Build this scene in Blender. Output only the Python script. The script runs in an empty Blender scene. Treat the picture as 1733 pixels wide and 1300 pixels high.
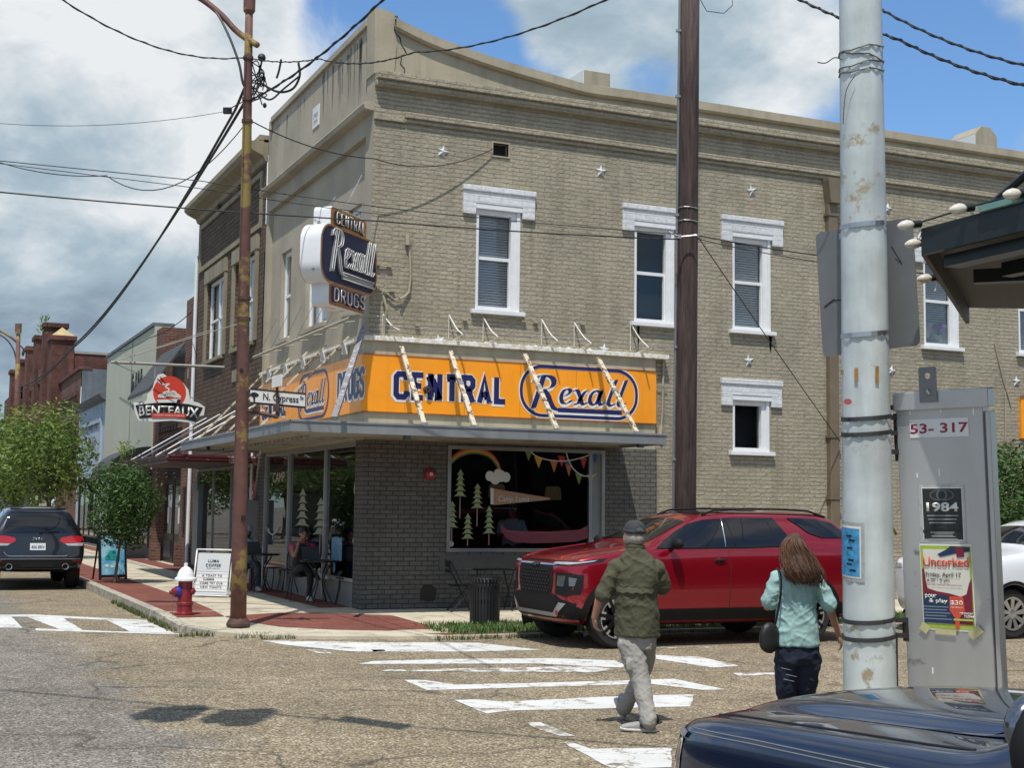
import bpy, bmesh, math, random
from mathutils import Vector, Matrix, noise
from mathutils.bvhtree import BVHTree
R_=math.radians
SC=bpy.context.scene
COL=SC.collection
random.seed(7)

# ------------------------------------------------------------------ camera
YAW,PITCH,ROLL,FPX=R_(24.05),R_(5.26),R_(.77),2312.
CAM=Vector((-7.10,-21.86,1.82))
_f=Vector((math.sin(YAW)*math.cos(PITCH),math.cos(YAW)*math.cos(PITCH),math.sin(PITCH)))
_r=Vector((math.cos(YAW),-math.sin(YAW),0)); _u=_r.cross(_f)
RIGHT=math.cos(ROLL)*_r+math.sin(ROLL)*_u; UP=-math.sin(ROLL)*_r+math.cos(ROLL)*_u; FWD=_f
cam=bpy.data.cameras.new('camera'); camo=bpy.data.objects.new('camera',cam); COL.objects.link(camo)
m3=Matrix((RIGHT,UP,-FWD)).transposed().to_4x4(); m3.translation=CAM
camo.matrix_world=m3; cam.sensor_width=36; cam.lens=36*FPX/1733; cam.clip_end=3000; cam.clip_start=.05
SC.camera=camo

# ------------------------------------------------------------------ survey helpers (photo point -> place on a known plane)
def ray(x,y): return RIGHT*((x-866.5)/FPX)-UP*((y-650.)/FPX)+FWD
def P(x,y,ax,v):
    d=ray(x,y); return CAM+d*((v-CAM[ax])/d[ax])
def S(x,y,v=0.): return P(x,y,1,v)      # on the side wall
def F(x,y,v=0.): return P(x,y,0,v)      # on the front wall
def G(x,y,v=0.): return P(x,y,2,v)      # on the ground
def V(x,y,d): return CAM+ray(x,y)*d     # at a distance along the view

# ------------------------------------------------------------------ sun, sky, exposure
SUN_EL,SUN_AZ=R_(65),R_(33)              # shadows fall towards (sin33, cos33)
sd=Vector((math.sin(SUN_AZ)*math.cos(SUN_EL),math.cos(SUN_AZ)*math.cos(SUN_EL),-math.sin(SUN_EL)))
sl=bpy.data.lights.new('sun','SUN'); sl.energy=4.4; sl.angle=R_(.55); sl.color=(1,.955,.88)
so=bpy.data.objects.new('sun',sl); COL.objects.link(so); so.rotation_euler=sd.to_track_quat('-Z','Y').to_euler(); so.location=(0,-20,30)
W=bpy.data.worlds.new('World'); SC.world=W; W.use_nodes=True
SKY_STR=.145
def build_world():
    nt=W.node_tree; N=nt.nodes; L=nt.links; N.clear()
    out=N.new('ShaderNodeOutputWorld')
    sky=N.new('ShaderNodeTexSky'); sky.sky_type='NISHITA'; sky.sun_disc=False
    sky.sun_elevation=SUN_EL; sky.sun_rotation=math.pi+SUN_AZ; sky.dust_density=.6; sky.ozone_density=1.6; sky.altitude=50
    tint=N.new('ShaderNodeMix'); tint.data_type='RGBA'; tint.blend_type='MULTIPLY'; tint.inputs[0].default_value=1
    L.new(sky.outputs[0],tint.inputs[6]); tint.inputs[7].default_value=(.74,.97,1.16,1)
    bg=N.new('ShaderNodeBackground'); bg.inputs[1].default_value=SKY_STR; L.new(tint.outputs[2],bg.inputs[0])
    tc=N.new('ShaderNodeTexCoord')
    sp=N.new('ShaderNodeSeparateXYZ'); L.new(tc.outputs['Generated'],sp.inputs[0])
    def math_(op,a,b=None,c=None,clamp=False):
        n=N.new('ShaderNodeMath'); n.operation=op; n.use_clamp=clamp
        for i,v in enumerate((a,b,c)):
            if v is None: continue
            if isinstance(v,(int,float)): n.inputs[i].default_value=v
            else: L.new(v,n.inputs[i])
        return n.outputs[0]
    zz=math_('ADD',math_('MAXIMUM',sp.outputs[2],0.0),.42)
    cx=math_('DIVIDE',sp.outputs[0],zz); cy=math_('DIVIDE',sp.outputs[1],zz)
    cv=N.new('ShaderNodeCombineXYZ'); L.new(cx,cv.inputs[0]); L.new(cy,cv.inputs[1])
    def nz(scale,detail,rough,off,dist=0.):
        mp=N.new('ShaderNodeMapping'); mp.inputs[1].default_value=off; L.new(cv.outputs[0],mp.inputs[0])
        n=N.new('ShaderNodeTexNoise'); n.inputs['Scale'].default_value=scale; n.inputs['Detail'].default_value=detail
        n.inputs['Roughness'].default_value=rough; n.inputs['Distortion'].default_value=dist
        L.new(mp.outputs[0],n.inputs['Vector']); return n.outputs[0]
    dens=math_('ADD',math_('MULTIPLY',math_('SUBTRACT',nz(3.6,10,.58,(3.1,1.7,0),.3),.5),2.1),.5)
    def spot(px,py,r0,r1):                 # 1 near a sky direction, 0 away from it
        d=ray(px,py).normalized()
        vm=N.new('ShaderNodeVectorMath'); vm.operation='DOT_PRODUCT'; L.new(tc.outputs['Generated'],vm.inputs[0]); vm.inputs[1].default_value=d
        mr=N.new('ShaderNodeMapRange'); mr.interpolation_type='SMOOTHSTEP'
        mr.inputs[1].default_value=math.cos(R_(r1)); mr.inputs[2].default_value=math.cos(R_(r0)); mr.inputs[3].default_value=0; mr.inputs[4].default_value=1
        L.new(vm.outputs['Value'],mr.inputs[0]); return mr.outputs[0]
    d=math_('ADD',dens,.12)
    for (px,py,r0,r1,a) in ((620,40,.6,4.4,-.62),(760,70,.5,3.6,-.50),(900,95,.4,2.4,-.30),(560,200,.3,3.0,-.30),(1600,150,.8,4.6,-.52),(1120,150,.5,2.4,-.26),(1010,30,.5,4.0,.42),(1290,60,.5,5,.40),(1700,250,.5,4,.10),(200,250,6,14,.55),(150,560,4,10,.3)):
        d=math_('ADD',d,math_('MULTIPLY',spot(px,py,r0,r1),a))
    mr=N.new('ShaderNodeMapRange'); mr.interpolation_type='SMOOTHSTEP'; mr.inputs[1].default_value=.40; mr.inputs[2].default_value=.86; L.new(d,mr.inputs[0])
    cloud=mr.outputs[0]
    shade=math_('ADD',math_('MULTIPLY',math_('SUBTRACT',nz(4.6,10,.58,(7.2,4.6,0),.25),.5),1.7),.5)
    low=math_('MULTIPLY',spot(90,500,1,8),.20); top=math_('MULTIPLY',spot(330,60,2,9),.15)
    low2=math_('MULTIPLY',spot(1100,90,1,6),.22)
    sh=math_('ADD',math_('SUBTRACT',math_('SUBTRACT',shade,low),low2),top)
    cr=N.new('ShaderNodeValToRGB'); L.new(sh,cr.inputs[0])
    e=cr.color_ramp.elements; e[0].position=.06; e[0].color=(.27,.36,.46,1); e[1].position=.68; e[1].color=(.90,.93,.95,1)
    k=e.new(.36); k.color=(.44,.56,.65,1)
    bc=N.new('ShaderNodeBackground'); L.new(cr.outputs[0],bc.inputs[0]); bc.inputs[1].default_value=.92
    mx=N.new('ShaderNodeMixShader'); L.new(cloud,mx.inputs[0]); L.new(bg.outputs[0],mx.inputs[1]); L.new(bc.outputs[0],mx.inputs[2])
    L.new(mx.outputs[0],out.inputs[0])
build_world()
SC.view_settings.view_transform='Standard'; SC.view_settings.look='None'; SC.view_settings.exposure=0.0; SC.view_settings.gamma=1
SC.render.engine='CYCLES'
SC.cycles.use_denoising=True; SC.cycles.max_bounces=6; SC.cycles.diffuse_bounces=3; SC.cycles.glossy_bounces=3; SC.cycles.transparent_max_bounces=8
SC.cycles.use_adaptive_sampling=True

# ------------------------------------------------------------------ materials
def lin(r,g,b):
    f=lambda c:(c/255/12.92) if c<=10 else ((c/255+.055)/1.055)**2.4
    return (f(r),f(g),f(b))
def _bsdf(name):
    m=bpy.data.materials.new(name); m.use_nodes=True
    nt=m.node_tree; b=nt.nodes['Principled BSDF']; return m,nt,b
def mat(name,col,rough=.6,metal=0.,var=.12,vscale=2.5,bump=0.,bscale=60.,spec=.5,coat=0.,streak=0.,spot=None,spots=.0,spscale=6.,emit=0.,trans=0.,bdist=.004):
    m,nt,b=_bsdf(name); N=nt.nodes; L=nt.links
    b.inputs['Roughness'].default_value=rough; b.inputs['Metallic'].default_value=metal; b.inputs['Specular IOR Level'].default_value=spec
    if coat: b.inputs['Coat Weight'].default_value=coat; b.inputs['Coat Roughness'].default_value=.03
    tc=N.new('ShaderNodeTexCoord'); src=tc.outputs['Object']
    def nz(scale,det=5,vec=None,rough=.55):
        n=N.new('ShaderNodeTexNoise'); n.inputs['Scale'].default_value=scale; n.inputs['Detail'].default_value=det; n.inputs['Roughness'].default_value=rough
        L.new(vec if vec else src,n.inputs['Vector']); return n.outputs[0]
    colsock=None
    if var:
        mr=N.new('ShaderNodeMapRange'); mr.inputs[1].default_value=.25; mr.inputs[2].default_value=.75; mr.inputs[3].default_value=1-var; mr.inputs[4].default_value=1+var
        L.new(nz(vscale,6),mr.inputs[0])
        mx=N.new('ShaderNodeVectorMath'); mx.operation='SCALE'; mx.inputs[0].default_value=col; L.new(mr.outputs[0],mx.inputs['Scale']); colsock=mx.outputs[0]
    if streak:
        mp=N.new('ShaderNodeMapping'); mp.inputs[3].default_value=(4,4,.3); L.new(src,mp.inputs[0])
        mr=N.new('ShaderNodeMapRange'); mr.inputs[1].default_value=.48; mr.inputs[2].default_value=.78; mr.inputs[3].default_value=1; mr.inputs[4].default_value=1-streak
        L.new(nz(1.4,6,mp.outputs[0]),mr.inputs[0])
        mx=N.new('ShaderNodeVectorMath'); mx.operation='SCALE'; L.new(mr.outputs[0],mx.inputs['Scale'])
        if colsock: L.new(colsock,mx.inputs[0])
        else: mx.inputs[0].default_value=col
        colsock=mx.outputs[0]
    if spot:
        mr=N.new('ShaderNodeMapRange'); mr.inputs[1].default_value=.62-spots*.3; mr.inputs[2].default_value=.66-spots*.3
        mp=N.new('ShaderNodeMapping'); mp.inputs[1].default_value=(3.3,1.1,9.2); L.new(src,mp.inputs[0])
        L.new(nz(spscale,8,mp.outputs[0],.65),mr.inputs[0])
        mx=N.new('ShaderNodeMix'); mx.data_type='RGBA'; L.new(mr.outputs[0],mx.inputs[0])
        if colsock: L.new(colsock,mx.inputs[6])
        else: mx.inputs[6].default_value=(*col,1)
        mx.inputs[7].default_value=(*spot,1); colsock=mx.outputs[2]
    if colsock: L.new(colsock,b.inputs['Base Color'])
    else: b.inputs['Base Color'].default_value=(*col,1)
    if bump:
        bp=N.new('ShaderNodeBump'); bp.inputs['Strength'].default_value=bump; bp.inputs['Distance'].default_value=bdist
        L.new(nz(bscale,4),bp.inputs['Height']); L.new(bp.outputs[0],b.inputs['Normal'])
    if emit:
        b.inputs['Emission Color'].default_value=(*col,1); b.inputs['Emission Strength'].default_value=emit
    return m
def brick_mat(name,c1,c2,mortar,bw=.205,bh=.068,ms=.011,bump=.7,dist=.012,warp=.012,stain=.22,rough=.85,grime=None,grime_amt=0.,mbias=0.,course_shade=None):
    m,nt,b=_bsdf(name); N=nt.nodes; L=nt.links; b.inputs['Roughness'].default_value=rough; b.inputs['Specular IOR Level'].default_value=.25
    tc=N.new('ShaderNodeTexCoord'); sp=N.new('ShaderNodeSeparateXYZ'); L.new(tc.outputs['Object'],sp.inputs[0])
    ad=N.new('ShaderNodeMath'); L.new(sp.outputs[0],ad.inputs[0]); L.new(sp.outputs[1],ad.inputs[1])
    cb=N.new('ShaderNodeCombineXYZ'); L.new(ad.outputs[0],cb.inputs[0]); L.new(sp.outputs[2],cb.inputs[1])
    wn=N.new('ShaderNodeTexNoise'); wn.inputs['Scale'].default_value=5; wn.inputs['Detail'].default_value=4; L.new(tc.outputs['Object'],wn.inputs['Vector'])
    sb=N.new('ShaderNodeVectorMath'); sb.operation='SUBTRACT'; L.new(wn.outputs['Color'],sb.inputs[0]); sb.inputs[1].default_value=(.5,.5,.5)
    sc=N.new('ShaderNodeVectorMath'); sc.operation='SCALE'; L.new(sb.outputs[0],sc.inputs[0]); sc.inputs['Scale'].default_value=warp*2
    av=N.new('ShaderNodeVectorMath'); L.new(cb.outputs[0],av.inputs[0]); L.new(sc.outputs[0],av.inputs[1])
    br=N.new('ShaderNodeTexBrick'); br.inputs['Scale'].default_value=1; br.inputs['Brick Width'].default_value=bw; br.inputs['Row Height'].default_value=bh
    br.inputs['Mortar Size'].default_value=ms; br.inputs['Mortar Smooth'].default_value=.35; br.inputs['Bias'].default_value=mbias
    br.inputs['Color1'].default_value=(*c1,1); br.inputs['Color2'].default_value=(*c2,1); br.inputs['Mortar'].default_value=(*mortar,1)
    L.new(av.outputs[0],br.inputs['Vector'])
    def nz(scale,det,off=(0,0,0),sc3=(1,1,1)):
        mp=N.new('ShaderNodeMapping'); mp.inputs[1].default_value=off; mp.inputs[3].default_value=sc3; L.new(tc.outputs['Object'],mp.inputs[0])
        n=N.new('ShaderNodeTexNoise'); n.inputs['Scale'].default_value=scale; n.inputs['Detail'].default_value=det; n.inputs['Roughness'].default_value=.6; L.new(mp.outputs[0],n.inputs['Vector']); return n.outputs[0]
    mr=N.new('ShaderNodeMapRange'); mr.inputs[1].default_value=.3; mr.inputs[2].default_value=.7; mr.inputs[3].default_value=1-stain; mr.inputs[4].default_value=1+stain*.6; L.new(nz(.9,7),mr.inputs[0])
    mx=N.new('ShaderNodeVectorMath'); mx.operation='SCALE'; L.new(br.outputs[0],mx.inputs[0]); L.new(mr.outputs[0],mx.inputs['Scale'])
    mr2=N.new('ShaderNodeMapRange'); mr2.inputs[1].default_value=.3; mr2.inputs[2].default_value=.7; mr2.inputs[3].default_value=.86; mr2.inputs[4].default_value=1.1; L.new(nz(14,5),mr2.inputs[0])
    mx2=N.new('ShaderNodeVectorMath'); mx2.operation='SCALE'; L.new(mx.outputs[0],mx2.inputs[0]); L.new(mr2.outputs[0],mx2.inputs['Scale'])
    col=mx2.outputs[0]
    if grime:
        g=N.new('ShaderNodeMapRange'); g.inputs[1].default_value=.5; g.inputs[2].default_value=.68; g.inputs[3].default_value=0; g.inputs[4].default_value=grime_amt; L.new(nz(1.2,7,(5,2,3),(3,3,.5)),g.inputs[0])
        mg=N.new('ShaderNodeMix'); mg.data_type='RGBA'; L.new(g.outputs[0],mg.inputs[0]); L.new(col,mg.inputs[6]); mg.inputs[7].default_value=(*grime,1); col=mg.outputs[2]
    if course_shade:  # shade under the brick courses, painted into the colour as broken dark lines
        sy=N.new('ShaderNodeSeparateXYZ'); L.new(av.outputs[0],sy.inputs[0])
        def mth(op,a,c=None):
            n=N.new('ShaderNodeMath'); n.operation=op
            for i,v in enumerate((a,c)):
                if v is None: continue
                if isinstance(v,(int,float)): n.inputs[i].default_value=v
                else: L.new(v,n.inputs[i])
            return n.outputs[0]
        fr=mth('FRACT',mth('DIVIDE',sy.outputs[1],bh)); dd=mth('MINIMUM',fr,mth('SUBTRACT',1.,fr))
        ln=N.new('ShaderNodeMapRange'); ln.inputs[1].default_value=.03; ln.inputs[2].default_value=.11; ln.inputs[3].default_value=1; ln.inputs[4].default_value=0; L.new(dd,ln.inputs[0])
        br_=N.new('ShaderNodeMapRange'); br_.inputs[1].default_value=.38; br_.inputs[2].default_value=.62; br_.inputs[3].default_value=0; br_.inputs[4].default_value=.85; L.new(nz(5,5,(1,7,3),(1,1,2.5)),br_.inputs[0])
        mh=N.new('ShaderNodeMix'); mh.data_type='RGBA'; L.new(mth('MULTIPLY',ln.outputs[0],br_.outputs[0]),mh.inputs[0]); L.new(col,mh.inputs[6]); mh.inputs[7].default_value=(*course_shade,1); col=mh.outputs[2]
    L.new(col,b.inputs['Base Color'])
    inv=N.new('ShaderNodeMath'); inv.operation='MULTIPLY_ADD'; L.new(br.outputs['Fac'],inv.inputs[0]); inv.inputs[1].default_value=-1; inv.inputs[2].default_value=1
    ad2=N.new('ShaderNodeMath'); ad2.operation='MULTIPLY_ADD'; L.new(nz(22,5),ad2.inputs[0]); ad2.inputs[1].default_value=.75; L.new(inv.outputs[0],ad2.inputs[2])
    ad3=N.new('ShaderNodeMath'); ad3.operation='MULTIPLY_ADD'; L.new(nz(4,3,(2,8,1)),ad3.inputs[0]); ad3.inputs[1].default_value=1.2; L.new(ad2.outputs[0],ad3.inputs[2])
    bp=N.new('ShaderNodeBump'); bp.inputs['Strength'].default_value=bump; bp.inputs['Distance'].default_value=dist; L.new(ad3.outputs[0],bp.inputs['Height']); L.new(bp.outputs[0],b.inputs['Normal'])
    return m
def glass_mat(name,tint=(.75,.8,.8),rough=.01,boost=0.):
    m=bpy.data.materials.new(name); m.use_nodes=True; nt=m.node_tree; N=nt.nodes; L=nt.links; N.clear()
    o=N.new('ShaderNodeOutputMaterial'); t=N.new('ShaderNodeBsdfTransparent'); t.inputs[0].default_value=(*tint,1)
    g=N.new('ShaderNodeBsdfGlossy'); g.inputs['Roughness'].default_value=rough
    fr=N.new('ShaderNodeFresnel'); ge=N.new('ShaderNodeNewGeometry'); io=N.new('ShaderNodeMapRange'); io.inputs[3].default_value=1.52; io.inputs[4].default_value=1/1.52
    L.new(ge.outputs['Backfacing'],io.inputs[0]); L.new(io.outputs[0],fr.inputs[0])
    tcn=N.new('ShaderNodeTexCoord'); nz=N.new('ShaderNodeTexNoise'); nz.inputs['Scale'].default_value=.9; L.new(tcn.outputs['Object'],nz.inputs['Vector'])
    bp=N.new('ShaderNodeBump'); bp.inputs['Strength'].default_value=.08; bp.inputs['Distance'].default_value=.02; L.new(nz.outputs[0],bp.inputs['Height']); L.new(bp.outputs[0],g.inputs['Normal'])
    ma=N.new('ShaderNodeMath'); ma.operation='MULTIPLY_ADD'; L.new(fr.outputs[0],ma.inputs[0]); ma.inputs[1].default_value=1.05; ma.inputs[2].default_value=boost; ma.use_clamp=True
    mx=N.new('ShaderNodeMixShader'); L.new(ma.outputs[0],mx.inputs[0]); L.new(t.outputs[0],mx.inputs[1]); L.new(g.outputs[0],mx.inputs[2]); L.new(mx.outputs[0],o.inputs[0]); return m
def leaf_mat(name,c1,c2,tr=.35):
    m=bpy.data.materials.new(name); m.use_nodes=True; nt=m.node_tree; N=nt.nodes; L=nt.links
    b=N['Principled BSDF']; o=N['Material Output']; b.inputs['Roughness'].default_value=.45
    gi=N.new('ShaderNodeNewGeometry')
    rmp=N.new('ShaderNodeValToRGB'); L.new(gi.outputs['Random Per Island'],rmp.inputs[0])
    e=rmp.color_ramp.elements; e[0].color=(*c1,1); e[1].color=(*c2,1)
    L.new(rmp.outputs[0],b.inputs['Base Color'])
    t=N.new('ShaderNodeBsdfTranslucent'); L.new(rmp.outputs[0],t.inputs[0])
    mx=N.new('ShaderNodeMixShader'); mx.inputs[0].default_value=tr; L.new(b.outputs[0],mx.inputs[1]); L.new(t.outputs[0],mx.inputs[2]); L.new(mx.outputs[0],o.inputs[0]); return m

# ------------------------------------------------------------------ mesh helpers
class MB:
    def __init__(s): s.v=[]; s.f=[]; s.m=[]; s.mi=0
    def add(s,vs,fs):
        o=len(s.v); s.v+= [tuple(v) for v in vs]; s.f+=[tuple(i+o for i in f) for f in fs]; s.m+=[s.mi]*len(fs); return s
    def box(s,x0,x1,y0,y1,z0,z1):
        return s.add([(x,y,z) for x in (x0,x1) for y in (y0,y1) for z in (z0,z1)],[(0,1,3,2),(4,6,7,5),(0,4,5,1),(2,3,7,6),(0,2,6,4),(1,5,7,3)])
    def obox(s,c,ax,ay,az,hx,hy,hz):     # oriented box
        c=Vector(c); vs=[c+ax*(i*hx)+ay*(j*hy)+az*(k*hz) for i in (-1,1) for j in (-1,1) for k in (-1,1)]
        return s.add(vs,[(0,1,3,2),(4,6,7,5),(0,4,5,1),(2,3,7,6),(0,2,6,4),(1,5,7,3)])
    def beam(s,a,b,w,h=None,up=Vector((0,0,1))):
        a=Vector(a); b=Vector(b); h=h or w; d=(b-a); l=d.length; d.normalize()
        x=d.cross(up); 
        if x.length<1e-4: x=d.cross(Vector((1,0,0)))
        x.normalize(); z=x.cross(d); return s.obox((a+b)/2,d,x,z,l/2,w/2,h/2)
    def tube(s,pts,r,n=8,caps=True):
        pts=[Vector(p) for p in pts]; rs=r if isinstance(r,(list,tuple)) else [r]*len(pts)
        rings=[]; prev=None
        for i,p in enumerate(pts):
            d=(pts[min(i+1,len(pts)-1)]-pts[max(i-1,0)]); d.normalize()
            if prev is None:
                a=d.cross(Vector((0,0,1))); 
                if a.length<.05: a=d.cross(Vector((1,0,0)))
            else:
                a=prev-d*prev.dot(d)
                if a.length<1e-4: a=d.orthogonal()
            a.normalize(); prev=a; b=d.cross(a)
            rr=rs[i]; rx,ry=(rr if isinstance(rr,(tuple,list)) else (rr,rr))
            rings.append([p+a*(math.cos(2*math.pi*k/n)*rx)+b*(math.sin(2*math.pi*k/n)*ry) for k in range(n)])
        o=[v for rg in rings for v in rg]; fs=[]
        for i in range(len(rings)-1):
            for k in range(n): fs.append((i*n+k,i*n+(k+1)%n,(i+1)*n+(k+1)%n,(i+1)*n+k))
        if caps: fs.append(tuple(range(n))[::-1]); fs.append(tuple((len(rings)-1)*n+k for k in range(n)))
        return s.add(o,fs)
    def lathe(s,c,prof,n=20,ax=Vector((0,0,1)),ux=None,cap=True):
        c=Vector(c); ax=Vector(ax).normalized(); ux=ux or ax.orthogonal().normalized(); uy=ax.cross(ux); vs=[]; fs=[]
        for (r,z) in prof:
            for k in range(n):
                t=2*math.pi*k/n; vs.append(c+ax*z+ux*(math.cos(t)*r)+uy*(math.sin(t)*r))
        m=len(prof)
        for i in range(m-1):
            for k in range(n): fs.append((i*n+k,i*n+(k+1)%n,(i+1)*n+(k+1)%n,(i+1)*n+k))
        if not cap: return s.add(vs,fs)
        if prof[0][0]>1e-5: fs.append(tuple(range(n))[::-1])
        if prof[-1][0]>1e-5: fs.append(tuple((m-1)*n+k for k in range(n)))
        return s.add(vs,fs)
    def prism(s,poly,O,U,Vv,d):           # flat outline (u,v) given thickness vector d
        O=Vector(O); d=Vector(d); n=len(poly); a=[O+U*p[0]+Vv*p[1] for p in poly]
        return s.add(a+[p+d for p in a],[tuple(range(n))[::-1],tuple(range(n,2*n))]+[(i,(i+1)%n,n+(i+1)%n,n+i) for i in range(n)])
    def ell(s,c,rx,ry,rz,n=14,m=9,M=None):
        c=Vector(c); vs=[];fs=[]
        for i in range(m+1):
            a=math.pi*i/m
            for k in range(n):
                t=2*math.pi*k/n; p=Vector((rx*math.sin(a)*math.cos(t),ry*math.sin(a)*math.sin(t),rz*math.cos(a)))
                vs.append(c+(M@p if M else p))
        for i in range(m):
            for k in range(n): fs.append((i*n+k,(i+1)*n+k,(i+1)*n+(k+1)%n,i*n+(k+1)%n))
        return s.add(vs,fs)
    def quad(s,a,b,c,d): return s.add([a,b,c,d],[(0,1,2,3)])
    def wall(s,axis,pos,u0,u1,z0,z1,holes,depth,rev=True):
        """upright sheet at axis=pos with rectangular openings; reveals go inwards by depth (signed)"""
        us=sorted({u0,u1,*[h[0] for h in holes],*[h[1] for h in holes]}); zs=sorted({z0,z1,*[h[2] for h in holes],*[h[3] for h in holes]})
        us=[u for u in us if u0<=u<=u1]; zs=[z for z in zs if z0<=z<=z1]
        pt=(lambda u,z,d=0:(u,pos+d,z)) if axis==1 else (lambda u,z,d=0:(pos+d,u,z))
        for i in range(len(us)-1):
            for j in range(len(zs)-1):
                cu=(us[i]+us[i+1])/2; cz=(zs[j]+zs[j+1])/2
                if any(h[0]<cu<h[1] and h[2]<cz<h[3] for h in holes): continue
                s.quad(pt(us[i],zs[j]),pt(us[i+1],zs[j]),pt(us[i+1],zs[j+1]),pt(us[i],zs[j+1]))
        if rev:
            for (a,b,c,d) in holes:
                s.quad(pt(a,c),pt(a,d),pt(a,d,depth),pt(a,c,depth)); s.quad(pt(b,c),pt(b,c,depth),pt(b,d,depth),pt(b,d))
                s.quad(pt(a,d),pt(b,d),pt(b,d,depth),pt(a,d,depth)); s.quad(pt(a,c),pt(a,c,depth),pt(b,c,depth),pt(b,c))
        return s
    def mesh(s,name,smooth=False,merge=False):
        me=bpy.data.meshes.new(name); me.from_pydata(s.v,[],s.f)
        bm=bmesh.new(); bm.from_mesh(me)
        if merge: bmesh.ops.remove_doubles(bm,verts=bm.verts,dist=1e-4)
        if getattr(s,'fixn',True): bmesh.ops.recalc_face_normals(bm,faces=bm.faces)
        bm.to_mesh(me); bm.free()
        if any(s.m) and len(me.polygons)==len(s.m):
            me.polygons.foreach_set('material_index',s.m)
        if smooth: me.polygons.foreach_set('use_smooth',[True]*len(me.polygons))
        me.update(); return me
    def build(s,name,mats,parent=None,smooth=False,local=False,bevel=0.,merge=False,angle=None):
        me=s.mesh(name,smooth or angle is not None,merge)
        return link(name,me,mats,parent,local,bevel,angle)
def _build_each(s,name,mats,parent=None,**kw):
    n=len(s.v); p=list(range(n))
    def fd(a):
        while p[a]!=a: p[a]=p[p[a]]; a=p[a]
        return a
    for f in s.f:
        for i in f[1:]: p[fd(i)]=fd(f[0])
    gr={}
    for f in s.f: gr.setdefault(fd(f[0]),[]).append(f)
    for fs in gr.values():
        ids=sorted({i for f in fs for i in f}); mp={a:k for k,a in enumerate(ids)}
        b=MB(); b.add([s.v[i] for i in ids],[tuple(mp[i] for i in f) for f in fs]); b.build(name,mats,parent,**kw)
MB.build_each=_build_each
def link(name,me,mats,parent=None,local=False,bevel=0.,angle=None):
    o=bpy.data.objects.new(name,me); COL.objects.link(o)
    for mm in (mats if isinstance(mats,(list,tuple)) else [mats]): me.materials.append(mm)
    if parent is not None:
        o.parent=parent
        if not local: o.matrix_parent_inverse=wmat(parent).inverted()
    if angle is not None and hasattr(me,'set_sharp_from_angle'): me.set_sharp_from_angle(angle=R_(angle))
    if bevel:
        b=o.modifiers.new('bevel','BEVEL'); b.width=bevel; b.segments=2; b.limit_method='ANGLE'; b.angle_limit=R_(40)
    return o
def wmat(o):
    m=o.matrix_basis.copy()
    return (wmat(o.parent)@o.matrix_parent_inverse@m) if o.parent else m
def tag(o,label=None,cat=None,group=None,kind=None):
    if label: o['label']=label
    if cat: o['category']=cat
    if group: o['group']=group
    if kind: o['kind']=kind
    return o
def thing(name,label,cat,loc=(0,0,0),rotz=0.,group=None):
    o=bpy.data.objects.new(name,None); COL.objects.link(o); o.location=loc; o.rotation_euler=(0,0,rotz); o.empty_display_size=.2
    return tag(o,label,cat,group)
def kids(o): return [c for c in bpy.data.objects if c.parent is o]
def copy_tree(o,parent=None):
    ch=kids(o); c=o.copy(); COL.objects.link(c); c.parent=parent
    for k in ch: copy_tree(k,c)
    return c
def evaluated(o):
    dg=bpy.context.evaluated_depsgraph_get(); dg.update(); return bpy.data.meshes.new_from_object(o.evaluated_get(dg))
def remesh(mb,voxel,smooth=3,fold=None,subs=0):
    """one continuous skin over overlapping closed pieces"""
    me=mb.mesh('tmp'); o=bpy.data.objects.new('tmp',me); COL.objects.link(o)
    r=o.modifiers.new('r','REMESH'); r.mode='VOXEL'; r.voxel_size=voxel
    if smooth: k=o.modifiers.new('s','SMOOTH'); k.iterations=smooth; k.factor=.5
    out=evaluated(o); bpy.data.objects.remove(o)
    if fold:
        out.update(); ns=[v.normal.copy() for v in out.vertices]
        for v,n in zip(out.vertices,ns): v.co+=n*fold(v.co)
    out.polygons.foreach_set('use_smooth',[True]*len(out.polygons)); out.update(); return out
def catmull(pts,k=8,closed=False):
    pts=[Vector(p) for p in pts]; n=len(pts); out=[]
    rng=range(n if closed else n-1)
    for i in rng:
        p1=pts[i]; p2=pts[(i+1)%n]; p0=pts[i-1] if (i>0 or closed) else p1*2-p2; p3=pts[(i+2)%n] if (i+2<n or closed) else p2*2-p1
        for j in range(k):
            t=j/k; out.append(.5*((2*p1)+(p2-p0)*t+(2*p0-5*p1+4*p2-p3)*t*t+(3*p1-p0-3*p2+p3)*t**3))
    if not closed: out.append(pts[-1])
    return out
def text_mesh(st,bold=0.,shear=0.,spacing=1.,ext=0.):
    c=bpy.data.curves.new('t','FONT'); c.body=st; c.offset=bold; c.shear=shear; c.space_character=spacing; c.size=1; c.extrude=ext; c.resolution_u=4
    o=bpy.data.objects.new('t',c); COL.objects.link(o); me=evaluated(o); bpy.data.objects.remove(o); return me
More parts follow.
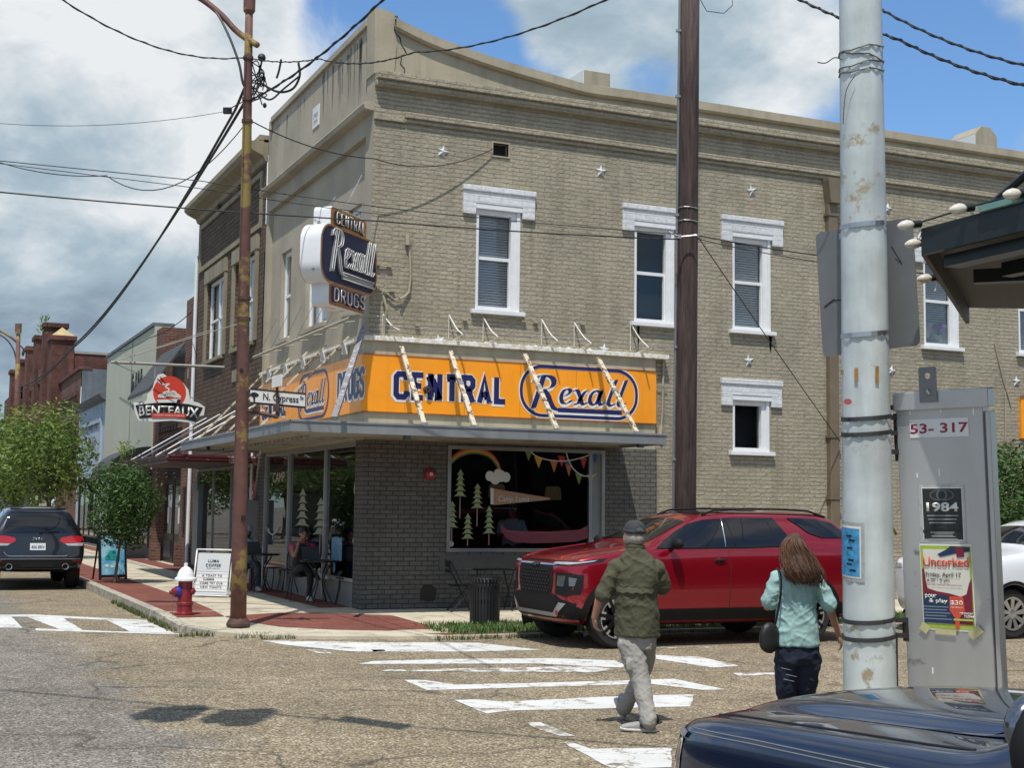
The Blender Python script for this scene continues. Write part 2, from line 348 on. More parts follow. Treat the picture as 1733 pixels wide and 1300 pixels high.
def text_on(name,st,O,U,Vv,w,h,m,parent,bold=0.,shear=0.,spacing=1.,ext=.003,lift=.003,local=False,warp=None):
    """lettering whose box is w x h, centred on O in the plane U,V; lifted off the plane and given thickness"""
    U=Vector(U).normalized(); Vv=Vector(Vv).normalized(); Nn=U.cross(Vv)
    me=text_mesh(st,bold,shear,spacing,0.)
    xs=[v.co.x for v in me.vertices]; ys=[v.co.y for v in me.vertices]; x0,x1,y0,y1=min(xs),max(xs),min(ys),max(ys)
    O=Vector(O)
    bm=bmesh.new(); bm.from_mesh(me)
    for v in bm.verts:
        a=(v.co.x-(x0+x1)/2)/(x1-x0)*w; b=(v.co.y-(y0+y1)/2)/(y1-y0)*h
        if warp: a,b=warp(a,b)
        v.co=O+U*a+Vv*b+Nn*lift
    if ext:
        r=bmesh.ops.extrude_face_region(bm,geom=list(bm.faces)); 
        for e in r['geom']:
            if isinstance(e,bmesh.types.BMVert): e.co+=Nn*ext
    bmesh.ops.recalc_face_normals(bm,faces=bm.faces)
    me2=bpy.data.meshes.new(name); bm.to_mesh(me2); bm.free(); bpy.data.meshes.remove(me)
    return link(name,me2,m,parent,local)
def nib(mb,pts,O,U,Vv,Nn,nw,ang,t,lift):
    """broad-pen stroke swept along pts (u,v) with a nib of width nw at angle ang; solid of thickness t"""
    dx,dy=math.cos(ang)*nw/2,math.sin(ang)*nw/2
    L=[Vector(O)+U*(p[0]-dx)+Vv*(p[1]-dy)+Nn*lift for p in pts]; Rr=[Vector(O)+U*(p[0]+dx)+Vv*(p[1]+dy)+Nn*lift for p in pts]
    n=len(pts); vs=L+Rr+[v+Nn*t for v in L]+[v+Nn*t for v in Rr]; fs=[]
    for i in range(n-1):
        fs+=[(i,i+1,n+i+1,n+i),(2*n+i,3*n+i,3*n+i+1,2*n+i+1),(i,2*n+i,2*n+i+1,i+1),(n+i,n+i+1,3*n+i+1,3*n+i)]
    mb.add(vs,fs)
X_=Vector((1,0,0)); Y_=Vector((0,1,0)); Z_=Vector((0,0,1))
# ------------------------------------------------------------------ ground materials
def road_mat():
    m,nt,b=_bsdf('seal_coat_road'); N=nt.nodes; L=nt.links; b.inputs['Roughness'].default_value=.88; b.inputs['Specular IOR Level'].default_value=.3
    tc=N.new('ShaderNodeTexCoord'); src=tc.outputs['Object']
    def nz(s,d,off=(0,0,0),ro=.55,sc=(1,1,1)):
        mp=N.new('ShaderNodeMapping'); mp.inputs[1].default_value=off; mp.inputs[3].default_value=sc; L.new(src,mp.inputs[0])
        n=N.new('ShaderNodeTexNoise'); n.inputs['Scale'].default_value=s; n.inputs['Detail'].default_value=d; n.inputs['Roughness'].default_value=ro; L.new(mp.outputs[0],n.inputs['Vector']); return n.outputs[0]
    def ma(op,a,b_=None,c=None,cl=False):
        n=N.new('ShaderNodeMath'); n.operation=op; n.use_clamp=cl
        for i,v in enumerate((a,b_,c)):
            if v is None: continue
            if isinstance(v,(int,float)): n.inputs[i].default_value=v
            else: L.new(v,n.inputs[i])
        return n.outputs[0]
    def mix(f,a,c):
        x=N.new('ShaderNodeMix'); x.data_type='RGBA'
        if isinstance(f,(int,float)): x.inputs[0].default_value=f
        else: L.new(f,x.inputs[0])
        for i,v in ((6,a),(7,c)):
            if isinstance(v,tuple): x.inputs[i].default_value=(*v,1)
            else: L.new(v,x.inputs[i])
        return x.outputs[2]
    def mr(v,a,b_,c,d):
        x=N.new('ShaderNodeMapRange'); L.new(v,x.inputs[0])
        for i,k in enumerate((a,b_,c,d)): x.inputs[i+1].default_value=k
        return x.outputs[0]
    vo=N.new('ShaderNodeTexVoronoi'); vo.inputs['Scale'].default_value=64; L.new(src,vo.inputs['Vector'])
    sp=N.new('ShaderNodeSeparateColor'); L.new(vo.outputs['Color'],sp.inputs[0])
    cr=N.new('ShaderNodeValToRGB'); L.new(sp.outputs[0],cr.inputs[0]); e=cr.color_ramp.elements
    e[0].position=0; e[0].color=(.090,.070,.048,1); e[1].position=1; e[1].color=(.56,.50,.42,1)
    for p,c in ((.25,(.160,.125,.079)),(.55,(.250,.198,.125)),(.8,(.332,.268,.172)),(.93,(.45,.385,.275))):
        k=e.new(p); k.color=(*c,1)
    stone=cr.outputs[0]
    sepx=N.new('ShaderNodeSeparateXYZ'); L.new(src,sepx.inputs[0])
    a=G(100,1075); c=G(385,1290); nx,ny=(c-a).y,-(c-a).x; l=math.hypot(nx,ny); nx/=l; ny/=l
    dline=ma('ADD',ma('ADD',ma('MULTIPLY',sepx.outputs[0],nx),ma('MULTIPLY',sepx.outputs[1],ny)),-(a.x*nx+a.y*ny))
    dline=ma('ADD',dline,ma('MULTIPLY',ma('SUBTRACT',nz(1.1,6),.5),1.6))
    sgn=1 if (G(150,1250).x*nx+G(150,1250).y*ny-(a.x*nx+a.y*ny))>0 else -1
    grey=mr(ma('MULTIPLY',dline,sgn),-.25,.35,0,1)
    hs=N.new('ShaderNodeHueSaturation'); hs.inputs['Saturation'].default_value=.55; hs.inputs['Value'].default_value=.84; L.new(stone,hs.inputs['Color'])
    col=mix(grey,stone,hs.outputs[0])
    big=mr(nz(.35,6,(4,2,0)),.3,.7,.78,1.16); v1=N.new('ShaderNodeVectorMath'); v1.operation='SCALE'; L.new(col,v1.inputs[0]); L.new(big,v1.inputs['Scale'])
    med=mr(nz(2.2,7,(1,6,0),.65),.28,.72,.78,1.17); v2=N.new('ShaderNodeVectorMath'); v2.operation='SCALE'; L.new(v1.outputs[0],v2.inputs[0]); L.new(med,v2.inputs['Scale'])
    # oil-dark blotches and hairline cracks
    blot=mr(nz(.8,8,(9,3,0),.62),.57,.72,0,.5); col=mix(blot,v2.outputs[0],(.10,.092,.082))
    v3=N.new('ShaderNodeTexVoronoi'); v3.feature='DISTANCE_TO_EDGE'; v3.inputs['Scale'].default_value=.33
    wv=N.new('ShaderNodeTexNoise'); wv.inputs['Scale'].default_value=1.3; wv.inputs['Detail'].default_value=6; L.new(src,wv.inputs['Vector'])
    ad=N.new('ShaderNodeVectorMath'); ad.operation='ADD'; sc=N.new('ShaderNodeVectorMath'); sc.operation='SCALE'; L.new(wv.outputs['Color'],sc.inputs[0]); sc.inputs['Scale'].default_value=.9
    L.new(src,ad.inputs[0]); L.new(sc.outputs[0],ad.inputs[1]); L.new(ad.outputs[0],v3.inputs['Vector'])
    crk=ma('MULTIPLY',mr(v3.outputs[0],.0,.016,1,0),mr(nz(.5,3,(2,2,0)),.42,.56,0,.8))
    col=mix(crk,col,(.045,.04,.035))
    L.new(col,b.inputs['Base Color'])
    bp=N.new('ShaderNodeBump'); bp.inputs['Strength'].default_value=.55; bp.inputs['Distance'].default_value=.012
    L.new(ma('ADD',ma('MULTIPLY',vo.outputs['Distance'],-1.0),ma('MULTIPLY',nz(25,4),.5)),bp.inputs['Height']); L.new(bp.outputs[0],b.inputs['Normal'])
    return m
def paint_mat(name,worn,col=(.66,.66,.635)):
    m,nt,b=_bsdf(name); N=nt.nodes; L=nt.links; b.inputs['Roughness'].default_value=.7
    tc=N.new('ShaderNodeTexCoord')
    def nz(s,d,ro=.6):
        n=N.new('ShaderNodeTexNoise'); n.inputs['Scale'].default_value=s; n.inputs['Detail'].default_value=d; n.inputs['Roughness'].default_value=ro; L.new(tc.outputs['Object'],n.inputs['Vector']); return n.outputs[0]
    mr=N.new('ShaderNodeMapRange'); mr.inputs[1].default_value=.66-worn*.22; mr.inputs[2].default_value=.70-worn*.2; L.new(nz(3.2,12,.78),mr.inputs[0])
    mr2=N.new('ShaderNodeMapRange'); mr2.inputs[1].default_value=.3; mr2.inputs[2].default_value=.7; mr2.inputs[3].default_value=.84; mr2.inputs[4].default_value=1.04; L.new(nz(1.5,8),mr2.inputs[0])
    sc=N.new('ShaderNodeVectorMath'); sc.operation='SCALE'; sc.inputs[0].default_value=col; L.new(mr2.outputs[0],sc.inputs['Scale'])
    v3=N.new('ShaderNodeTexVoronoi'); v3.feature='DISTANCE_TO_EDGE'; v3.inputs['Scale'].default_value=1.3
    wv=N.new('ShaderNodeTexNoise'); wv.inputs['Scale'].default_value=3; wv.inputs['Detail'].default_value=6; L.new(tc.outputs['Object'],wv.inputs['Vector'])
    s2=N.new('ShaderNodeVectorMath'); s2.operation='SCALE'; L.new(wv.outputs['Color'],s2.inputs[0]); s2.inputs['Scale'].default_value=.5
    ad=N.new('ShaderNodeVectorMath'); L.new(tc.outputs['Object'],ad.inputs[0]); L.new(s2.outputs[0],ad.inputs[1]); L.new(ad.outputs[0],v3.inputs['Vector'])
    ck=N.new('ShaderNodeMapRange'); ck.inputs[1].default_value=.004; ck.inputs[2].default_value=.012; ck.inputs[3].default_value=.7; ck.inputs[4].default_value=0; L.new(v3.outputs[0],ck.inputs[0])
    mxm=N.new('ShaderNodeMath'); mxm.operation='MAXIMUM'; L.new(mr.outputs[0],mxm.inputs[0]); L.new(ck.outputs[0],mxm.inputs[1])
    mx=N.new('ShaderNodeMix'); mx.data_type='RGBA'; L.new(mxm.outputs[0],mx.inputs[0]); L.new(sc.outputs[0],mx.inputs[6]); mx.inputs[7].default_value=(.23,.185,.13,1)
    L.new(mx.outputs[2],b.inputs['Base Color'])
    bp=N.new('ShaderNodeBump'); bp.inputs['Strength'].default_value=.4; bp.inputs['Distance'].default_value=.01; L.new(nz(60,4),bp.inputs['Height']); L.new(bp.outputs[0],b.inputs['Normal'])
    return m
MR=road_mat()
M_paint=paint_mat('road_paint_white',.5); M_paintw=paint_mat('road_paint_worn',.8)
M_conc=mat('sidewalk_concrete',(.50,.445,.335),.85,var=.2,vscale=1.6,bump=.4,bscale=90,spot=(.385,.34,.255),spots=.25,spscale=2.2)
M_kerb=mat('kerb_concrete',(.40,.365,.29),.88,var=.3,vscale=4,bump=.6,bscale=50,spot=(.22,.205,.17),spots=.3,spscale=9)
M_paver=brick_mat('brick_paver',(.185,.062,.046),(.235,.082,.06),(.13,.06,.046),bw=.2,bh=.1,ms=.007,bump=.3,dist=.004,stain=.25)
def paver_fix():   # pavers lie flat: run the pattern over x,y
    nt=M_paver.node_tree
    for n in nt.nodes:
        if n.type=='COMBXYZ':
            sp=[k for k in nt.nodes if k.type=='SEPXYZ'][0]
            for l in list(n.inputs[0].links)+list(n.inputs[1].links): nt.links.remove(l)
            nt.links.new(sp.outputs[0],n.inputs[0]); nt.links.new(sp.outputs[1],n.inputs[1])
paver_fix()
M_soil=mat('verge_soil',(.085,.06,.035),.95,var=.3,vscale=8,bump=.6)
M_grass=leaf_mat('grass_blade',(.045,.10,.018),(.13,.24,.05),.3)
M_weed=leaf_mat('weed_blade',(.06,.085,.025),(.17,.19,.07),.3)

# ------------------------------------------------------------------ ground
def ground():
    b=MB(); b.quad((-900,-300,-.0),(900,-300,0),(900,1500,0),(-900,1500,0)); b.fixn=False
    o=b.build('road',MR); tag(o,kind='structure')
ground()
def hgt(x,y):
    """pavement height: level along the front street, falling to the corner ramp and the side street kerb"""
    def ss(a,b,v):
        t=min(1,max(0,(v-a)/(b-a))); return t*t*(3-2*t)
    h=.15-.11*ss(.2,-3.4,y)
    if x<.2: h=min(h,.15-.09*ss(-1.6,-3.6,y-.9*(x+2.6)*.3) if y<-1.0 else h)
    return max(h,.02)
def sheet(name,poly,m,lift,step=.35,edge=None,kind='structure',parent=None):
    """a paved area draped over the pavement height; edge drops a skirt to the road"""
    bm=bmesh.new(); vs=[bm.verts.new((x,y,0)) for x,y in poly]; bm.faces.new(vs)
    xs=[p[0] for p in poly]; ys=[p[1] for p in poly]
    for ax,a,c in ((0,min(xs),max(xs)),(1,min(ys),max(ys))):
        n=max(1,min(60,int((c-a)/step)))
        for i in range(1,n):
            co=[0,0,0]; co[ax]=a+(c-a)*i/n; no=[0,0,0]; no[ax]=1
            bmesh.ops.bisect_plane(bm,geom=bm.verts[:]+bm.edges[:]+bm.faces[:],plane_co=co,plane_no=no)
    for v in bm.verts: v.co.z=hgt(v.co.x,v.co.y)+lift
    if edge:
        be=[e for e in bm.edges if e.is_boundary]
        r=bmesh.ops.extrude_edge_only(bm,edges=be)
        for g in r['geom']:
            if isinstance(g,bmesh.types.BMVert): g.co.z=-.05
    bmesh.ops.recalc_face_normals(bm,faces=bm.faces)
    if sum(f.normal.z for f in bm.faces)<0: bmesh.ops.reverse_faces(bm,faces=bm.faces)
    me=bpy.data.meshes.new(name); bm.to_mesh(me); bm.free(); o=link(name,me,m,parent)
    if kind: tag(o,kind=kind)
    return o
KX=-3.33
# kerb line: along the front street, round the corner apron, along the side street
def gp(x,y,z=.05): p=G(x,y,z); return (p.x,p.y)
corner=[(KX,-1.2),(KX+.03,-1.75),(-3.02,-2.35),(-2.6,-2.85),(-2.0,-3.18),(-1.3,-3.45),(-.6,-3.66),(0,-3.78),(.5,-3.82)]
walk_poly=[(KX,75.),(KX,30.),(KX,10.)]+corner+[(30,-3.82),(30,.5),(0.5,.5),(.5,75)]
sheet('sidewalk',walk_poly,M_conc,0,.6,edge=True)
# kerb stones: a band along the edge, proud by 4 mm
def band(name,line,w,m,lift,z=None):
    b=MB(); n=len(line)
    for i in range(n-1):
        a=Vector((*line[i],0)); c=Vector((*line[i+1],0))
        def off(k):
            d0=Vector(line[min(k+1,n-1)])-Vector(line[max(k-1,0)]); d0.normalize(); nn=Vector((-d0.y,d0.x)); return Vector(line[k])+nn*w
        a2=off(i); c2=off(i+1)
        zz=[hgt(*line[i])+lift,hgt(*line[i+1])+lift]
        o=.012
        d=(c-a).normalized(); nn=Vector((-d.y,d.x,0))
        A=a-nn*o; Cc=c-nn*o
        b.quad((A.x,A.y,zz[0]),(Cc.x,Cc.y,zz[1]),(c2.x,c2.y,zz[1]),(a2.x,a2.y,zz[0]))
        b.quad((A.x,A.y,-.05),(Cc.x,Cc.y,-.05),(Cc.x,Cc.y,zz[1]),(A.x,A.y,zz[0]))
    o_=b.build(name,m); tag(o_,kind='structure')
fr=[(KX,75-1.5*i) for i in range(51)]
band('kerb',fr+corner[:3],.16,M_kerb,.006)
band('kerb',[(x*.5,-3.82) for x in range(2,60)],.14,M_kerb,.006)
# red brick paver bands
sheet('paver_strip',[(KX+.17,40),(KX+.17,-.75),(-2.45,-.75),(-2.3,3),(-2.3,40)],M_paver,.005,1.2)
pp=[gp(390,1042,.12),gp(480,1056,.09),gp(600,1061,.06),gp(680,1063,.05),gp(760,1072,.045),gp(665,1045,.08)]
sheet('paver_strip',[(-2.45,-.75),(-2.35,-1.35),(-1.95,-2.1),(-1.2,-2.62),(-.45,-2.95),(.05,-3.66),(.35,-3.62),(.28,-2.3),(.15,-1.1),(-.9,-.55),(-1.5,-.40)],M_paver,.005,.4)
sheet('paver_strip',[(-.62,40),(-.62,7.6),(-.62,.4),(-.05,.4),(-.05,40)],M_paver,.0055,1.4)
# pavement joints
jb=MB()
for y in [i*1.5+.4 for i in range(26)]:
    jb.box(-2.28,-.64,y,y+.014,hgt(-1,y)+.001,hgt(-1,y)+.0035)
for x in [1.2+i*1.5 for i in range(12)]:
    jb.add([(x,-2.0,hgt(x,-2.0)+.003),(x+.012,-2.0,hgt(x,-2.0)+.003)]+[(x+e,y,hgt(x,y)+.003) for y in (-1.5,-1.0,-.6,-.2) for e in (0,.012)],[(2*i,2*i+1,2*i+3,2*i+2) for i in range(4)])
tag(jb.build('sidewalk_joint',mat('joint_dark',(.22,.19,.14),.95)),kind='structure')
# verge with grass along the side street
sheet('verge',[(.28,-3.67),(.5,-2.2),(30,-2.1),(30,-3.67)],M_soil,.006,1.)
def blades(name,spots,m,h,n,lean=.5,w=.012,kind='stuff'):
    b=MB(); rnd=random.Random(name+str(len(spots)))
    for (x,y,z,rx,ry) in spots:
        for _ in range(n):
            px=x+rnd.uniform(-rx,rx); py=y+rnd.uniform(-ry,ry); hh=h*rnd.uniform(.5,1.3); a=rnd.uniform(0,6.28); ln=rnd.uniform(.1,lean)*hh
            dx,dy=math.cos(a),math.sin(a); ww=w*rnd.uniform(.7,1.4)
            b.add([(px-dy*ww,py+dx*ww,z),(px+dy*ww,py-dx*ww,z),(px+dx*ln*.4+dy*ww*.6,py+dy*ln*.4-dx*ww*.6,z+hh*.6),(px+dx*ln,py+dy*ln,z+hh),(px+dx*ln*.4-dy*ww*.6,py+dy*ln*.4+dx*ww*.6,z+hh*.6)],[(0,1,2,4),(4,2,3)])
    b.fixn=False
    o=b.build(name,m)
    if kind: tag(o,kind=kind)
    return o
blades('verge_grass',[(.4+.5*i,-2.9,.052,.32,.72) for i in range(36)],M_grass,.075,520,.9,.008)
rn=random.Random(3)
ws=[]
for i in range(24):
    t=rn.random()
    y=-1.2+t*5.5; ws.append((KX-.05,y,0,.05,.12))
for (px,py) in ((425,1078),(470,1080),(440,1076),(310,1066),(330,1076),(342,1074)):
    g=G(px,py,.02); ws.append((g.x,g.y,.0,.25,.06))
for x in (.0,.35,.7,1.1,1.4,2.0): ws.append((x,-3.95,0,.22,.08))
blades('kerb_weeds',ws,M_weed,.075,70,.9,.006)

# ------------------------------------------------------------------ crosswalk paint (sheets 4 mm above the road)
def paint(poly,m,name='crosswalk_paint',lift=.004):
    pts=[(p if len(p)==3 else (*p,0)) for p in poly]; rnd=random.Random(str(poly[0]))
    out=[]
    for i,p in enumerate(pts):                       # ragged edge
        q=pts[(i+1)%len(pts)]; a=Vector(p); c=Vector(q); n=max(1,int((c-a).length/.09)); d=(c-a).normalized(); nn=Vector((-d.y,d.x,0))
        for k in range(n): out.append(a+(c-a)*(k/n)+(nn*rnd.uniform(-.007,.007) if k else Vector()))
    b=MB(); o=len(out); b.add([(p.x,p.y,lift) for p in out],[tuple(range(o))]); b.fixn=False
    return b
def gpoly(pxs): return [tuple(G(x,y,0)) for x,y in pxs]
ladder=MB(); worn=MB()
for i,q in enumerate((
    [(443,1085),(640,1088),(810,1089),(915,1101),(780,1104),(600,1104),(528,1097),(480,1092)],
    [(518,1100.5),(548,1101),(564,1107.5),(538,1106.5)],
    [(628,1100.5),(650,1100.5),(652,1103),(632,1104)],
    [(632,1120),(760,1116.5),(935,1115),(1040,1119),(1062,1128),(1050,1131),(905,1124),(607,1125)],
    [(655,1134),(860,1131.5),(990,1128),(1047,1134),(1000,1139),(800,1138),(645,1137)],
    [(683,1152),(718,1152),(770,1160),(905,1157),(1052,1153),(1140,1150),(1228,1168),(1190,1169),(1095,1158),(1035,1160.5),(770,1168),(722,1169)],
    [(768,1186),(810,1185),(850,1189),(1015,1181),(1100,1178),(1175,1176.5),(1168,1197),(1000,1201),(866,1204),(823,1209)],
    [(892,1224),(915,1224),(973,1247),(948,1247),(905,1234)],
    [(952,1258),(968,1258),(1000,1269),(1136,1267),(1136,1300),(1036,1303)],
    [(1095,1109),(1185,1113),(1252,1128),(1205,1131),(1110,1116)],
    [(1240,1140.5),(1312,1139.5),(1320,1143),(1250,1145)],
    [(1085,1097.5),(1200,1095.5),(1200,1097),(1090,1099)],
    )):
    b=paint(gpoly(q),None); (worn if i in (1,2,4,7,10,11) else ladder).add(b.v,b.f)
ladder.fixn=worn.fixn=False
tag(ladder.build('crosswalk_paint',M_paint),kind='structure'); tag(worn.build('crosswalk_paint',M_paintw),kind='structure')
fl=MB()
for q in ([(-2,1041.5),(60,1041),(250,1050.5),(250,1053),(60,1045),(-2,1044)],[(60,1064.5),(317,1074),(310,1075),(60,1068)],
          [(45,1044.5),(107,1047),(140,1067.3),(100,1065.8)],[(180,1050),(248,1052.5),(296,1072.8),(220,1070)]):
    b=paint(gpoly(q),None); fl.add(b.v,b.f)
for x in (-5.9,-7.2,-8.4,-9.6):
    b=paint([(x,1.85+.1*abs(x+5)),(x+.55,1.6+.1*abs(x+5)),(x+.55,-.6+.1*abs(x+5)),(x,-.4+.1*abs(x+5))],None); fl.add(b.v,b.f)
fl.fixn=False
tag(fl.build('crosswalk_paint',M_paint),kind='structure')
# ------------------------------------------------------------------ corner building
M_pbrick=brick_mat('painted_brick_taupe',(.372,.329,.243),(.394,.350,.260),(.350,.309,.228),bw=.25,bh=.076,ms=.010,bump=1.,dist=.022,warp=.018,stain=.15,grime=(.25,.222,.16),grime_amt=.6,course_shade=(.15,.128,.088))
M_pstucco=mat('painted_stucco_taupe',(.37,.322,.232),.85,var=.14,vscale=1.3,bump=.35,bscale=18,streak=.25,bdist=.01)
M_fstucco=mat('grey_stucco_stained',(.355,.312,.236),.88,var=.22,vscale=.9,bump=.4,bscale=14,streak=.10,bdist=.01)
M_white=mat('white_painted_wood',(.72,.73,.73),.6,var=.06,vscale=6,bump=.15,bscale=30)
M_wbrick=brick_mat('white_painted_brick',(.66,.67,.675),(.68,.69,.695),(.60,.61,.61),bw=.42,bh=.1,ms=.006,bump=.8,dist=.012,stain=.1)
M_coping=mat('white_coping',(.80,.80,.78),.5,var=.05)
M_vbrick=brick_mat('grey_veneer_brick',(.120,.112,.096),(.145,.136,.118),(.056,.052,.046),bw=.215,bh=.078,ms=.009,bump=.7,dist=.012,warp=.004,stain=.18)
M_alum=mat('aluminium_frame',(.42,.42,.41),.35,.75,var=.08)
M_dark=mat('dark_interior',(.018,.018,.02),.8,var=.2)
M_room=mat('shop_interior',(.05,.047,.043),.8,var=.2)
M_blind=mat('blind_slat',(.60,.61,.62),.5,var=.08)
M_glass=glass_mat('window_glass',(.86,.88,.89),.01,-.01)
M_glassdk=glass_mat('shop_glass',(.55,.58,.60),.008,-.01)
M_brown=mat('brown_painted_metal',(.16,.125,.08),.6,var=.15)
M_star=mat('star_plate_white',(.52,.54,.55),.55,var=.15)
def curtain_mat():
    m,nt,b=_bsdf('patterned_curtain'); N=nt.nodes; L=nt.links; tc=N.new('ShaderNodeTexCoord'); v=N.new('ShaderNodeTexVoronoi'); v.inputs['Scale'].default_value=9; L.new(tc.outputs['Object'],v.inputs['Vector'])
    hs=N.new('ShaderNodeHueSaturation'); hs.inputs['Saturation'].default_value=.45; hs.inputs['Value'].default_value=.35; L.new(v.outputs['Color'],hs.inputs['Color']); L.new(hs.outputs[0],b.inputs['Base Color']); return m
M_curt=curtain_mat()
BL=thing('corner_building','two storey taupe painted brick corner shop building with curved parapet','building',(0,0,0.1))
rx=[(668,40),(672,34),(704,52),(738,67),(785,84),(831,100),(877,114),(923,127),(969,140),(1000,147)]
curve=[(S(a,b).x,S(a,b).z) for a,b in rx]
curve=[(.33,curve[1][1])]+curve[2:]+[(4.93,9.61),(24.,9.61)]
W1=(1.93,2.77,5.30,7.10); W2=(5.10,5.94,5.30,7.10); W3=(7.24,8.10,5.30,7.10); W4=(11.86,12.76,5.27,7.10); W5=(14.40,15.28,5.27,7.10); W6=(18.2,19.1,5.27,7.1)
SW=(7.24,8.06,2.98,3.96)
VENT=(2.22,2.52,8.08,8.31)
b=MB(); b.wall(1,0,0,24,0,9.0,[W1,W2,W3,W4,W5,W6,SW,VENT,(1.40,4.46,1.05,2.93)],.16)
# gable strip above 9.0 up to the sweeping parapet
tops=[(0,10.36),(.33,10.34)]+curve
for i in range(len(tops)-1):
    (x0,z0),(x1,z1)=tops[i],tops[i+1]
    if x1-x0<1e-4: continue
    b.quad((x0,0,9.0),(x1,0,9.0),(x1,0,z1),(x0,0,z0))
b.quad((24,0,0),(24,9,0),(24,9,9.6),(24,0,9.6))
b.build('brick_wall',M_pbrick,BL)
# stuccoed frieze above the upper ledge (3 mm proud)
b=MB()
for i in range(len(tops)-1):
    (x0,z0),(x1,z1)=tops[i],tops[i+1]
    if x1-x0<1e-4: continue
    b.add([(x0,-.02,9.24),(x1,-.02,9.24),(x1,-.02,z1),(x0,-.02,z0),(x0,0.3,z0),(x1,.3,z1)],[(0,1,2,3),(3,2,5,4)])
b.build('stucco_frieze',M_pstucco,BL)
# moulded cap following the curve
b=MB(); sm=[(p[0],p[1]) for p in curve]
pts=[Vector((x,0,z)) for x,z in sm[:-1]]; pts=catmull(pts,5)+[Vector((24,0,9.61))]
for i in range(len(pts)-1):
    p,q=pts[i],pts[i+1]
    def sec(p): return [(p.x,.34,p.z+.004),(p.x,-.12,p.z+.004),(p.x,-.12,p.z-.15),(p.x,-.07,p.z-.19),(p.x,-.022,p.z-.19)]
    a=sec(p); c=sec(q); b.add(a+c,[(k,k+1,k+6,k+5) for k in range(4)])
b.build('parapet_cap',M_pstucco,BL,merge=True)
b=MB()
for i in range(len(pts)-1):
    p,q=pts[i],pts[i+1]; b.add([(p.x,-.05,p.z+.03),(q.x,-.05,q.z+.03),(q.x,.3,q.z+.03),(p.x,.3,p.z+.03),(p.x,-.05,p.z),(q.x,-.05,q.z),(q.x,.3,q.z),(p.x,.3,p.z)],[(0,1,2,3),(0,4,5,1),(3,2,6,7)])
b.build('white_coping',M_coping,BL)
b=MB()
ob=[(-.03,9.24),(-.04,10.40),(.05,10.385),(.12,10.40),(.2,10.37),(.31,10.36),(.33,10.2),(.31,10.05),(.37,9.8),(.33,9.24)]
b.prism(ob,(0,-.045,0),X_,Z_,(0,.42,0)); b.build('corner_pier',M_pstucco,BL)
# ledges
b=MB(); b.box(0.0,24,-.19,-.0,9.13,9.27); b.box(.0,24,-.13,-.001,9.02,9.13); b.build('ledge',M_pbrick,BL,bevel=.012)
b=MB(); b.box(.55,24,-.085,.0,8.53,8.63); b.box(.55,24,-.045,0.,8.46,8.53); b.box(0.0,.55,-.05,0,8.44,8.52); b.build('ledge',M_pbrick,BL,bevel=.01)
# jagged stucco crack
def crack(px,par,w=.016,y=-.024):
    q=[S(a,c,y) for a,c in px]; b=MB(); b.tube(q,[w*(.4+.6*random.random()) for _ in q],4); b.build('crack',mat('crack_dark',(.05,.045,.036),.95),par)
crack([(668,44),(669,55),(677,63),(679,75),(684,82),(688,90)],BL); crack([(680,92),(678,108),(685,116),(684,122),(688,130)],BL)
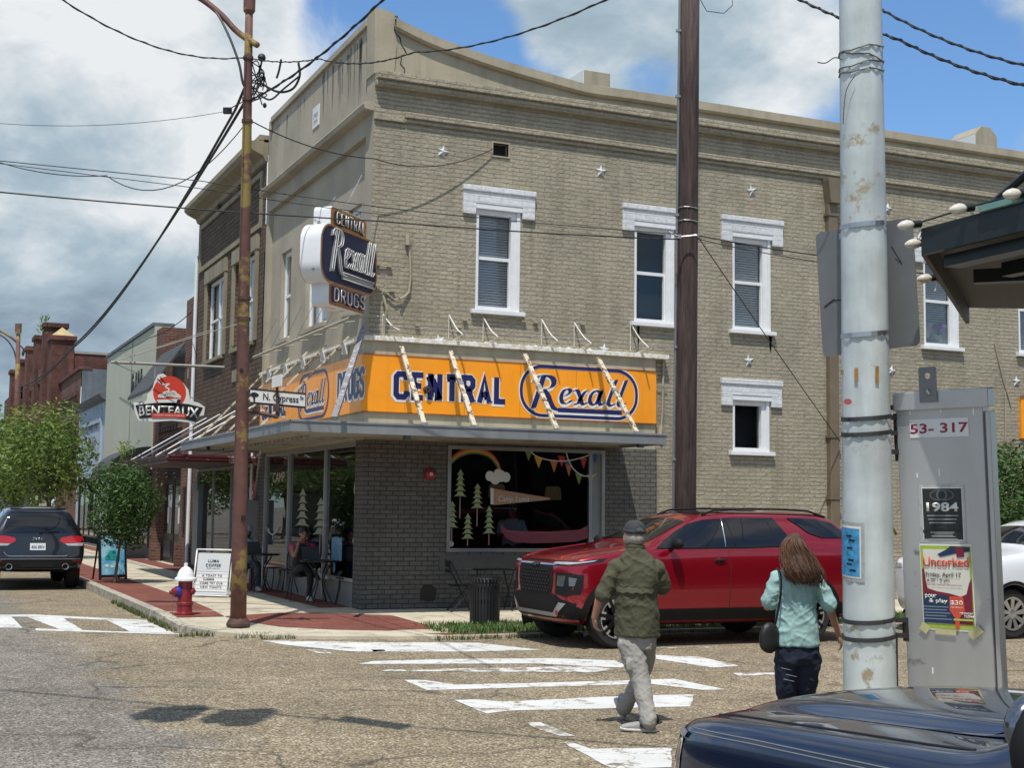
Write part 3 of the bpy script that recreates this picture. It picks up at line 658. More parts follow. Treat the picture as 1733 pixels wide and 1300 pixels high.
# vent
b=MB(); b.quad((2.22,.14,8.08),(2.52,.14,8.08),(2.52,.14,8.31),(2.22,.14,8.31)); v=b.build('vent',M_dark,BL)
b=MB(); 
for (x0,x1,z0,z1) in ((2.19,2.55,8.31,8.335),(2.19,2.55,8.055,8.08),(2.19,2.22,8.08,8.31),(2.52,2.55,8.08,8.31)): b.box(x0,x1,-.022,.05,z0,z1)
b.build('frame',M_pstucco,v)
def sash(w,par,blinds=True,lint=True,curt=False,small=False):
    x0,x1,z0,z1=w
    fr=MB()
    fr.box(x0-.002,x0+.05,.0,.14,z0,z1); fr.box(x1-.16,x1+.002,.02,.145,z0,z1); fr.box(x0+.05,x1-.16,.02,.14,z1-.10,z1); fr.box(x0+.05,x1-.16,.02,.14,z0,z0+.07)
    fr.box(x1-.06,x1+.004,-.012,.02,z0,z1)
    fw=fr.build('window',M_white,par,bevel=.004)
    g=MB(); zm=(z0+z1)/2+.03
    sa=MB()
    if not small: sa.box(x0+.05,x1-.16,.06,.125,zm-.03,zm+.03); sa.box(x0+.05,x0+.075,.05,.12,z0+.07,zm-.03); sa.box(x1-.185,x1-.16,.05,.12,z0+.07,zm-.03); sa.build('sash_bar',M_white,fw)
    g.box(x0+.05,x1-.16,.10,.106,z0+.07,z1-.10); g.build('pane',M_glass,fw)
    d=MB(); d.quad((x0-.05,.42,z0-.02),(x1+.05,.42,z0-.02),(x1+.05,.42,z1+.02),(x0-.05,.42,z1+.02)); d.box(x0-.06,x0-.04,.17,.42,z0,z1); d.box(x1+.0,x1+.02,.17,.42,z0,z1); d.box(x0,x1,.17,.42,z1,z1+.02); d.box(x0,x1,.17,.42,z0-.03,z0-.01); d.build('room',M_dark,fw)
    if blinds:
        bl=MB(); k=0; z=z1-.12
        while z>z0+.09:
            bl.add([(x0+.06,.150,z),(x1-.17,.150,z),(x1-.17,.166,z-.034),(x0+.06,.166,z-.034)],[(0,1,2,3)]); z-=.047
        bl.fixn=False; bl.build('blind',M_blind,fw)
    if curt:
        c=MB(); c.quad((x0+.06,.14,z0+.08),(x1-.17,.14,z0+.08),(x1-.17,.14,z0+.5),(x0+.06,.14,z0+.5)); c.build('curtain',M_curt,fw)
    s=MB(); s.box(x0-.09,x1+.09,-.09,.06,z0-.075,z0-.002); s.build('sill',M_white,fw,bevel=.006)
    if lint:
        l=MB(); e=.27; zt=z1+.39
        l.box(x0-e,x1+e,-.06,.0,z1+.08,zt-.10); l.box(x0-e-.01,x1+e+.01,-.085,.0,zt-.10,zt); l.box(x0-e,x0-.03,-.06,.0,z1-.12,z1+.08); l.box(x1+.03,x1+e,-.06,.0,z1-.12,z1+.08)
        l.build('lintel',M_wbrick,fw,bevel=.008)
        l=MB(); l.box(x0-.028,x1+.028,-.05,.012,z1-.01,z1+.078); l.build('lintel',M_white,fw,bevel=.004)
    return fw
sash(W1,BL); sash(W2,BL,False); sash(W3,BL); sash(W4,BL,True,True,True); sash(W5,BL); sash(W6,BL); sash(SW,BL,False,True,False,True)
# star anchor plates
def star(x,z,r=.115,rot=0.):
    b=MB(); n=5; ring=[]
    for k in range(10):
        a=math.pi/2+rot+k*math.pi/5; rr=r if k%2==0 else r*.42; ring.append((x+math.cos(a)*rr,-.004,z+math.sin(a)*rr))
    b.add(ring+[(x,-.05,z)]+[(p[0],.02,p[2]) for p in ring],[(k,(k+1)%10,10) for k in range(10)]+[(11+k,11+(k+1)%10,(k+1)%10,k) for k in range(10)])
    return b.build('wall_star',M_star,BL)
for i,(px,py) in enumerate(((749,257),(1017,290),(1272,323),(1502,353),(1267,611),(1508,628),(1720,646),(743,577),(1022,592))):
    p=S(px,py); star(p.x,p.z,.125,.12*((i*7)%5-2))
# downspout
b=MB(); b.box(9.40,9.62,-.14,0,.1,8.0); b.build('downspout',M_brown,BL,bevel=.02)
b=MB(); b.prism([(-.17,0),(.17,0),(.17,-.06),(.11,-.5),(-.11,-.5),(-.17,-.06)],(9.51,-.22,8.45),X_,Z_,(0,.21,0)); dh=b.build('downspout_head',M_brown,BL)
b=MB()
for z in (7.7,5.9,3.3,2.1): b.box(9.37,9.65,-.155,0,z,z+.05)
b.build_each('downspout_strap',M_brown,BL)
# conduits and odd iron on the side wall
b=MB()
q=[S(692,395,-.03),S(694,440,-.03),S(695,470,-.03),S(692,495,-.03),S(684,503,-.05),S(676,506,-.1)]; b.tube(q,.022,6)
q=[S(690,396,-.04),S(690,415,-.04)]; b.tube(q,.05,6)
q=[S(1123,605,-.03),S(1122,650,-.03),S(1121,700,-.03),S(1119,722,-.03)]; b.tube(q,.02,6); q=[S(1119,720,-.05),S(1117,735,-.05)]; b.tube(q,.055,6)
q=[S(1683,580,-.02),S(1697,640,-.02),S(1712,690,-.02)]; b.tube(q,.012,5); q=[S(1701,662,-.03),S(1702,750,-.03)]; b.tube(q,.014,5)
q=[S(652,495,-.05),S(668,508,-.05),S(684,503,-.05)]; b.tube(q,.016,5); q=[S(648,500,-.06),S(655,523,-.1),S(650,545,-.06),S(649,580,-.05)]; b.tube(q,.024,6)
for (x,y) in ((637,447),(657,450),(640,490),(662,492),(786,541),(775,553),(885,543),(905,545),(985,548),(705,550)):
    p=S(x,y,-.02); b.box(p.x-.03,p.x+.05,-.06,0,p.z-.02,p.z+.02)
p0=S(632,449,-.03); p1=S(662,452,-.03); b.tube([p0,p1],.016,5); p0=S(634,492,-.03); p1=S(668,494,-.03); b.tube([p0,p1],.016,5)
b.build_each('wall_conduit',M_pstucco,BL)
# chimneys
def chim(px0,px1,pyt,cut=0.):
    yb=2.2
    a=S(px0,pyt,yb); c=S(px1,pyt,yb); b=MB(); w=c.x-a.x
    if cut: b.prism([(0,-1.6),(0,-cut),(cut,0),(w-cut,0),(w,-cut),(w,-1.6)],(a.x,yb,a.z),X_,Z_,(0,.85,0))
    else: b.prism([(0,-1.6),(0,0),(w,0),(w,-1.6)],(a.x,yb,a.z),X_,Z_,(0,.85,0))
    o=b.build('chimney',M_pstucco,BL,bevel=.01)
    b=MB(); b.prism([(-.012,-1.6),(-.012,-cut-.02),(0,-cut-.02),(0,-1.6)],(a.x,yb-.005,a.z),X_,Z_,(0,.86,0)); b.build('chimney_flank',M_coping,o)
chim(988,1033,117); chim(1650,1687,211,.2)
# ---- front wall (x = 0): stucco bay
FZ=10.33; Y1=7.45
FA=(5.58,6.38,5.30,7.18); FB=(2.92,4.42,5.30,7.18); FC=(.88,1.66,5.30,7.18)
b=MB()
b.wall(0,.10,.42,7.22,4.3,8.25,[FA,FB,FC],.16)                    # recessed panel
b.wall(0,0,0,Y1,4.3,FZ,[(.42,7.22,4.29,8.25)],.10)
b.wall(0,.0,0,Y1,2.9,4.3,[],.1)
b.quad((0,Y1,2.9),(.4,Y1,2.9),(.4,Y1,FZ),(0,Y1,FZ)); b.quad((0,0,FZ),(0,Y1,FZ),(.4,Y1,FZ),(.4,0,FZ)); b.quad((.4,0,FZ-.6),(.4,Y1,FZ-.6),(.4,Y1,FZ),(.4,0,FZ))
b.build('stucco_front',M_fstucco,BL)
b=MB(); b.box(-.06,.36,.38,7.1,FZ-.13,FZ+.0); b.box(-.055,.0,7.1,7.25,FZ-.28,FZ-.06); b.build('parapet_cap',M_fstucco,BL,bevel=.012)
b=MB(); b.prism([(0,0),(-.16,.02),(-.19,.10),(-.16,.14),(0,.16)],(0,0.0,8.60),X_,Z_,(0,Y1,0)); b.build('ledge',M_fstucco,BL)
b=MB(); b.box(-.02,.0,3.38,3.83,9.22,9.64); ds=b.build('date_stone',mat('date_stone_white',(.66,.67,.66),.7,var=.08,vscale=10),BL,bevel=.004)
text_on('engraving','1901',(-.022,3.605,9.46),-Y_,Z_,.28,.09,mat('engraving_grey',(.3,.3,.3),.8),ds,ext=.002,lift=.001); text_on('engraving','I.O.O.F',(-.022,3.605,9.34),-Y_,Z_,.26,.07,mat('engraving_grey',(.3,.3,.3),.8),ds,ext=.002,lift=.001)
def fsash(w,par,px=.10,trim=None):
    y0,y1,z0,z1=w
    fr=MB(); fr.box(px+.08,px+.15,y0,y0+.07,z0,z1); fr.box(px+.08,px+.15,y1-.07,y1,z0,z1); fr.box(px+.08,px+.15,y0+.07,y1-.07,z1-.08,z1); fr.box(px+.08,px+.15,y0+.07,y1-.07,z0,z0+.08)
    zm=(z0+z1)/2
    fr.box(px+.09,px+.14,y0+.07,y1-.07,zm-.03,zm+.03)
    fr.box(px+.10,px+.15,y0+.07,y0+.12,z0+.08,zm-.03); fr.box(px+.10,px+.15,y1-.12,y1-.07,z0+.08,zm-.03)
    if y1-y0>1.2: fr.box(px+.09,px+.145,(y0+y1)/2-.05,(y0+y1)/2+.05,z0+.08,z1-.08)
    fw=fr.build('window',M_white,par,bevel=.004)
    g=MB(); g.box(px+.115,px+.121,y0+.07,y1-.07,z0+.08,z1-.08); g.build('pane',M_glass,fw)
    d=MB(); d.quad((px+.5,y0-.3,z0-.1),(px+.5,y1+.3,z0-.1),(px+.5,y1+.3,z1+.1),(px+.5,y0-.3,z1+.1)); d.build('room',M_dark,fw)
    c=MB(); n=14                                                 # pale curtain folds
    for i in range(n):
        ya=y0+.07+(y1-y0-.14)*i/n; yb=y0+.07+(y1-y0-.14)*(i+1)/n; xa=px+.2+.03*(i%2); xb=px+.2+.03*((i+1)%2); c.quad((xa,ya,z0),(xb,yb,z0),(xb,yb,z1),(xa,ya,z1))
    if trim!='nocurtain': c.build('curtain',mat('white_curtain',(.62,.62,.6),.8),fw)
    s=MB(); s.box(px-.10,px+.09,y0-.06,y1+.06,z0-.09,z0-.002); s.build('sill',trim if trim and trim!='nocurtain' else M_fstucco,fw,bevel=.005)
    return fw
fsash(FA,BL); fsash(FB,BL); fsash(FC,BL)
# ---- grey brick veneer round the ground floor
SWN=(1.42,4.44,1.09,2.90)
b=MB(); VY=-.12
b.wall(1,VY,-.09,5.52,0.0,2.95,[SWN],.12); b.quad((5.52,VY,0),(5.52,0,0),(5.52,0,2.95),(5.52,VY,2.95))
b.wall(0,-.09,VY,.30,0,2.95,[],.1); b.wall(0,-.06,6.62,7.45,0,2.95,[],.1); b.quad((-.09,.30,0),(.3,.30,0),(.3,.30,2.95),(-.09,.30,2.95)); b.quad((-.06,6.62,0),(.3,6.62,0),(.3,6.62,2.95),(-.06,6.62,2.95))
b.build_each('veneer_wall',M_vbrick,BL)
b=MB(); b.box(SWN[0]-.12,SWN[1]+.2,VY-.012,VY-.0,SWN[2]-.26,SWN[2]-.05); b.build('rendered_apron',mat('apron_grey',(.10,.094,.08),.85,var=.15),BL)
b=MB(); b.box(-.085,5.5,-.10,.0,2.95,4.62); b.box(-.085,.0,0,7.0,2.95,4.62); b.build('sign_backing',mat('beige_boards',(.43,.385,.27),.75,var=.15,vscale=4,streak=.3),BL)
b=MB(); b.box(-.15,5.75,-.17,.0,4.62,4.70); b.box(-.15,.0,0,7.1,4.62,4.68); b.build('sign_ledge',mat('peeling_cream_paint',(.62,.57,.44),.8,var=.2,vscale=9,spot=(.78,.77,.74),spots=.5,spscale=12,bump=.5),BL,bevel=.008)
b=MB()
for i in range(26):                                              # flaking paint above the ledge
    x=.1+i*.2+random.uniform(-.06,.06); z=4.70; w=random.uniform(.04,.14); h=random.uniform(.015,.055)
    b.prism([(0,0),(w,0),(w*.8,h*.7),(w*.5,h),(w*.2,h*.5)],(x,-.015,z),X_,Z_,(0,.014,0))
b.build_each('paint_flake',mat('flaking_white',(.72,.72,.69),.8),BL)
# shop window in the side wall
def storefront():
    x0,x1,z0,z1=SWN; fr=MB(); y0=VY-.03; y1=VY+.09
    fr.box(x0,x0+.06,y0,y1,z0,z1); fr.box(x1-.06,x1,y0,y1,z0,z1); fr.box(x0+.06,x1-.06,y0,y1,z1-.06,z1); fr.box(x0+.06,x1-.06,y0,y1,z0,z0+.06); fr.box(x1-.30,x1-.24,y0+.03,y1,z0+.06,z1-.06)
    w=fr.build('shop_window',M_alum,BL,bevel=.004)
    g=MB(); g.box(x0+.06,x1-.30,VY+.03,VY+.038,z0+.06,z1-.06); g.build('pane',M_glassdk,w)
    g=MB(); g.box(x1-.24,x1-.06,VY+.05,VY+.058,z0+.06,z1-.06); g.build('side_panel',mat('grey_panel',(.26,.27,.26),.5),w)
    return w
SHOP=storefront()
# storefront on the front
def front_glazing():
    fr=MB(); zt=2.86
    ys=[.30,2.20,4.74,6.62]
    for y in ys: fr.box(-.07,.03,y-.035,y+.035,.14,zt)
    fr.box(-.07,.03,.335,6.58,zt,2.95)
    fr.box(-.06,.02,.335,2.165,.56,.62); fr.box(-.06,.02,4.775,6.585,.56,.62)
    w=fr.build('storefront',M_alum,BL,bevel=.004)
    g=MB(); g.box(-.02,-.012,.335,2.165,.62,zt); g.build('pane',M_glassdk,w)
    g=MB(); g.box(-.02,-.012,4.775,6.585,.62,zt); g.build('pane',M_glassdk,w)
    g=MB(); g.box(-.02,-.012,2.235,4.705,.62,zt); g.build('pane',M_glassdk,w)
    g=MB(); g.box(.0,.05,.335,2.165,.12,.56); g.box(.0,.05,4.775,6.585,.12,.56); g.box(.0,.05,2.235,4.705,.12,.56); g.box(-.06,.02,2.235,4.705,.56,.62); g.build('bulkhead',mat('bulkhead_grey',(.22,.215,.20),.6,var=.12),w)
    return w
STORE=front_glazing()
# interior of the shop: floor, back walls, ceiling, counter
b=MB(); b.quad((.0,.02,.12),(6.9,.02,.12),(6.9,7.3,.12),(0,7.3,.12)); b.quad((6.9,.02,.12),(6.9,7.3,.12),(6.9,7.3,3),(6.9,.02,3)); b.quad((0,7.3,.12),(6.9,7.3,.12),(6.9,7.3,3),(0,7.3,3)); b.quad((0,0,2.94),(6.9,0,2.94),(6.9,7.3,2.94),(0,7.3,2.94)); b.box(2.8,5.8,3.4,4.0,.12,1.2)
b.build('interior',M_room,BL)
# alarm bell and wall patch
p=S(727,803,VY); b=MB(); b.lathe(p,[(0,.085),(.05,.08),(.09,.055),(.105,.02),(.105,0)],18,ax=-Y_); bell=b.build('fire_bell',mat('bell_red',(.28,.02,.025),.35,var=.1),BL,smooth=True,)
b=MB(); b.lathe(p+Vector((0,-.086,0)),[(.012,0),(.026,0),(.026,.006),(.012,.006),(.012,0)],12,ax=-Y_,cap=False); b.build('bell_ring',M_white,bell)
p=S(725,1003,VY); b=MB(); b.prism([(-.15,-.12),(0,-.16),(.12,-.13),(.15,.05),(.05,.14),(-.1,.12),(-.15,.02)],p,X_,Z_,(0,-.006,0)); b.build('wall_patch',mat('damp_patch',(.035,.028,.024),.9),BL)
# ------------------------------------------------------------------ canopy
M_fas=mat('grey_fascia_metal',(.235,.245,.245),.5,.15,var=.12,vscale=2,streak=.2)
M_sof=mat('soffit_boards',(.33,.31,.25),.8,var=.2,vscale=2,spot=(.12,.09,.06),spots=.15,spscale=2)
M_strut=mat('strut_cream_peeling',(.55,.49,.36),.7,var=.2,vscale=8,spot=(.14,.08,.05),spots=.35,spscale=9)
M_strutg=mat('strut_grey_worn',(.24,.24,.25),.6,.3,var=.25,vscale=9,spot=(.5,.5,.5),spots=.2,spscale=14)
CZ0,CZ1=2.95,3.13; CX=-1.74; CY=-1.74; CXR=4.72; CYE=7.0
CN=b=MB(); b.prism([(CX,CY),(CXR,CY),(CXR,-.13),(-.1,-.13),(-.1,CYE),(CX,CYE)],(0,0,CZ0+.05),X_,Y_,(0,0,CZ1-CZ0-.08)); 
cano=b.build('canopy',M_sof,BL)
b=MB(); b.box(CX-.03,CXR+.03,CY-.03,CY,CZ0,CZ1); b.box(CX-.03,CX,CY,CYE+.03,CZ0,CZ1); b.box(CXR,CXR+.03,CY,-.13,CZ0,CZ1); b.box(CX,-.1,CYE,CYE+.03,CZ0,CZ1); b.box(CX-.045,CXR+.045,CY-.045,CY-.03,CZ1-.03,CZ1+.005); b.box(CX-.045,CX-.03,CY-.045,CYE+.03,CZ1-.03,CZ1+.005)
b.build('fascia',M_fas,cano,bevel=.004)
b=MB()
for px in (690,1086): p=P(px,752,1,CY-.03); b.box(p.x-.05,p.x+.05,CY-.03,CY+.05,CZ0-.06,CZ0)
for y in (1.6,4.4): b.box(CX-.02,CX+.05,y,y+.05,CZ0-.07,CZ0)
b.build_each('drain_outlet',M_dark,cano)
b=MB()
for i in range(22):                                              # corrugated soffit edge by the wall
    b.box(-1.05+.0,-.98,.0+i*.3,.14+i*.3,CZ0+.0,CZ0+.049)
b.build_each('soffit_lath',M_sof,cano)
for (tx,ty,bx,by) in ((679,588,718,714),(762,595,803,717),(888,600,943,722),(1012,606,1078,728)):
    a=S(tx,ty,-.17); c=P(bx,by,2,CZ1+.01); c=Vector((a.x+(c.x-a.x)*.0+.0,CY+.12,CZ1+.01)); c.x=P(bx,by,1,CY+.12).x
    b=MB(); b.beam(a,c,.075,.05); s=b.build('strut',M_strut,cano)
    b=MB(); m_=a.lerp(c,.45); b.obox(m_,(c-a).normalized(),X_,(c-a).normalized().cross(X_),.045,.042,.03); b.obox(c,X_,Y_,Z_,.05,.05,.025); b.build_each('strut_clamp',M_strutg,s)
a=Vector((-.1,-.05,4.85)); c=P(566,708,2,CZ1); b=MB(); b.beam(a,c,.085,.06); b.build('strut',M_strutg,cano)
for i in range(5):
    y=.85+i*1.32; a=Vector((-.09,y,4.78)); c=Vector((CX+.12,y,CZ1)); b=MB(); b.beam(a,c,.036,.03); b.build('strut',M_strut,cano)
    b=MB(); b.box(-.2,-.1,y-.04,y+.04,4.47,4.66); b.build('strut_box',M_white,cano)
b=MB()
for (tx,ty,bx,by) in ((648,532,676,578),(760,533,783,579),(818,537,843,584),(917,541,944,589),(972,546,1001,592),(1067,547,1098,586)):
    a=S(tx,ty,-.02); c=P(bx,by,1,-.42); c.z=4.78
    m1=a.lerp(c,.5)+Vector((.02,.03,-.05)); b.tube(catmull([a,m1,c],5),.014,5); b.tube([c,(c.x-.03,-.05,4.72)],.012,5); b.tube([a,(a.x,-.02,4.75)],.008,4)
b.build_each('tie_rod',mat('rod_white',(.66,.64,.58),.6),cano)
b=MB(); b.tube([(.05,-.3,4.86),(2.2,-.3,4.84),(4.1,-.3,4.86),(5.6,-.32,4.8)],.008,5); b.build('tie_wire',M_strutg,cano)
b=MB(); b.tube([(-.3,.1,5.0),(-.3,7,5.0)],.03,6); b.tube([(-.3,.2,5.02),(.1,-.2,5.02)],.02,6)
for i in range(7): b.tube([(-.3,.8+i,5.0),(0,.8+i,5.05)],.012,5); b.tube([(-.28,.8+i*.98,4.98),(-.05,.2+i*.98,5.75)],.007,4)
b.build_each('tie_rod',mat('rod_grey_cream',(.36,.33,.26),.7),cano)

# rain and soot stains with shapes of their own
rs=random.Random(31)
def stain(par,m,u,z,w,l,face):
    b=MB(); n=5; L_=[];R2=[]
    for k in range(n+1):
        t=k/n; ww=w*(1-t)**.7*(.8+.4*rs.random()); L_.append((u-ww/2,z-l*t)); R2.append((u+ww/2,z-l*t))
    pt=(lambda a,c:(-.0025,a,c)) if face=='front' else (lambda a,c:(a,-.0025,c))
    b.add([pt(*p) for p in L_+R2],[(k,k+1,n+2+k,n+1+k) for k in range(n)]); b.build('stain',m,par)
M_st1=mat('soot_stain',(.115,.105,.085),.95,var=.35,vscale=6); M_st2=mat('rain_stain',(.285,.252,.186),.9,var=.1,vscale=6)
for i in range(26): stain(BL,M_st1,.12+rs.random()**1.4*3.2,10.05+rs.uniform(-.05,.14),rs.uniform(.03,.11),rs.uniform(.2,1.15),'front')
for i in range(7): stain(BL,M_st1,rs.uniform(4,7.2),10.06,rs.uniform(.02,.06),rs.uniform(.2,.6),'front')
for (x0,x1,z0,z1) in (W1,W2,W3,W4,W5):
    for k in range(3): stain(BL,M_st2,rs.uniform(x0-.08,x1+.08),z0-.08,rs.uniform(.04,.12),rs.uniform(.25,.8),'side')
# ------------------------------------------------------------------ signs
M_or=mat('sign_orange_enamel',(.95,.335,.010),.35,var=.07,vscale=3,streak=.10,spec=.5)
M_navy=mat('sign_navy',(.014,.016,.095),.35,var=.1)
M_sw=mat('sign_white',(.74,.73,.68),.4,var=.05)
M_black=mat('sign_black',(.012,.012,.014),.45,var=.05)
M_red=mat('sign_red',(.62,.05,.025),.45,var=.06)
def stroke(mb,pts,w,O,U,Vv,Nn,lift,t,closed=False):
    """flat ribbon of width w along (u,v) points with mitred corners, thickness t"""
    n=len(pts); P2=[Vector(p) for p in pts]; L=[];Rr=[]
    for i in range(n):
        a=P2[i-1] if (i>0 or closed) else None; c=P2[(i+1)%n] if (i<n-1 or closed) else None; p=P2[i]
        d1=(p-a).normalized() if a is not None else (c-p).normalized(); d2=(c-p).normalized() if c is not None else d1
        n1=Vector((-d1.y,d1.x)); n2=Vector((-d2.y,d2.x)); m=n1+n2
        if m.length<1e-3: m=n1
        m.normalize(); k=min(1.6,1/max(.35,m.dot(n1)))
        L.append(p+m*w/2*k); Rr.append(p-m*w/2*k)
    tp=lambda q,l: O+U*q.x+Vv*q.y+Nn*l
    vs=[tp(q,lift) for q in L]+[tp(q,lift) for q in Rr]+[tp(q,lift+t) for q in L]+[tp(q,lift+t) for q in Rr]
    fs=[]; rng=range(n if closed else n-1)
    for i in rng:
        j=(i+1)%n; fs+=[(i,n+i,n+j,j),(2*n+i,2*n+j,3*n+j,3*n+i),(i,j,2*n+j,2*n+i),(n+i,3*n+i,3*n+j,n+j)]
    if not closed: fs+=[(0,2*n,3*n,n),(n-1,2*n-1,4*n-1,3*n-1)]
    mb.add(vs,fs)
BLK={'C':[[(.58,.74),(.58,.88),(.46,1),(.14,1),(.02,.88),(.02,.12),(.14,0),(.46,0),(.58,.12),(.58,.26)]],
 'E':[[(.56,1),(.05,1),(.05,0),(.56,0)],[(.05,.52),(.46,.52)]],'N':[[(.03,-.09),(.03,1.09)],[(.03,1.02),(.55,-.02)],[(.55,-.09),(.55,1.09)]],
 'T':[[(0,1),(.6,1)],[(.3,1),(.3,-.09)]],'R':[[(.03,-.09),(.03,1),(.42,1),(.55,.88),(.55,.64),(.42,.5),(.03,.5)],[(.28,.5),(.56,-.09)]],
 'A':[[(0,-.09),(.28,1.06),(.56,-.09)],[(.1,.27),(.46,.27)]],'L':[[(.04,1.09),(.04,0),(.55,0)]],
 'D':[[(.03,0),(.03,1),(.38,1),(.55,.86),(.55,.14),(.38,0),(.03,0)]],'U':[[(.03,1.09),(.03,.14),(.15,0),(.42,0),(.54,.14),(.54,1.09)]],
 'G':[[(.57,.78),(.57,.88),(.46,1),(.14,1),(.02,.88),(.02,.12),(.14,0),(.46,0),(.57,.12),(.57,.48),(.34,.48)]],
 'S':[[(.55,.78),(.55,.88),(.43,1),(.15,1),(.03,.88),(.03,.64),(.15,.54),(.43,.46),(.55,.36),(.55,.12),(.43,0),(.15,0),(.03,.12),(.03,.22)]]}
def block(word,parent,O,U,Vv,w,h,lw,sc=1.,shadow=True,gap=.30):
    Nn=U.cross(Vv); adv=.58+gap; tot=adv*len(word)-gap
    for lay,(mm,extra,lift,off) in enumerate(((M_sw,lw*.62,.002,(-.022*h,-.028*h)),(M_navy,0,.006,(0,0)))):
        if lay==0 and not shadow: continue
        mb=MB()
        for i,ch in enumerate(word):
            for st in BLK[ch]:
                q=[((i*adv+p[0]-tot/2)/tot*w+off[0],(p[1]-.5)*(h-lw)+off[1]) for p in st]
                stroke(mb,q,lw+extra,Vector(O),U,Vv,Nn,lift,.003)
        mb.build('lettering' if lay else 'lettering_edge',mm,parent)
def sm2(p,k=6): return [(v.x,v.y) for v in catmull([Vector((a,c,0)) for a,c in p],k)]
REX=[('R',sm2([(.44,1.0),(.36,.72),(.24,.34),(.06,-.22)])),('R',sm2([(.10,.80),(.20,.98),(.48,1.03),(.74,.98),(.84,.80),(.74,.60),(.42,.50)])),('R',sm2([(.44,.50),(.60,.30),(.70,.05),(.82,-.16),(1.02,-.24),(1.2,-.24)])),
 ('l',sm2([(1.12,.26),(1.34,.34),(1.48,.48),(1.38,.58),(1.22,.50),(1.12,.26),(1.18,.04),(1.36,.03),(1.54,.16)])),
 ('l',sm2([(1.62,.52),(1.74,.55),(1.86,.30),(1.96,.02),(2.12,.10)])),('l',sm2([(2.16,.56),(2.02,.46),(1.78,.06),(1.62,.02)])),
 ('l',sm2([(2.66,.50),(2.48,.57),(2.30,.40),(2.24,.16),(2.34,.02),(2.50,.10),(2.70,.52)])),('l',sm2([(2.72,.58),(2.62,.22),(2.66,.03),(2.82,.12)])),
 ('l',sm2([(3.30,1.02),(3.10,.50),(2.98,.14),(3.06,.01),(3.22,.10)])),('l',sm2([(3.70,1.02),(3.50,.50),(3.38,.14),(3.46,.01),(3.66,.14)]))]
def script(parent,O,U,Vv,w,h):
    Nn=U.cross(Vv); O=Vector(O)
    for lay,(mm,ex,lift) in enumerate(((M_sw,.075,.002),(M_navy,0,.006))):
        mb=MB()
        off=(-.012,-.018) if lay==0 else (0,0)
        for kind,st in REX:
            q=[((p[0]-1.9)/3.8*w+off[0],(p[1]-.40)*h/1.3+off[1]) for p in st]
            lw=(.115 if kind=='R' else .082)*h/.66
            nib(mb,q,O,U,Vv,Nn,lw+ex*.5,.25,.003,lift)
            if lay==0: stroke(mb,q,ex*1.0+.02,O,U,Vv,Nn,lift-.0005,.003)
        q=[((p[0]-1.9)/3.8*w+off[0],(p[1]-.40)*h/1.3+off[1]) for p in ((1.0,-.235),(3.52,-.235))]
        stroke(mb,q,.085*h/.66+ex*.62,O,U,Vv,Nn,lift+.0007,.003)
        mb.build('script_lettering' if lay else 'script_edge',mm,parent)
def pill_pts(w,h,r,k=9):
    o=[]
    for cx,cy,a0 in ((w/2-r,h/2-r,0),(-w/2+r,h/2-r,90),(-w/2+r,-h/2+r,180),(w/2-r,-h/2+r,270)):
        for i in range(k+1): a=R_(a0+90*i/k); o.append((cx+math.cos(a)*r,cy+math.sin(a)*r))
    return o
SZ0,SZ1=3.42,4.385; SY=-.135
fs=thing('fascia_sign','wide orange sign reading CENTRAL beside an oval, on the sunny side above the red car','sign',(2.7,SY,3.42))
b=MB(); b.box(-.13,5.5,SY,-.101,SZ0,SZ1); b.build('panel',M_or,fs,bevel=.004)
b=MB()
for x in (.62,1.7,2.75,3.85,4.8): b.box(x,x+.006,SY-.0015,SY,SZ0,SZ1)
b.box(-.13,5.5,SY-.006,SY,SZ1-.012,SZ1+.006); b.box(-.13,5.5,SY-.006,SY,SZ0-.006,SZ0+.01); b.build('panel_seam',mat('seam_dark_orange',(.35,.10,.02),.5),fs)
a=S(664,652,SY); c=S(861,662,SY); t=S(690,629,SY); u=S(690,677,SY)
block('CENTRAL',fs,((a.x+c.x)/2,SY,(t.z+u.z)/2),X_,Z_,c.x-a.x-.12,t.z-u.z,.096,gap=.36)
a=S(900,660,SY); c=S(1064,668,SY); t=S(990,640,SY); u=S(990,697,SY)
script(fs,((a.x+c.x)/2,SY,(t.z+u.z)/2+.01),X_,Z_,c.x-a.x,(t.z-u.z)*1.02)
a=S(882,664,SY); c=S(1077,672,SY); t=S(980,624,SY); u=S(980,706,SY)
pw,ph=c.x-a.x,t.z-u.z; po=Vector(((a.x+c.x)/2,SY,(t.z+u.z)/2)); mb=MB(); stroke(mb,pill_pts(pw,ph,ph*.47),.055,po,X_,Z_,-Y_,.004,.003,True); mb.build('oval_ring',M_navy,fs)
mb=MB(); stroke(mb,pill_pts(pw+.012,ph+.012,ph*.475),.085,po,X_,Z_,-Y_,.0015,.002,True); mb.build('oval_edge',M_sw,fs)
p=S(722,660,SY); b=MB(); b.prism([(math.cos(R_(k*72+90))*.075,math.sin(R_(k*72+90))*.075) for k in range(5)],p,X_,Z_,(0,-.03,0)); b.lathe(p+Vector((0,-.03,0)),[(.05,0),(.045,.05),(.02,.05),(.015,.01)],12,ax=-Y_); b.build('bracket_rosette',mat('rust_dark',(.07,.04,.03),.8,var=.3,vscale=14),fs)
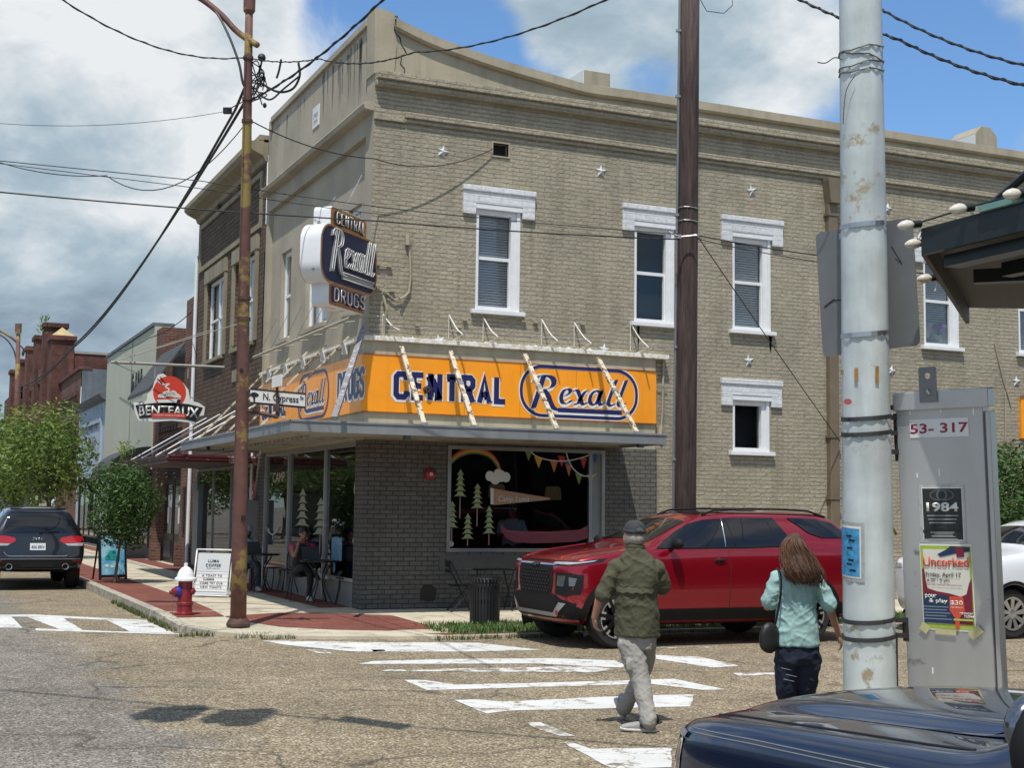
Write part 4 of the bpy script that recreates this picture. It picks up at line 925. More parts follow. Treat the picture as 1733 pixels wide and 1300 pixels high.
# the same sign round the corner
SX=-.135
f2=thing('fascia_sign','orange sign on the street front ending in DRUGS, behind the street name sign','sign',(SX,3.4,3.42))
b=MB(); b.box(SX,-.101,-.10,6.95,SZ0,SZ1); b.build('panel',M_or,f2,bevel=.004)
b=MB()
for y in (.55,1.5,2.6,3.6,4.6,5.6): b.box(SX-.0015,SX,y,y+.006,SZ0,SZ1)
b.build('panel_seam',mat('seam_dark_orange',(.35,.10,.02),.5),f2)
zc=(SZ0+SZ1)/2-.01
a=F(571,675,SX); c=F(617,665,SX); block('DRUGS',f2,(SX,(a.y+c.y)/2,zc+.02),-Y_,Z_,abs(a.y-c.y)-.08,.52,.10,gap=.36)
a=F(505,675,SX); c=F(556,665,SX); yc=(a.y+c.y)/2; pw=abs(a.y-c.y); script(f2,(SX,yc,zc),-Y_,Z_,pw*.84,.55)
mb=MB(); stroke(mb,pill_pts(pw,.84,.39),.055,Vector((SX,yc,zc)),-Y_,Z_,-X_,.004,.003,True); mb.build('oval_ring',M_navy,f2)
block('CENTRAL',f2,(SX,5.75,zc),-Y_,Z_,1.9,.52,.10,gap=.36)
# ---- neon blade sign set diagonally on the corner
d_=Vector((-.7071,-.7071,0)); n_=Vector((.7071,-.7071,0)); T=.15
ns=thing('neon_sign','white cased double faced neon drugstore sign jutting out diagonally from the building corner','sign',(-.7,-.7,5.0))
M_case=mat('sign_case_white',(.72,.73,.73),.3,var=.06,vscale=3,spot=(.30,.28,.24),spots=.12,spscale=3)
M_brz=mat('sign_face_bronze',(.36,.150,.034),.5,.0,var=.3,vscale=9)
M_face=mat('sign_face_navy',(.010,.013,.050),.6,var=.2)
M_silver=mat('channel_silver',(.30,.31,.31),.45,.4,var=.15)
M_tube=mat('neon_tube',(.72,.70,.66),.15,var=.03)
def rrect(s0,s1,z0,z1,r,k=6):
    o=[]
    for cx,cy,a0 in ((s1-r,z1-r,0),(s0+r,z1-r,90),(s0+r,z0+r,180),(s1-r,z0+r,270)):
        for i in range(k+1): a=R_(a0+90*i/k); o.append((cx+math.cos(a)*r,cy+math.sin(a)*r))
    return o
for (s0,s1,z0,z1,r,fm) in ((.46,1.71,6.12,6.575,.09,M_brz),(.47,1.71,4.985,5.5,.07,M_brz),(.13,2.06,5.32,6.26,.30,M_face)):
    th=T if fm is M_brz else T+.03
    b=MB(); b.prism(rrect(s0,s1,z0,z1,r),n_*th,d_,Z_,n_*(-2*th)); c=b.build('case',M_case,ns,angle=35)
    for sg in (1,-1):
        b=MB(); b.prism(rrect(s0+.012,s1-.012,z0+.012,z1-.012,r-.01),n_*(th*sg),d_,Z_,n_*(.004*sg)); b.build('face',fm,ns)
        if fm is M_face:
            b=MB(); stroke(b,rrect(s0+.02,s1-.02,z0+.02,z1-.02,r-.02),.03,Vector(n_*(th*sg)),d_,Z_,n_*sg,.005,.006,True); b.build('face_rim',M_brz,ns)
def neon(word,s_l,s_r,z0,z1,th):
    """tube letters read from the outer end inwards on the visible face"""
    U=-d_; mb=MB(); bk=MB(); adv=.9; tot=adv*len(word)-.32; w=s_l-s_r; h=z1-z0
    for i,ch in enumerate(word):
        for st in BLK[ch]:
            for wd in (1,-1):
                q=[n_*(th+.045)+d_*s_l+U*((i*adv+p[0])/tot*w+wd*.006)+Z_*(z0+min(1,max(0,p[1]))*h) for p in st]; mb.tube(q,.0085,5)
                break
            q=[((i*adv+p[0])/tot*w,min(1,max(0,p[1]))*h) for p in st]; stroke(bk,q,.05,n_*th+d_*s_l+Z_*z0,U,Z_,n_,.006,.012)
    mb.build('neon_tube',M_tube,ns,smooth=True); bk.build('channel_letter',M_navy if word=='DRUGS' else M_black,ns)
neon('CENTRAL',1.58,.60,6.31,6.49,T); neon('DRUGS',1.60,.56,5.07,5.27,T)
mb=MB(); bk=MB(); U=-d_; th=T+.03; O=n_*th+d_*1.0+Z_*5.86
for kind,st in REX:
    q=[((p[0]-1.9)/3.8*1.5,(p[1]-.40)*.56) for p in st]
    nib(bk,q,O,U,Z_,n_,.085 if kind=='R' else .062,.25,.02,.006); 
    for s in (1,-1): mb.tube([O+U*(a+s*.032)+Z_*c+n_*.045 for a,c in q],.0085,5)
q=[((p[0]-1.9)/3.8*1.5,(p[1]-.40)*.56) for p in ((.95,-.25),(3.75,-.25))]; stroke(bk,q,.11,O,U,Z_,n_,.006,.02)
for k in (-.05,.05): mb.tube([O+U*q[0][0]+Z_*(q[0][1]+k)+n_*.045,O+U*q[1][0]+Z_*(q[1][1]+k)+n_*.045],.0085,5)
mb.build('neon_tube',M_tube,ns,smooth=True); bk.build('channel_letter',M_silver,ns)
b=MB(); b.tube([d_*.3+Z_*5.9,Vector((.05,-.02,5.9))],.03,8); b.tube([d_*.3+Z_*5.4,Vector((.05,-.02,5.4))],.03,8); b.tube([d_*.9+Z_*6.57,d_*.9+Z_*6.75,Vector((0,.6,7.6))],.012,5); b.tube([d_*1.4+Z_*6.57,d_*1.38+Z_*6.72,d_*1.3+Z_*6.8],.012,5)
b.box(-.99,-.91,-.99,-.91,6.57,6.64); b.build('hanger',M_strutg,ns)
# ---- hanging noodle bowl sign
YB=11.2; Pb=lambda x,y: P(x,y,1,YB)
bs=thing('hanging_sign','white edged sign with a noodle bowl on a red disc, hanging from a pole','sign',Pb(285,715))
out=[(226,681),(229,700),(234,712),(262,714),(290,712),(312,714),(330,717),(334,705),(345,703),(347,689),(337,682),(322,678),(319,660),(310,648),(297,642),(287,640),(276,632),(268,634),(262,645),(258,660),(250,668),(249,678),(237,682)]
def poly2(px): return [(v.x,v.z) for v in (Pb(a,c) for a,c in px)]
def flat(px,m,name,lift,t=.004,sm=False):
    q=poly2(px)
    if sm: q=[(v.x,v.y) for v in catmull([Vector((a,c,0)) for a,c in q],4,True)]
    b=MB(); b.prism(q,(0,YB-lift,0),X_,Z_,(0,-t,0)); return b.build(name,m,bs)
b=MB(); b.prism(poly2(out),(0,YB,0),X_,Z_,(0,.05,0)); b.build('board',M_sw,bs)
cc=Pb(287,664); rr=(Pb(315,664).x-Pb(259,664).x)/2
def disc(c,r,a0=0,a1=360,n=28): return [(c.x+math.cos(R_(a0+(a1-a0)*k/n))*r,c.z+math.sin(R_(a0+(a1-a0)*k/n))*r) for k in range(n+(0 if a1-a0==360 else 1))]
def raw(poly,m,name,lift,t=.004): b=MB(); b.prism(poly,(0,YB-lift,0),X_,Z_,(0,-t,0)); return b.build(name,m,bs)
raw(disc(cc,rr),M_red,'disc',.002)
flat([(265,677),(270,685),(300,687),(306,675)],M_sw,'bowl',.008); flat([(297,686),(302,685),(306,676),(300,676)],M_black,'bowl_shade',.013)
mb=MB()
for k,(x,y,r) in enumerate(((274,674,.09),(287,672,.12),(299,674,.09),(281,669,.08),(293,668,.08))):
    for q in (1,.66,.33):
        c=Pb(x,y); stroke(mb,disc(c,r*q,10,170,10),.014,Vector((0,YB,0)),X_,Z_,-Y_,.013,.003)
        stroke(mb,disc(c,r*q,10,170,10),.03,Vector((0,YB,0)),X_,Z_,-Y_,.0105,.002)
mb.build('noodles',M_sw,bs)
mb=MB()
for px in ([(267,645),(275,651),(286,650),(280,655),(286,659),(282,665)],[(272,650),(280,649)]): stroke(mb,[(v.x,v.y) for v in catmull([Vector((Pb(a,c).x,Pb(a,c).z,0)) for a,c in px],4)],.03,Vector((0,YB,0)),X_,Z_,-Y_,.008,.004)
mb.build('noodle_strand',M_sw,bs)
mb=MB()
for px in ([(266,641),(274,650)],[(271,638),(280,650)]): stroke(mb,poly2(px),.022,Vector((0,YB,0)),X_,Z_,-Y_,.013,.004)
mb.build('chopsticks',M_black,bs)
flat([(229,686),(262,682),(290,681.5),(318,684),(343,690),(331,714),(312,709),(287,706),(262,706),(236,708)],M_black,'name_band',.008)
c0=Pb(286,695); w=Pb(339,695).x-Pb(233,695).x
text_on('lettering','BENTEAUX',(c0.x,YB-.013,c0.z),X_,Z_,w*.96,.215,M_sw,bs,bold=.02,ext=.003,lift=0,warp=lambda a,b_:(a,b_*(1+.25*(2*a/w)**2)-.03*(2*a/w)**2*1.6))
flat([(256,700),(286,699),(315,701),(314,708),(286,706.5),(257,707)],M_red,'ribbon',.016)
c1=Pb(286,703.5); text_on('lettering','CAJUN-ASIAN FUSION',(c1.x,YB-.021,c1.z),X_,Z_,w*.47,.045,M_sw,bs,ext=.002,lift=0)
b=MB(); b.tube([Pb(188,613),Vector((.05,YB,Pb(382,622).z))],.035,8); b.tube([Pb(189,613)+Vector((0,0,.0)),Vector((0,YB+1.6,6.3))],.01,5); b.tube([Pb(189,613),Vector((0,YB-1.2,6.1))],.01,5); b.tube([Pb(189,613),Vector((0,YB+2.,4.4))],.01,5)
for px in (262,318): q=Pb(px,640); b.tube([q,(q.x,YB,Pb(px,618).z)],.012,5)
b.build('hanging_pole',mat('pole_grey_cream',(.33,.31,.27),.6,var=.2),bs)
# ------------------------------------------------------------------ the row of shops up the front street
M_bb=brick_mat('brown_brick',(.115,.072,.048),(.15,.095,.064),(.055,.045,.036),bw=.30,bh=.11,ms=.016,bump=.6,stain=.3)
M_trim=mat('khaki_trim',(.255,.222,.145),.8,var=.18,vscale=2,streak=.3)
M_rb=brick_mat('old_red_brick',(.135,.052,.036),(.20,.082,.056),(.17,.14,.115),bw=.23,bh=.085,ms=.014,bump=.7,stain=.35,grime=(.05,.042,.036),grime_amt=.55)
M_rb2=brick_mat('dark_red_brick',(.115,.040,.032),(.155,.058,.044),(.13,.085,.07),bw=.25,bh=.10,ms=.013,bump=.7,stain=.45,grime=(.035,.03,.027),grime_amt=.7)
M_cream=mat('cream_green_stucco',(.42,.435,.345),.85,var=.06,vscale=1,bump=.2,bscale=14)
M_blue=mat('pale_blue_paint',(.34,.42,.50),.75,var=.14,vscale=2,streak=.2,spot=(.18,.2,.2),spots=.1,spscale=3)
M_grey=mat('grey_rendered_side',(.12,.135,.15),.85,var=.25,vscale=2,streak=.3)
M_maroon=mat('maroon_metal',(.105,.024,.028),.45,.1,var=.25,vscale=4,spot=(.45,.36,.33),spots=.14,spscale=5)
M_awn=mat('dark_grey_awning',(.055,.056,.058),.75,var=.12)
M_iron=mat('wrought_iron_black',(.015,.015,.016),.5,var=.2)
M_door=mat('dark_brown_door',(.030,.020,.017),.45,var=.2)
def shopglass(y0,y1,z0,z1,par,x=-.01,n=1,frame=M_alum):
    fr=MB(); fr.box(x-.03,x+.05,y0,y0+.05,z0,z1); fr.box(x-.03,x+.05,y1-.05,y1,z0,z1); fr.box(x-.03,x+.05,y0+.05,y1-.05,z1-.06,z1); fr.box(x-.03,x+.05,y0+.05,y1-.05,z0,z0+.06)
    for k in range(1,n): y=y0+(y1-y0)*k/n; fr.box(x-.02,x+.04,y-.025,y+.025,z0+.06,z1-.06)
    w=fr.build('shop_window',frame,par); g=MB(); g.box(x+.01,x+.018,y0+.05,y1-.05,z0+.06,z1-.06); g.build('pane',M_glassdk,w)
    d=MB(); d.quad((x+1.6,y0-.5,z0-.3),(x+1.6,y1+.5,z0-.3),(x+1.6,y1+.5,z1+.2),(x+1.6,y0-.5,z1+.2)); d.build('room',M_room,w); return w
# --- brown brick neighbour
B2=thing('brown_brick_building','brown brick two storey building with khaki trim joined to the taupe corner building','building',(0,11,.1)); a0,a1=7.45,14.93
wins=[(8.15,10.25,5.50,7.55),(11.35,13.45,5.50,7.55)]
b=MB(); b.wall(0,-.02,a0,a1,3.0,9.55,wins,.2); b.quad((-.02,a1,0),(8,a1,0),(8,a1,9.6),(-.02,a1,9.6)); b.wall(0,-.02,a0,8.0,0,3.,[],.1); b.wall(0,-.02,14.1,a1,0,3.,[],.1); b.build('brick_wall',M_bb,B2)
b=MB(); b.prism([(.0,9.42),(-.06,9.45),(-.10,9.55),(-.34,9.66),(-.42,9.74),(-.42,9.86),(-.0,9.90)],(0,a0+.02,0),X_,Z_,(0,a1-a0+.1,0)); b.build('cornice',M_trim,B2)
b=MB(); b.box(-.2,.3,a0+.02,a1+.05,9.9,10.02); b.build('parapet_cap',M_trim,B2); b=MB(); b.box(-.1,.2,a0+.02,a1,9.86,9.92); b.build('parapet_brick',M_bb,B2)
b=MB(); y0,y1,z0,z1=7.75,14.55,8.0,9.28
for (u0,u1,w0,w1) in ((y0,y1,z1-.12,z1),(y0,y1,z0,z0+.12),(y0,y0+.12,z0+.12,z1-.12),(y1-.12,y1,z0+.12,z1-.12)): b.box(-.07,-.02,u0,u1,w0,w1)
b.build('panel_moulding',M_trim,B2)
b=MB(); b.box(-.10,-.02,9.9,10.05,9.28,9.42); b.box(-.10,-.02,12.2,12.35,9.28,9.42); b.build_each('bracket',M_bb,B2)
for w in wins:
    fw=fsash(w,B2,-.02,M_trim)
    b=MB(); b.box(-.09,-.02,w[0]-.22,w[1]+.22,w[3]+.002,w[3]+.34); b.box(-.075,-.02,w[0]-.2,w[0]-.002,w[2],w[3]); b.box(-.075,-.02,w[1]+.002,w[1]+.2,w[2],w[3]); b.build('surround',M_trim,fw)
b=MB(); b.box(-.05,-.02,9.0,10.2,4.72,5.0); b.build('plaque',M_trim,B2)
shopglass(8.05,14.05,.6,2.75,B2,n=3)
b=MB(); b.box(-.02,.06,8.0,14.1,0,.6); b.build('bulkhead',M_awn,B2)
b=MB(); b.box(-.10,.0,7.48,7.62,.1,3.3); b.build_each('downpipe',M_maroon,B2); b=MB(); b.tube([(-.08,7.75,.1),(-.08,7.75,3.5)],.035,8); b.tube([(-.08,14.75,.1),(-.08,14.75,8.5)],.05,8); b.build_each('downpipe',M_white,B2)
b=MB(); b.box(-.32,-.03,7.15,7.65,1.0,1.95); b.build('meter_box',mat('meter_box_grey',(.25,.26,.26),.5,.2),B2,bevel=.01)
b=MB(); b.box(-.12,-.0,13.3,13.95,.3,2.35); b.box(-.16,-.12,13.3,13.95,2.2,2.4); b.build('grey_shutter_box',mat('shutter_grey',(.23,.24,.235),.5,.1),B2)
mc=B2
b=MB(); x0,y0,y1,z0,z1=-1.98,7.36,13.9,2.73,2.90; b.box(x0,-.02,y0,y1,z0+.04,z1-.02); ca=b.build('maroon_canopy',mat('maroon_canopy_soffit',(.12,.10,.09),.8,var=.2),mc)
b=MB(); 
for zz,pr in ((z0,.0),(z0+.055,.02),(z0+.115,.035)): b.box(x0-.02-pr,x0-pr*.5,y0-.02-pr,y1+.02,zz,zz+.05); b.box(x0-pr*.5,-.03,y0-.02-pr,y0-pr*.5,zz,zz+.05)
b.build('fascia',M_maroon,ca)
b=MB()
for y in (7.9,9.6,11.6,13.2): b.tube([(x0+.1,y,z1),(-.02,y-.1,4.05)],.018,6)
b.build_each('tie_rod',M_white,ca)
b=MB(); 
for i in range(26): b.ell((x0+.08,y0+.15+i*.25,z0+.03),.03,.03,.03,6,4)
b.build_each('canopy_bulb',mat('bulb_glass',(.6,.58,.5),.2),ca)
# --- narrow red brick building with arched timber doors
B3=thing('red_brick_building','narrow old red brick building with dark double doors under a sloping black awning frame','building',(0,17.5,.1)); a0,a1=14.98,21.0
b=MB(); b.wall(0,-.08,a0,16.0,0,7.45,[],.2); b.quad((-.08,a0,0),(-.08,a0,7.45),(4,a0,7.45),(4,a0,0)); b.quad((-.08,16.,0),(.6,16.,0),(.6,16.,7.45),(-.08,16.,7.45)); b.quad((-.08,a0,7.45),(-.08,16,7.45),(.6,16,7.45),(.6,a0,7.45))
b.wall(0,.02,16.0,a1,2.9,4.35,[],.1); b.wall(0,.9,16.0,a1,4.3,6.9,[],.1); b.wall(0,-.04,20.0,21.0,0,7.2,[],.1); b.quad((-.04,20.0,0),(-.04,20.0,7.2),(.9,20.0,7.2),(.9,20.0,0)); b.wall(0,.02,16.0,16.35,0,2.9,[],.1); b.quad((-.04,20,7.2),(-.04,21,7.2),(6,21,7.2),(6,20,7.2)); b.quad((-.04,21.,5),(8,21.,5),(8,21.,7.2),(-.04,21.,7.2))
b.build('brick_wall',M_rb,B3)
b=MB(); 
for i in range(9): b.box(-.06,.0,16.1+i*.43,16.35+i*.43,3.55,3.75); b.box(-.08,.0,16.2+i*.43,16.45+i*.43,3.95,4.12)
b.build('corbel_course',M_bb,B3)
b=MB(); b.add([(-.05,16.05,6.35),(-.05,19.95,6.35),(-1.0,19.95,5.0),(-1.0,16.05,5.0),(-.05,16.05,6.25),(-.05,19.95,6.25),(-1.0,19.95,4.9),(-1.0,16.05,4.9)],[(0,1,2,3),(7,6,5,4),(0,3,7,4),(1,5,6,2),(3,2,6,7)]); b.build('sloping_awning',M_awn,B3)
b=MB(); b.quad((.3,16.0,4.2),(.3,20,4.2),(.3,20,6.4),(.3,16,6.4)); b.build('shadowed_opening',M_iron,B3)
b=MB(); b.box(.25,.32,16.35,19.9,.0,2.9); b.build('door_wall',M_door,B3)
for y in (16.55,18.2):
    b=MB(); b.box(.16,.24,y,y+1.5,.16,2.6); dd=b.build('door',M_door,B3,bevel=.01); b=MB(); b.box(.14,.16,y+.2,y+1.3,1.0,2.4); b.build('glazing',mat('door_glass_dark',(.01,.01,.012),.05),dd); b=MB(); b.box(.13,.16,y+.2,y+1.3,.3,.8); b.build('panel',M_awn,dd); b=MB(); b.box(.12,.14,y+.55,y+.75,1.3,1.75); b.box(.12,.14,y+.5,y+.7,1.95,2.1); b.build_each('notice',M_sw,dd)
b=MB(); b.box(-.2,-.08,15.75,15.98,.1,.8); b.box(-.16,.1,19.8,20.2,.1,.7); b.build_each('brick_plinth',M_rb,B3)
b=MB(); b.box(-.12,.0,15.2,15.45,1.1,2.3); b.build('meter_box',M_iron,B3)
b=MB(); b.box(-1.3,-.02,16.2,16.24,2.75,2.79)
for k in range(5):
    for t in range(12):
        a=t*.6; 
    q=[(-.2-.22*k+math.cos(t*.55)*(.10-.006*t),16.22,2.62+math.sin(t*.55)*(.10-.006*t)) for t in range(13)]; b.tube(q,.012,4)
b.build('scroll_bracket',M_iron,B3)
# --- tall cream shop with a script sign
B4=thing('cream_stucco_shop','pale cream green shop front with a smooth tall facade and dark script lettering','building',(0,27,.1)); a0,a1=21.05,31.6
b=MB(); b.wall(0,-.10,a0,a1,3.1,7.35,[],.2); b.wall(0,-.1,a0,23.0,2.95,3.1,[],.2); b.quad((-.10,a0,3.0),(-.10,a0,7.35),(.5,a0,7.35),(.5,a0,3.0)); b.quad((-.10,a0,7.35),(-.1,a1,7.35),(.5,a1,7.35),(.5,a0,7.35)); b.wall(0,-.1,29.5,a1,0,3.1,[],.1)
b.build('stucco_front',M_cream,B4)
b=MB(); b.box(-.16,.5,a0,a1,7.36,7.46); b.build('coping',M_grey,B4); b=MB(); b.box(-.115,-.10,25.4,25.43,3.1,7.3); b.box(-.13,-.10,21.1,25.3,2.98,3.14); b.build('joint',M_grey,B4)
shopglass(21.4,29.4,.5,2.9,B4,n=4,frame=M_iron)
b=MB(); b.box(-.0,.1,21.05,29.5,0,.5); b.build('bulkhead',M_iron,B4)
q=F(232,655,-.1); text_on('script_lettering','Fia & Bella',(-.10,q.y,q.z+.1),-Y_,Z_,2.3,.85,M_iron,B4,shear=.35,ext=.02,lift=.01)
b=MB(); b.box(-.125,-.10,q.y-1.1,q.y+.9,q.z-.62,q.z-.55); b.build('script_lettering',M_iron,B4)
aw=MB(); n=14
for k in range(n):
    t0,t1=math.pi/2*k/n*1.0,math.pi/2*(k+1)/n
    pa=lambda t:(-.1-1.35*math.sin(t),2.55+1.05*math.cos(t)-0.0)
    (x0,z0),(x1,z1)=pa(t0),pa(t1); aw.add([(x0,20.9,z0),(x1,20.9,z1),(x1,24.3,z1),(x0,24.3,z0)],[(0,1,2,3)])
aw.build('barrel_awning',M_awn,B4,smooth=True)
aw=MB(); pts=[(-.1-1.35*math.sin(math.pi/2*k/n),20.9,2.55+1.05*math.cos(math.pi/2*k/n)) for k in range(n+1)]+[(-.1,20.9,2.55)]; aw.add(pts,[tuple(range(len(pts)))]); aw.build('awning_end',M_iron,B4)
# --- pale blue shop
B5=thing('pale_blue_shop','low pale blue painted shop front with a framed sign panel','building',(0,36,.1)); a0,a1=31.65,40.2
b=MB(); b.wall(0,-.05,a0,a1,2.9,6.0,[],.2); b.quad((-.05,a0,0),(-.05,a0,6),(6,a0,6),(6,a0,0)); b.quad((-.05,a0,6),(-.05,a1,6),(1,a1,6),(1,a0,6)); b.wall(0,-.05,a0,32.4,0,2.9,[],.1); b.wall(0,-.05,39.4,a1,0,2.9,[],.1); b.build('front_wall',M_blue,B5)
b=MB(); b.prism([(0,5.75),(-.2,5.85),(-.3,6.0),(0,6.1)],(-.05,a0,0),X_,Z_,(0,a1-a0,0)); b.build('cornice',M_grey,B5)
b=MB()
for (u0,u1,w0,w1) in ((32.6,39.4,5.0,5.2),(32.6,32.85,3.0,5.0),(39.15,39.4,3.0,5.0),(32.6,39.4,2.85,3.0)): b.box(-.13,-.05,u0,u1,w0,w1)
b.build('panel_frame',M_blue,B5); shopglass(32.4,39.4,.5,2.8,B5,n=4,frame=M_iron)
q=F(157,723,-.05); text_on('faded_lettering','Family Tree',(-.05,q.y,q.z),-Y_,Z_,3.0,.45,mat('faded_brown_paint',(.17,.16,.15),.8,var=.5,vscale=20),B5,shear=.2,ext=.005)
text_on('faded_lettering','Gifts & Etc',(-.05,q.y,q.z-.6),-Y_,Z_,2.4,.4,mat('faded_brown_paint',(.17,.16,.15),.8,var=.5,vscale=20),B5,shear=.2,ext=.005)
# --- small brick building with a grey rendered flank
B6=thing('small_brick_building','small orange brick building with a grey rendered flank above the blue shop','building',(0,44,.1)); a0,a1=40.25,48.9
b=MB(); b.wall(0,-.05,a0,a1,0,7.7,[],.2); b.quad((-.05,a0,7.7),(-.05,a1,7.7),(8,a1,7.7),(8,a0,7.7)); b.build('brick_wall',M_rb,B6)
b=MB(); b.quad((-.02,a0-.02,0),(-.02,a0-.02,7.75),(9,a0-.02,7.6),(9,a0-.02,0)); b.build('rendered_flank',M_grey,B6)
b=MB(); b.box(-.15,.4,a0-.05,a1,7.7,7.85); b.box(-.18,-.05,a0+.6,a1-.6,6.6,6.8); b.box(-.12,-.05,a0+.6,a1-.6,6.35,6.6); b.box(-.14,-.05,a0,a1,4.6,4.75); b.build_each('string_course',M_rb2,B6)
# --- long dark red brick block with piers along its parapet
B7=thing('dark_red_brick_block','long two storey dark red brick block with tall overgrown piers along its parapet','building',(0,64,.1)); a0,a1=43.9,86.
b=MB(); b.wall(0,-.25,48.95,a1,0,9.35,[],.2); b.quad((-.25,48.95,7.7),(-.25,48.95,9.35),(16,48.95,8.9),(16,48.95,7.0)); b.build('brick_wall',M_rb2,B7)
b=MB(); b.box(.2,16,48.9,49.2,9.3,9.42); b.build('coping',mat('coping_grey',(.3,.29,.27),.8,var=.2),B7)
rn=random.Random(5)
for i,y in enumerate((49.6,53.5,58.6,64.,70.,76.5)):
    h=(10.15,11.25,11.15,11.1,10.9,10.8)[i]
    b=MB(); b.box(-.55,.55,y-.75,y+.75,5.5,h); b.box(-.65,.65,y-.85,y+.85,h-.25,h); pr=b.build('parapet_pier',M_rb2,B7,bevel=.02)
    if i==0: b=MB(); b.add([(-.55,y-.75,h),(.55,y-.75,h),(.55,y+.75,h),(-.55,y+.75,h),(0,y,h+.5)],[(0,1,4),(1,2,4),(2,3,4),(3,0,4),(0,3,2,1)]); b.build('pier_cap',mat('ochre_cap',(.42,.32,.16),.85,var=.25),pr)
b=MB()
for i in range(14):
    y=50.6+i*2.4; b.box(-.36,-.25,y-.55,y+.55,8.4,9.2); 
b.build_each('arched_recess',M_rb,B7)
for i in range(12):
    y=50.8+i*2.7; b=MB(); b.box(-.31,-.25,y,y+1.1,3.9,5.6); w=b.build('window',mat('pale_sash',(.62,.50,.48),.7),B7); b=MB(); b.box(-.325,-.312,y+.15,y+.95,4.0,5.2); b.build('pane',M_iron,w)
b=MB()
for (y0,y1) in ((50.,52.),(53.,54.2),(55.5,57)): b.box(-.55,-.26,y0,y1,.1,3.2)
b.build_each('shopfront_pier',M_cream,B7)
b=MB(); b.quad((-.3,49.0,.1),(-.3,49.0,3.1),(-.3,86,3.1),(-.3,86,.1)); b.build('shopfront',M_iron,B7)
# facing block across the front street, beyond the left edge of the photo
# ------------------------------------------------------------------ poles and street furniture
M_rust=mat('rusty_brown_paint',(.135,.060,.046),.7,.1,var=.3,vscale=5,spot=(.26,.185,.05),spots=.30,spscale=1.6,bump=.25,bscale=40)
M_rustd=mat('rust_dark_base',(.085,.045,.035),.85,var=.35,vscale=10,bump=.5,bscale=30)
def wood_mat():
    m,nt,b=_bsdf('creosote_pole_wood'); N=nt.nodes; L=nt.links; b.inputs['Roughness'].default_value=.85
    tc=N.new('ShaderNodeTexCoord'); mp=N.new('ShaderNodeMapping'); mp.inputs[3].default_value=(22,22,.7); L.new(tc.outputs['Object'],mp.inputs[0])
    n=N.new('ShaderNodeTexNoise'); n.inputs['Scale'].default_value=1; n.inputs['Detail'].default_value=7; n.inputs['Roughness'].default_value=.65; L.new(mp.outputs[0],n.inputs['Vector'])
    cr=N.new('ShaderNodeValToRGB'); e=cr.color_ramp.elements; e[0].position=.32; e[0].color=(.020,.011,.010,1); e[1].position=.72; e[1].color=(.098,.066,.055,1); L.new(n.outputs[0],cr.inputs[0]); L.new(cr.outputs[0],b.inputs['Base Color'])
    bp=N.new('ShaderNodeBump'); bp.inputs['Strength'].default_value=.8; bp.inputs['Distance'].default_value=.012; L.new(n.outputs[0],bp.inputs['Height']); L.new(bp.outputs[0],b.inputs['Normal']); return m
M_wood=wood_mat()
M_galv=mat('weathered_galvanised_steel',(.57,.62,.61),.6,.1,var=.2,vscale=3.5,streak=.3,spot=(.36,.30,.19),spots=.06,spscale=2.2,bump=.15,bscale=30)
M_rusty=mat('rust_orange',(.33,.17,.05),.8,var=.3,vscale=12)
M_steel=mat('strap_steel',(.42,.42,.42),.3,.85,var=.1)
M_steeld=mat('strap_dark',(.06,.06,.06),.5,.5,var=.2)
M_alu=mat('brushed_aluminium_cabinet',(.52,.53,.54),.34,.6,var=.09,vscale=1.5,streak=.12,spot=(.24,.24,.24),spots=.12,spscale=1.8)
M_signback=mat('sign_back_aluminium',(.20,.205,.21),.5,.5,var=.10,vscale=4)
def at_px(px,py,d): return V(px,py,d)
# --- rusty lamp post on the corner
pb=G(403,1058,.11); dp=(pb-CAM).dot(FWD)
LP=thing('lamp_post','tall rusty brown lamp post with flaking yellow patches on the corner pavement','lamp post',pb)
ax=lambda y,ex=0: V(403+19*(1058-y)/1058+ex,y,dp)
b=MB(); b.tube([ax(1058),ax(950),ax(700),ax(400),ax(100),ax(20)],[.118,.113,.096,.078,.060,.055],14); b.build('pole',M_rust,LP,smooth=True)
b=MB(); b.lathe(pb-Vector((0,0,.02)),[(.17,0),(.175,.04),(.15,.09),(.125,.12),(.12,.14)],8); b.build('base_flange',M_rustd,LP)
b=MB(); b.lathe(ax(24),[(.05,0),(.085,.05),(.085,.28),(.06,.34),(0,.36)],12); b.build('finial',M_rust,LP)
b=MB()
for y,r in ((540,.092),(505,.090),(205,.072),(98,.066),(168,.07)): p=ax(y); b.lathe(p-Vector((0,0,.025)),[(r,0),(r+.008,0),(r+.008,.05),(r,.05)],14)
b.build_each('collar',M_rustd,LP)
arm=catmull([V(436,76,dp-.1),V(419,66,dp),V(398,50,dp+.05),V(372,22,dp+.1),V(335,-6,dp+.2),V(280,-32,dp+.3),V(215,-44,dp+.4),V(150,-46,dp+.5)],6)
b=MB(); b.tube(arm,.045,8); la=b.build('lamp_arm',M_rust,LP,smooth=True)
b=MB(); e=arm[-1]; b.obox(e-Vector((.2,0,.03)),RIGHT,FWD,Z_,.42,.16,.09); b.build('lamp_head',M_galv,la,bevel=.04)
b=MB(); b.tube(catmull([ax(150),V(411,140,dp-.05),V(404,105,dp-.05),V(385,55,dp),V(362,15,dp+.1),V(330,-10,dp+.2)],5),.018,6); b.build('conduit',M_steeld,LP)
b=MB(); p=ax(627)-FWD*.093; b.lathe(p,[(.028,0),(.028,.004),(0,.004)],10,ax=-FWD); p=ax(876,8)-FWD*.10; b.obox(p,RIGHT,UP,FWD,.03,.035,.01); b.build('hand_hole',M_black,LP)
b=MB()
random.seed(12)
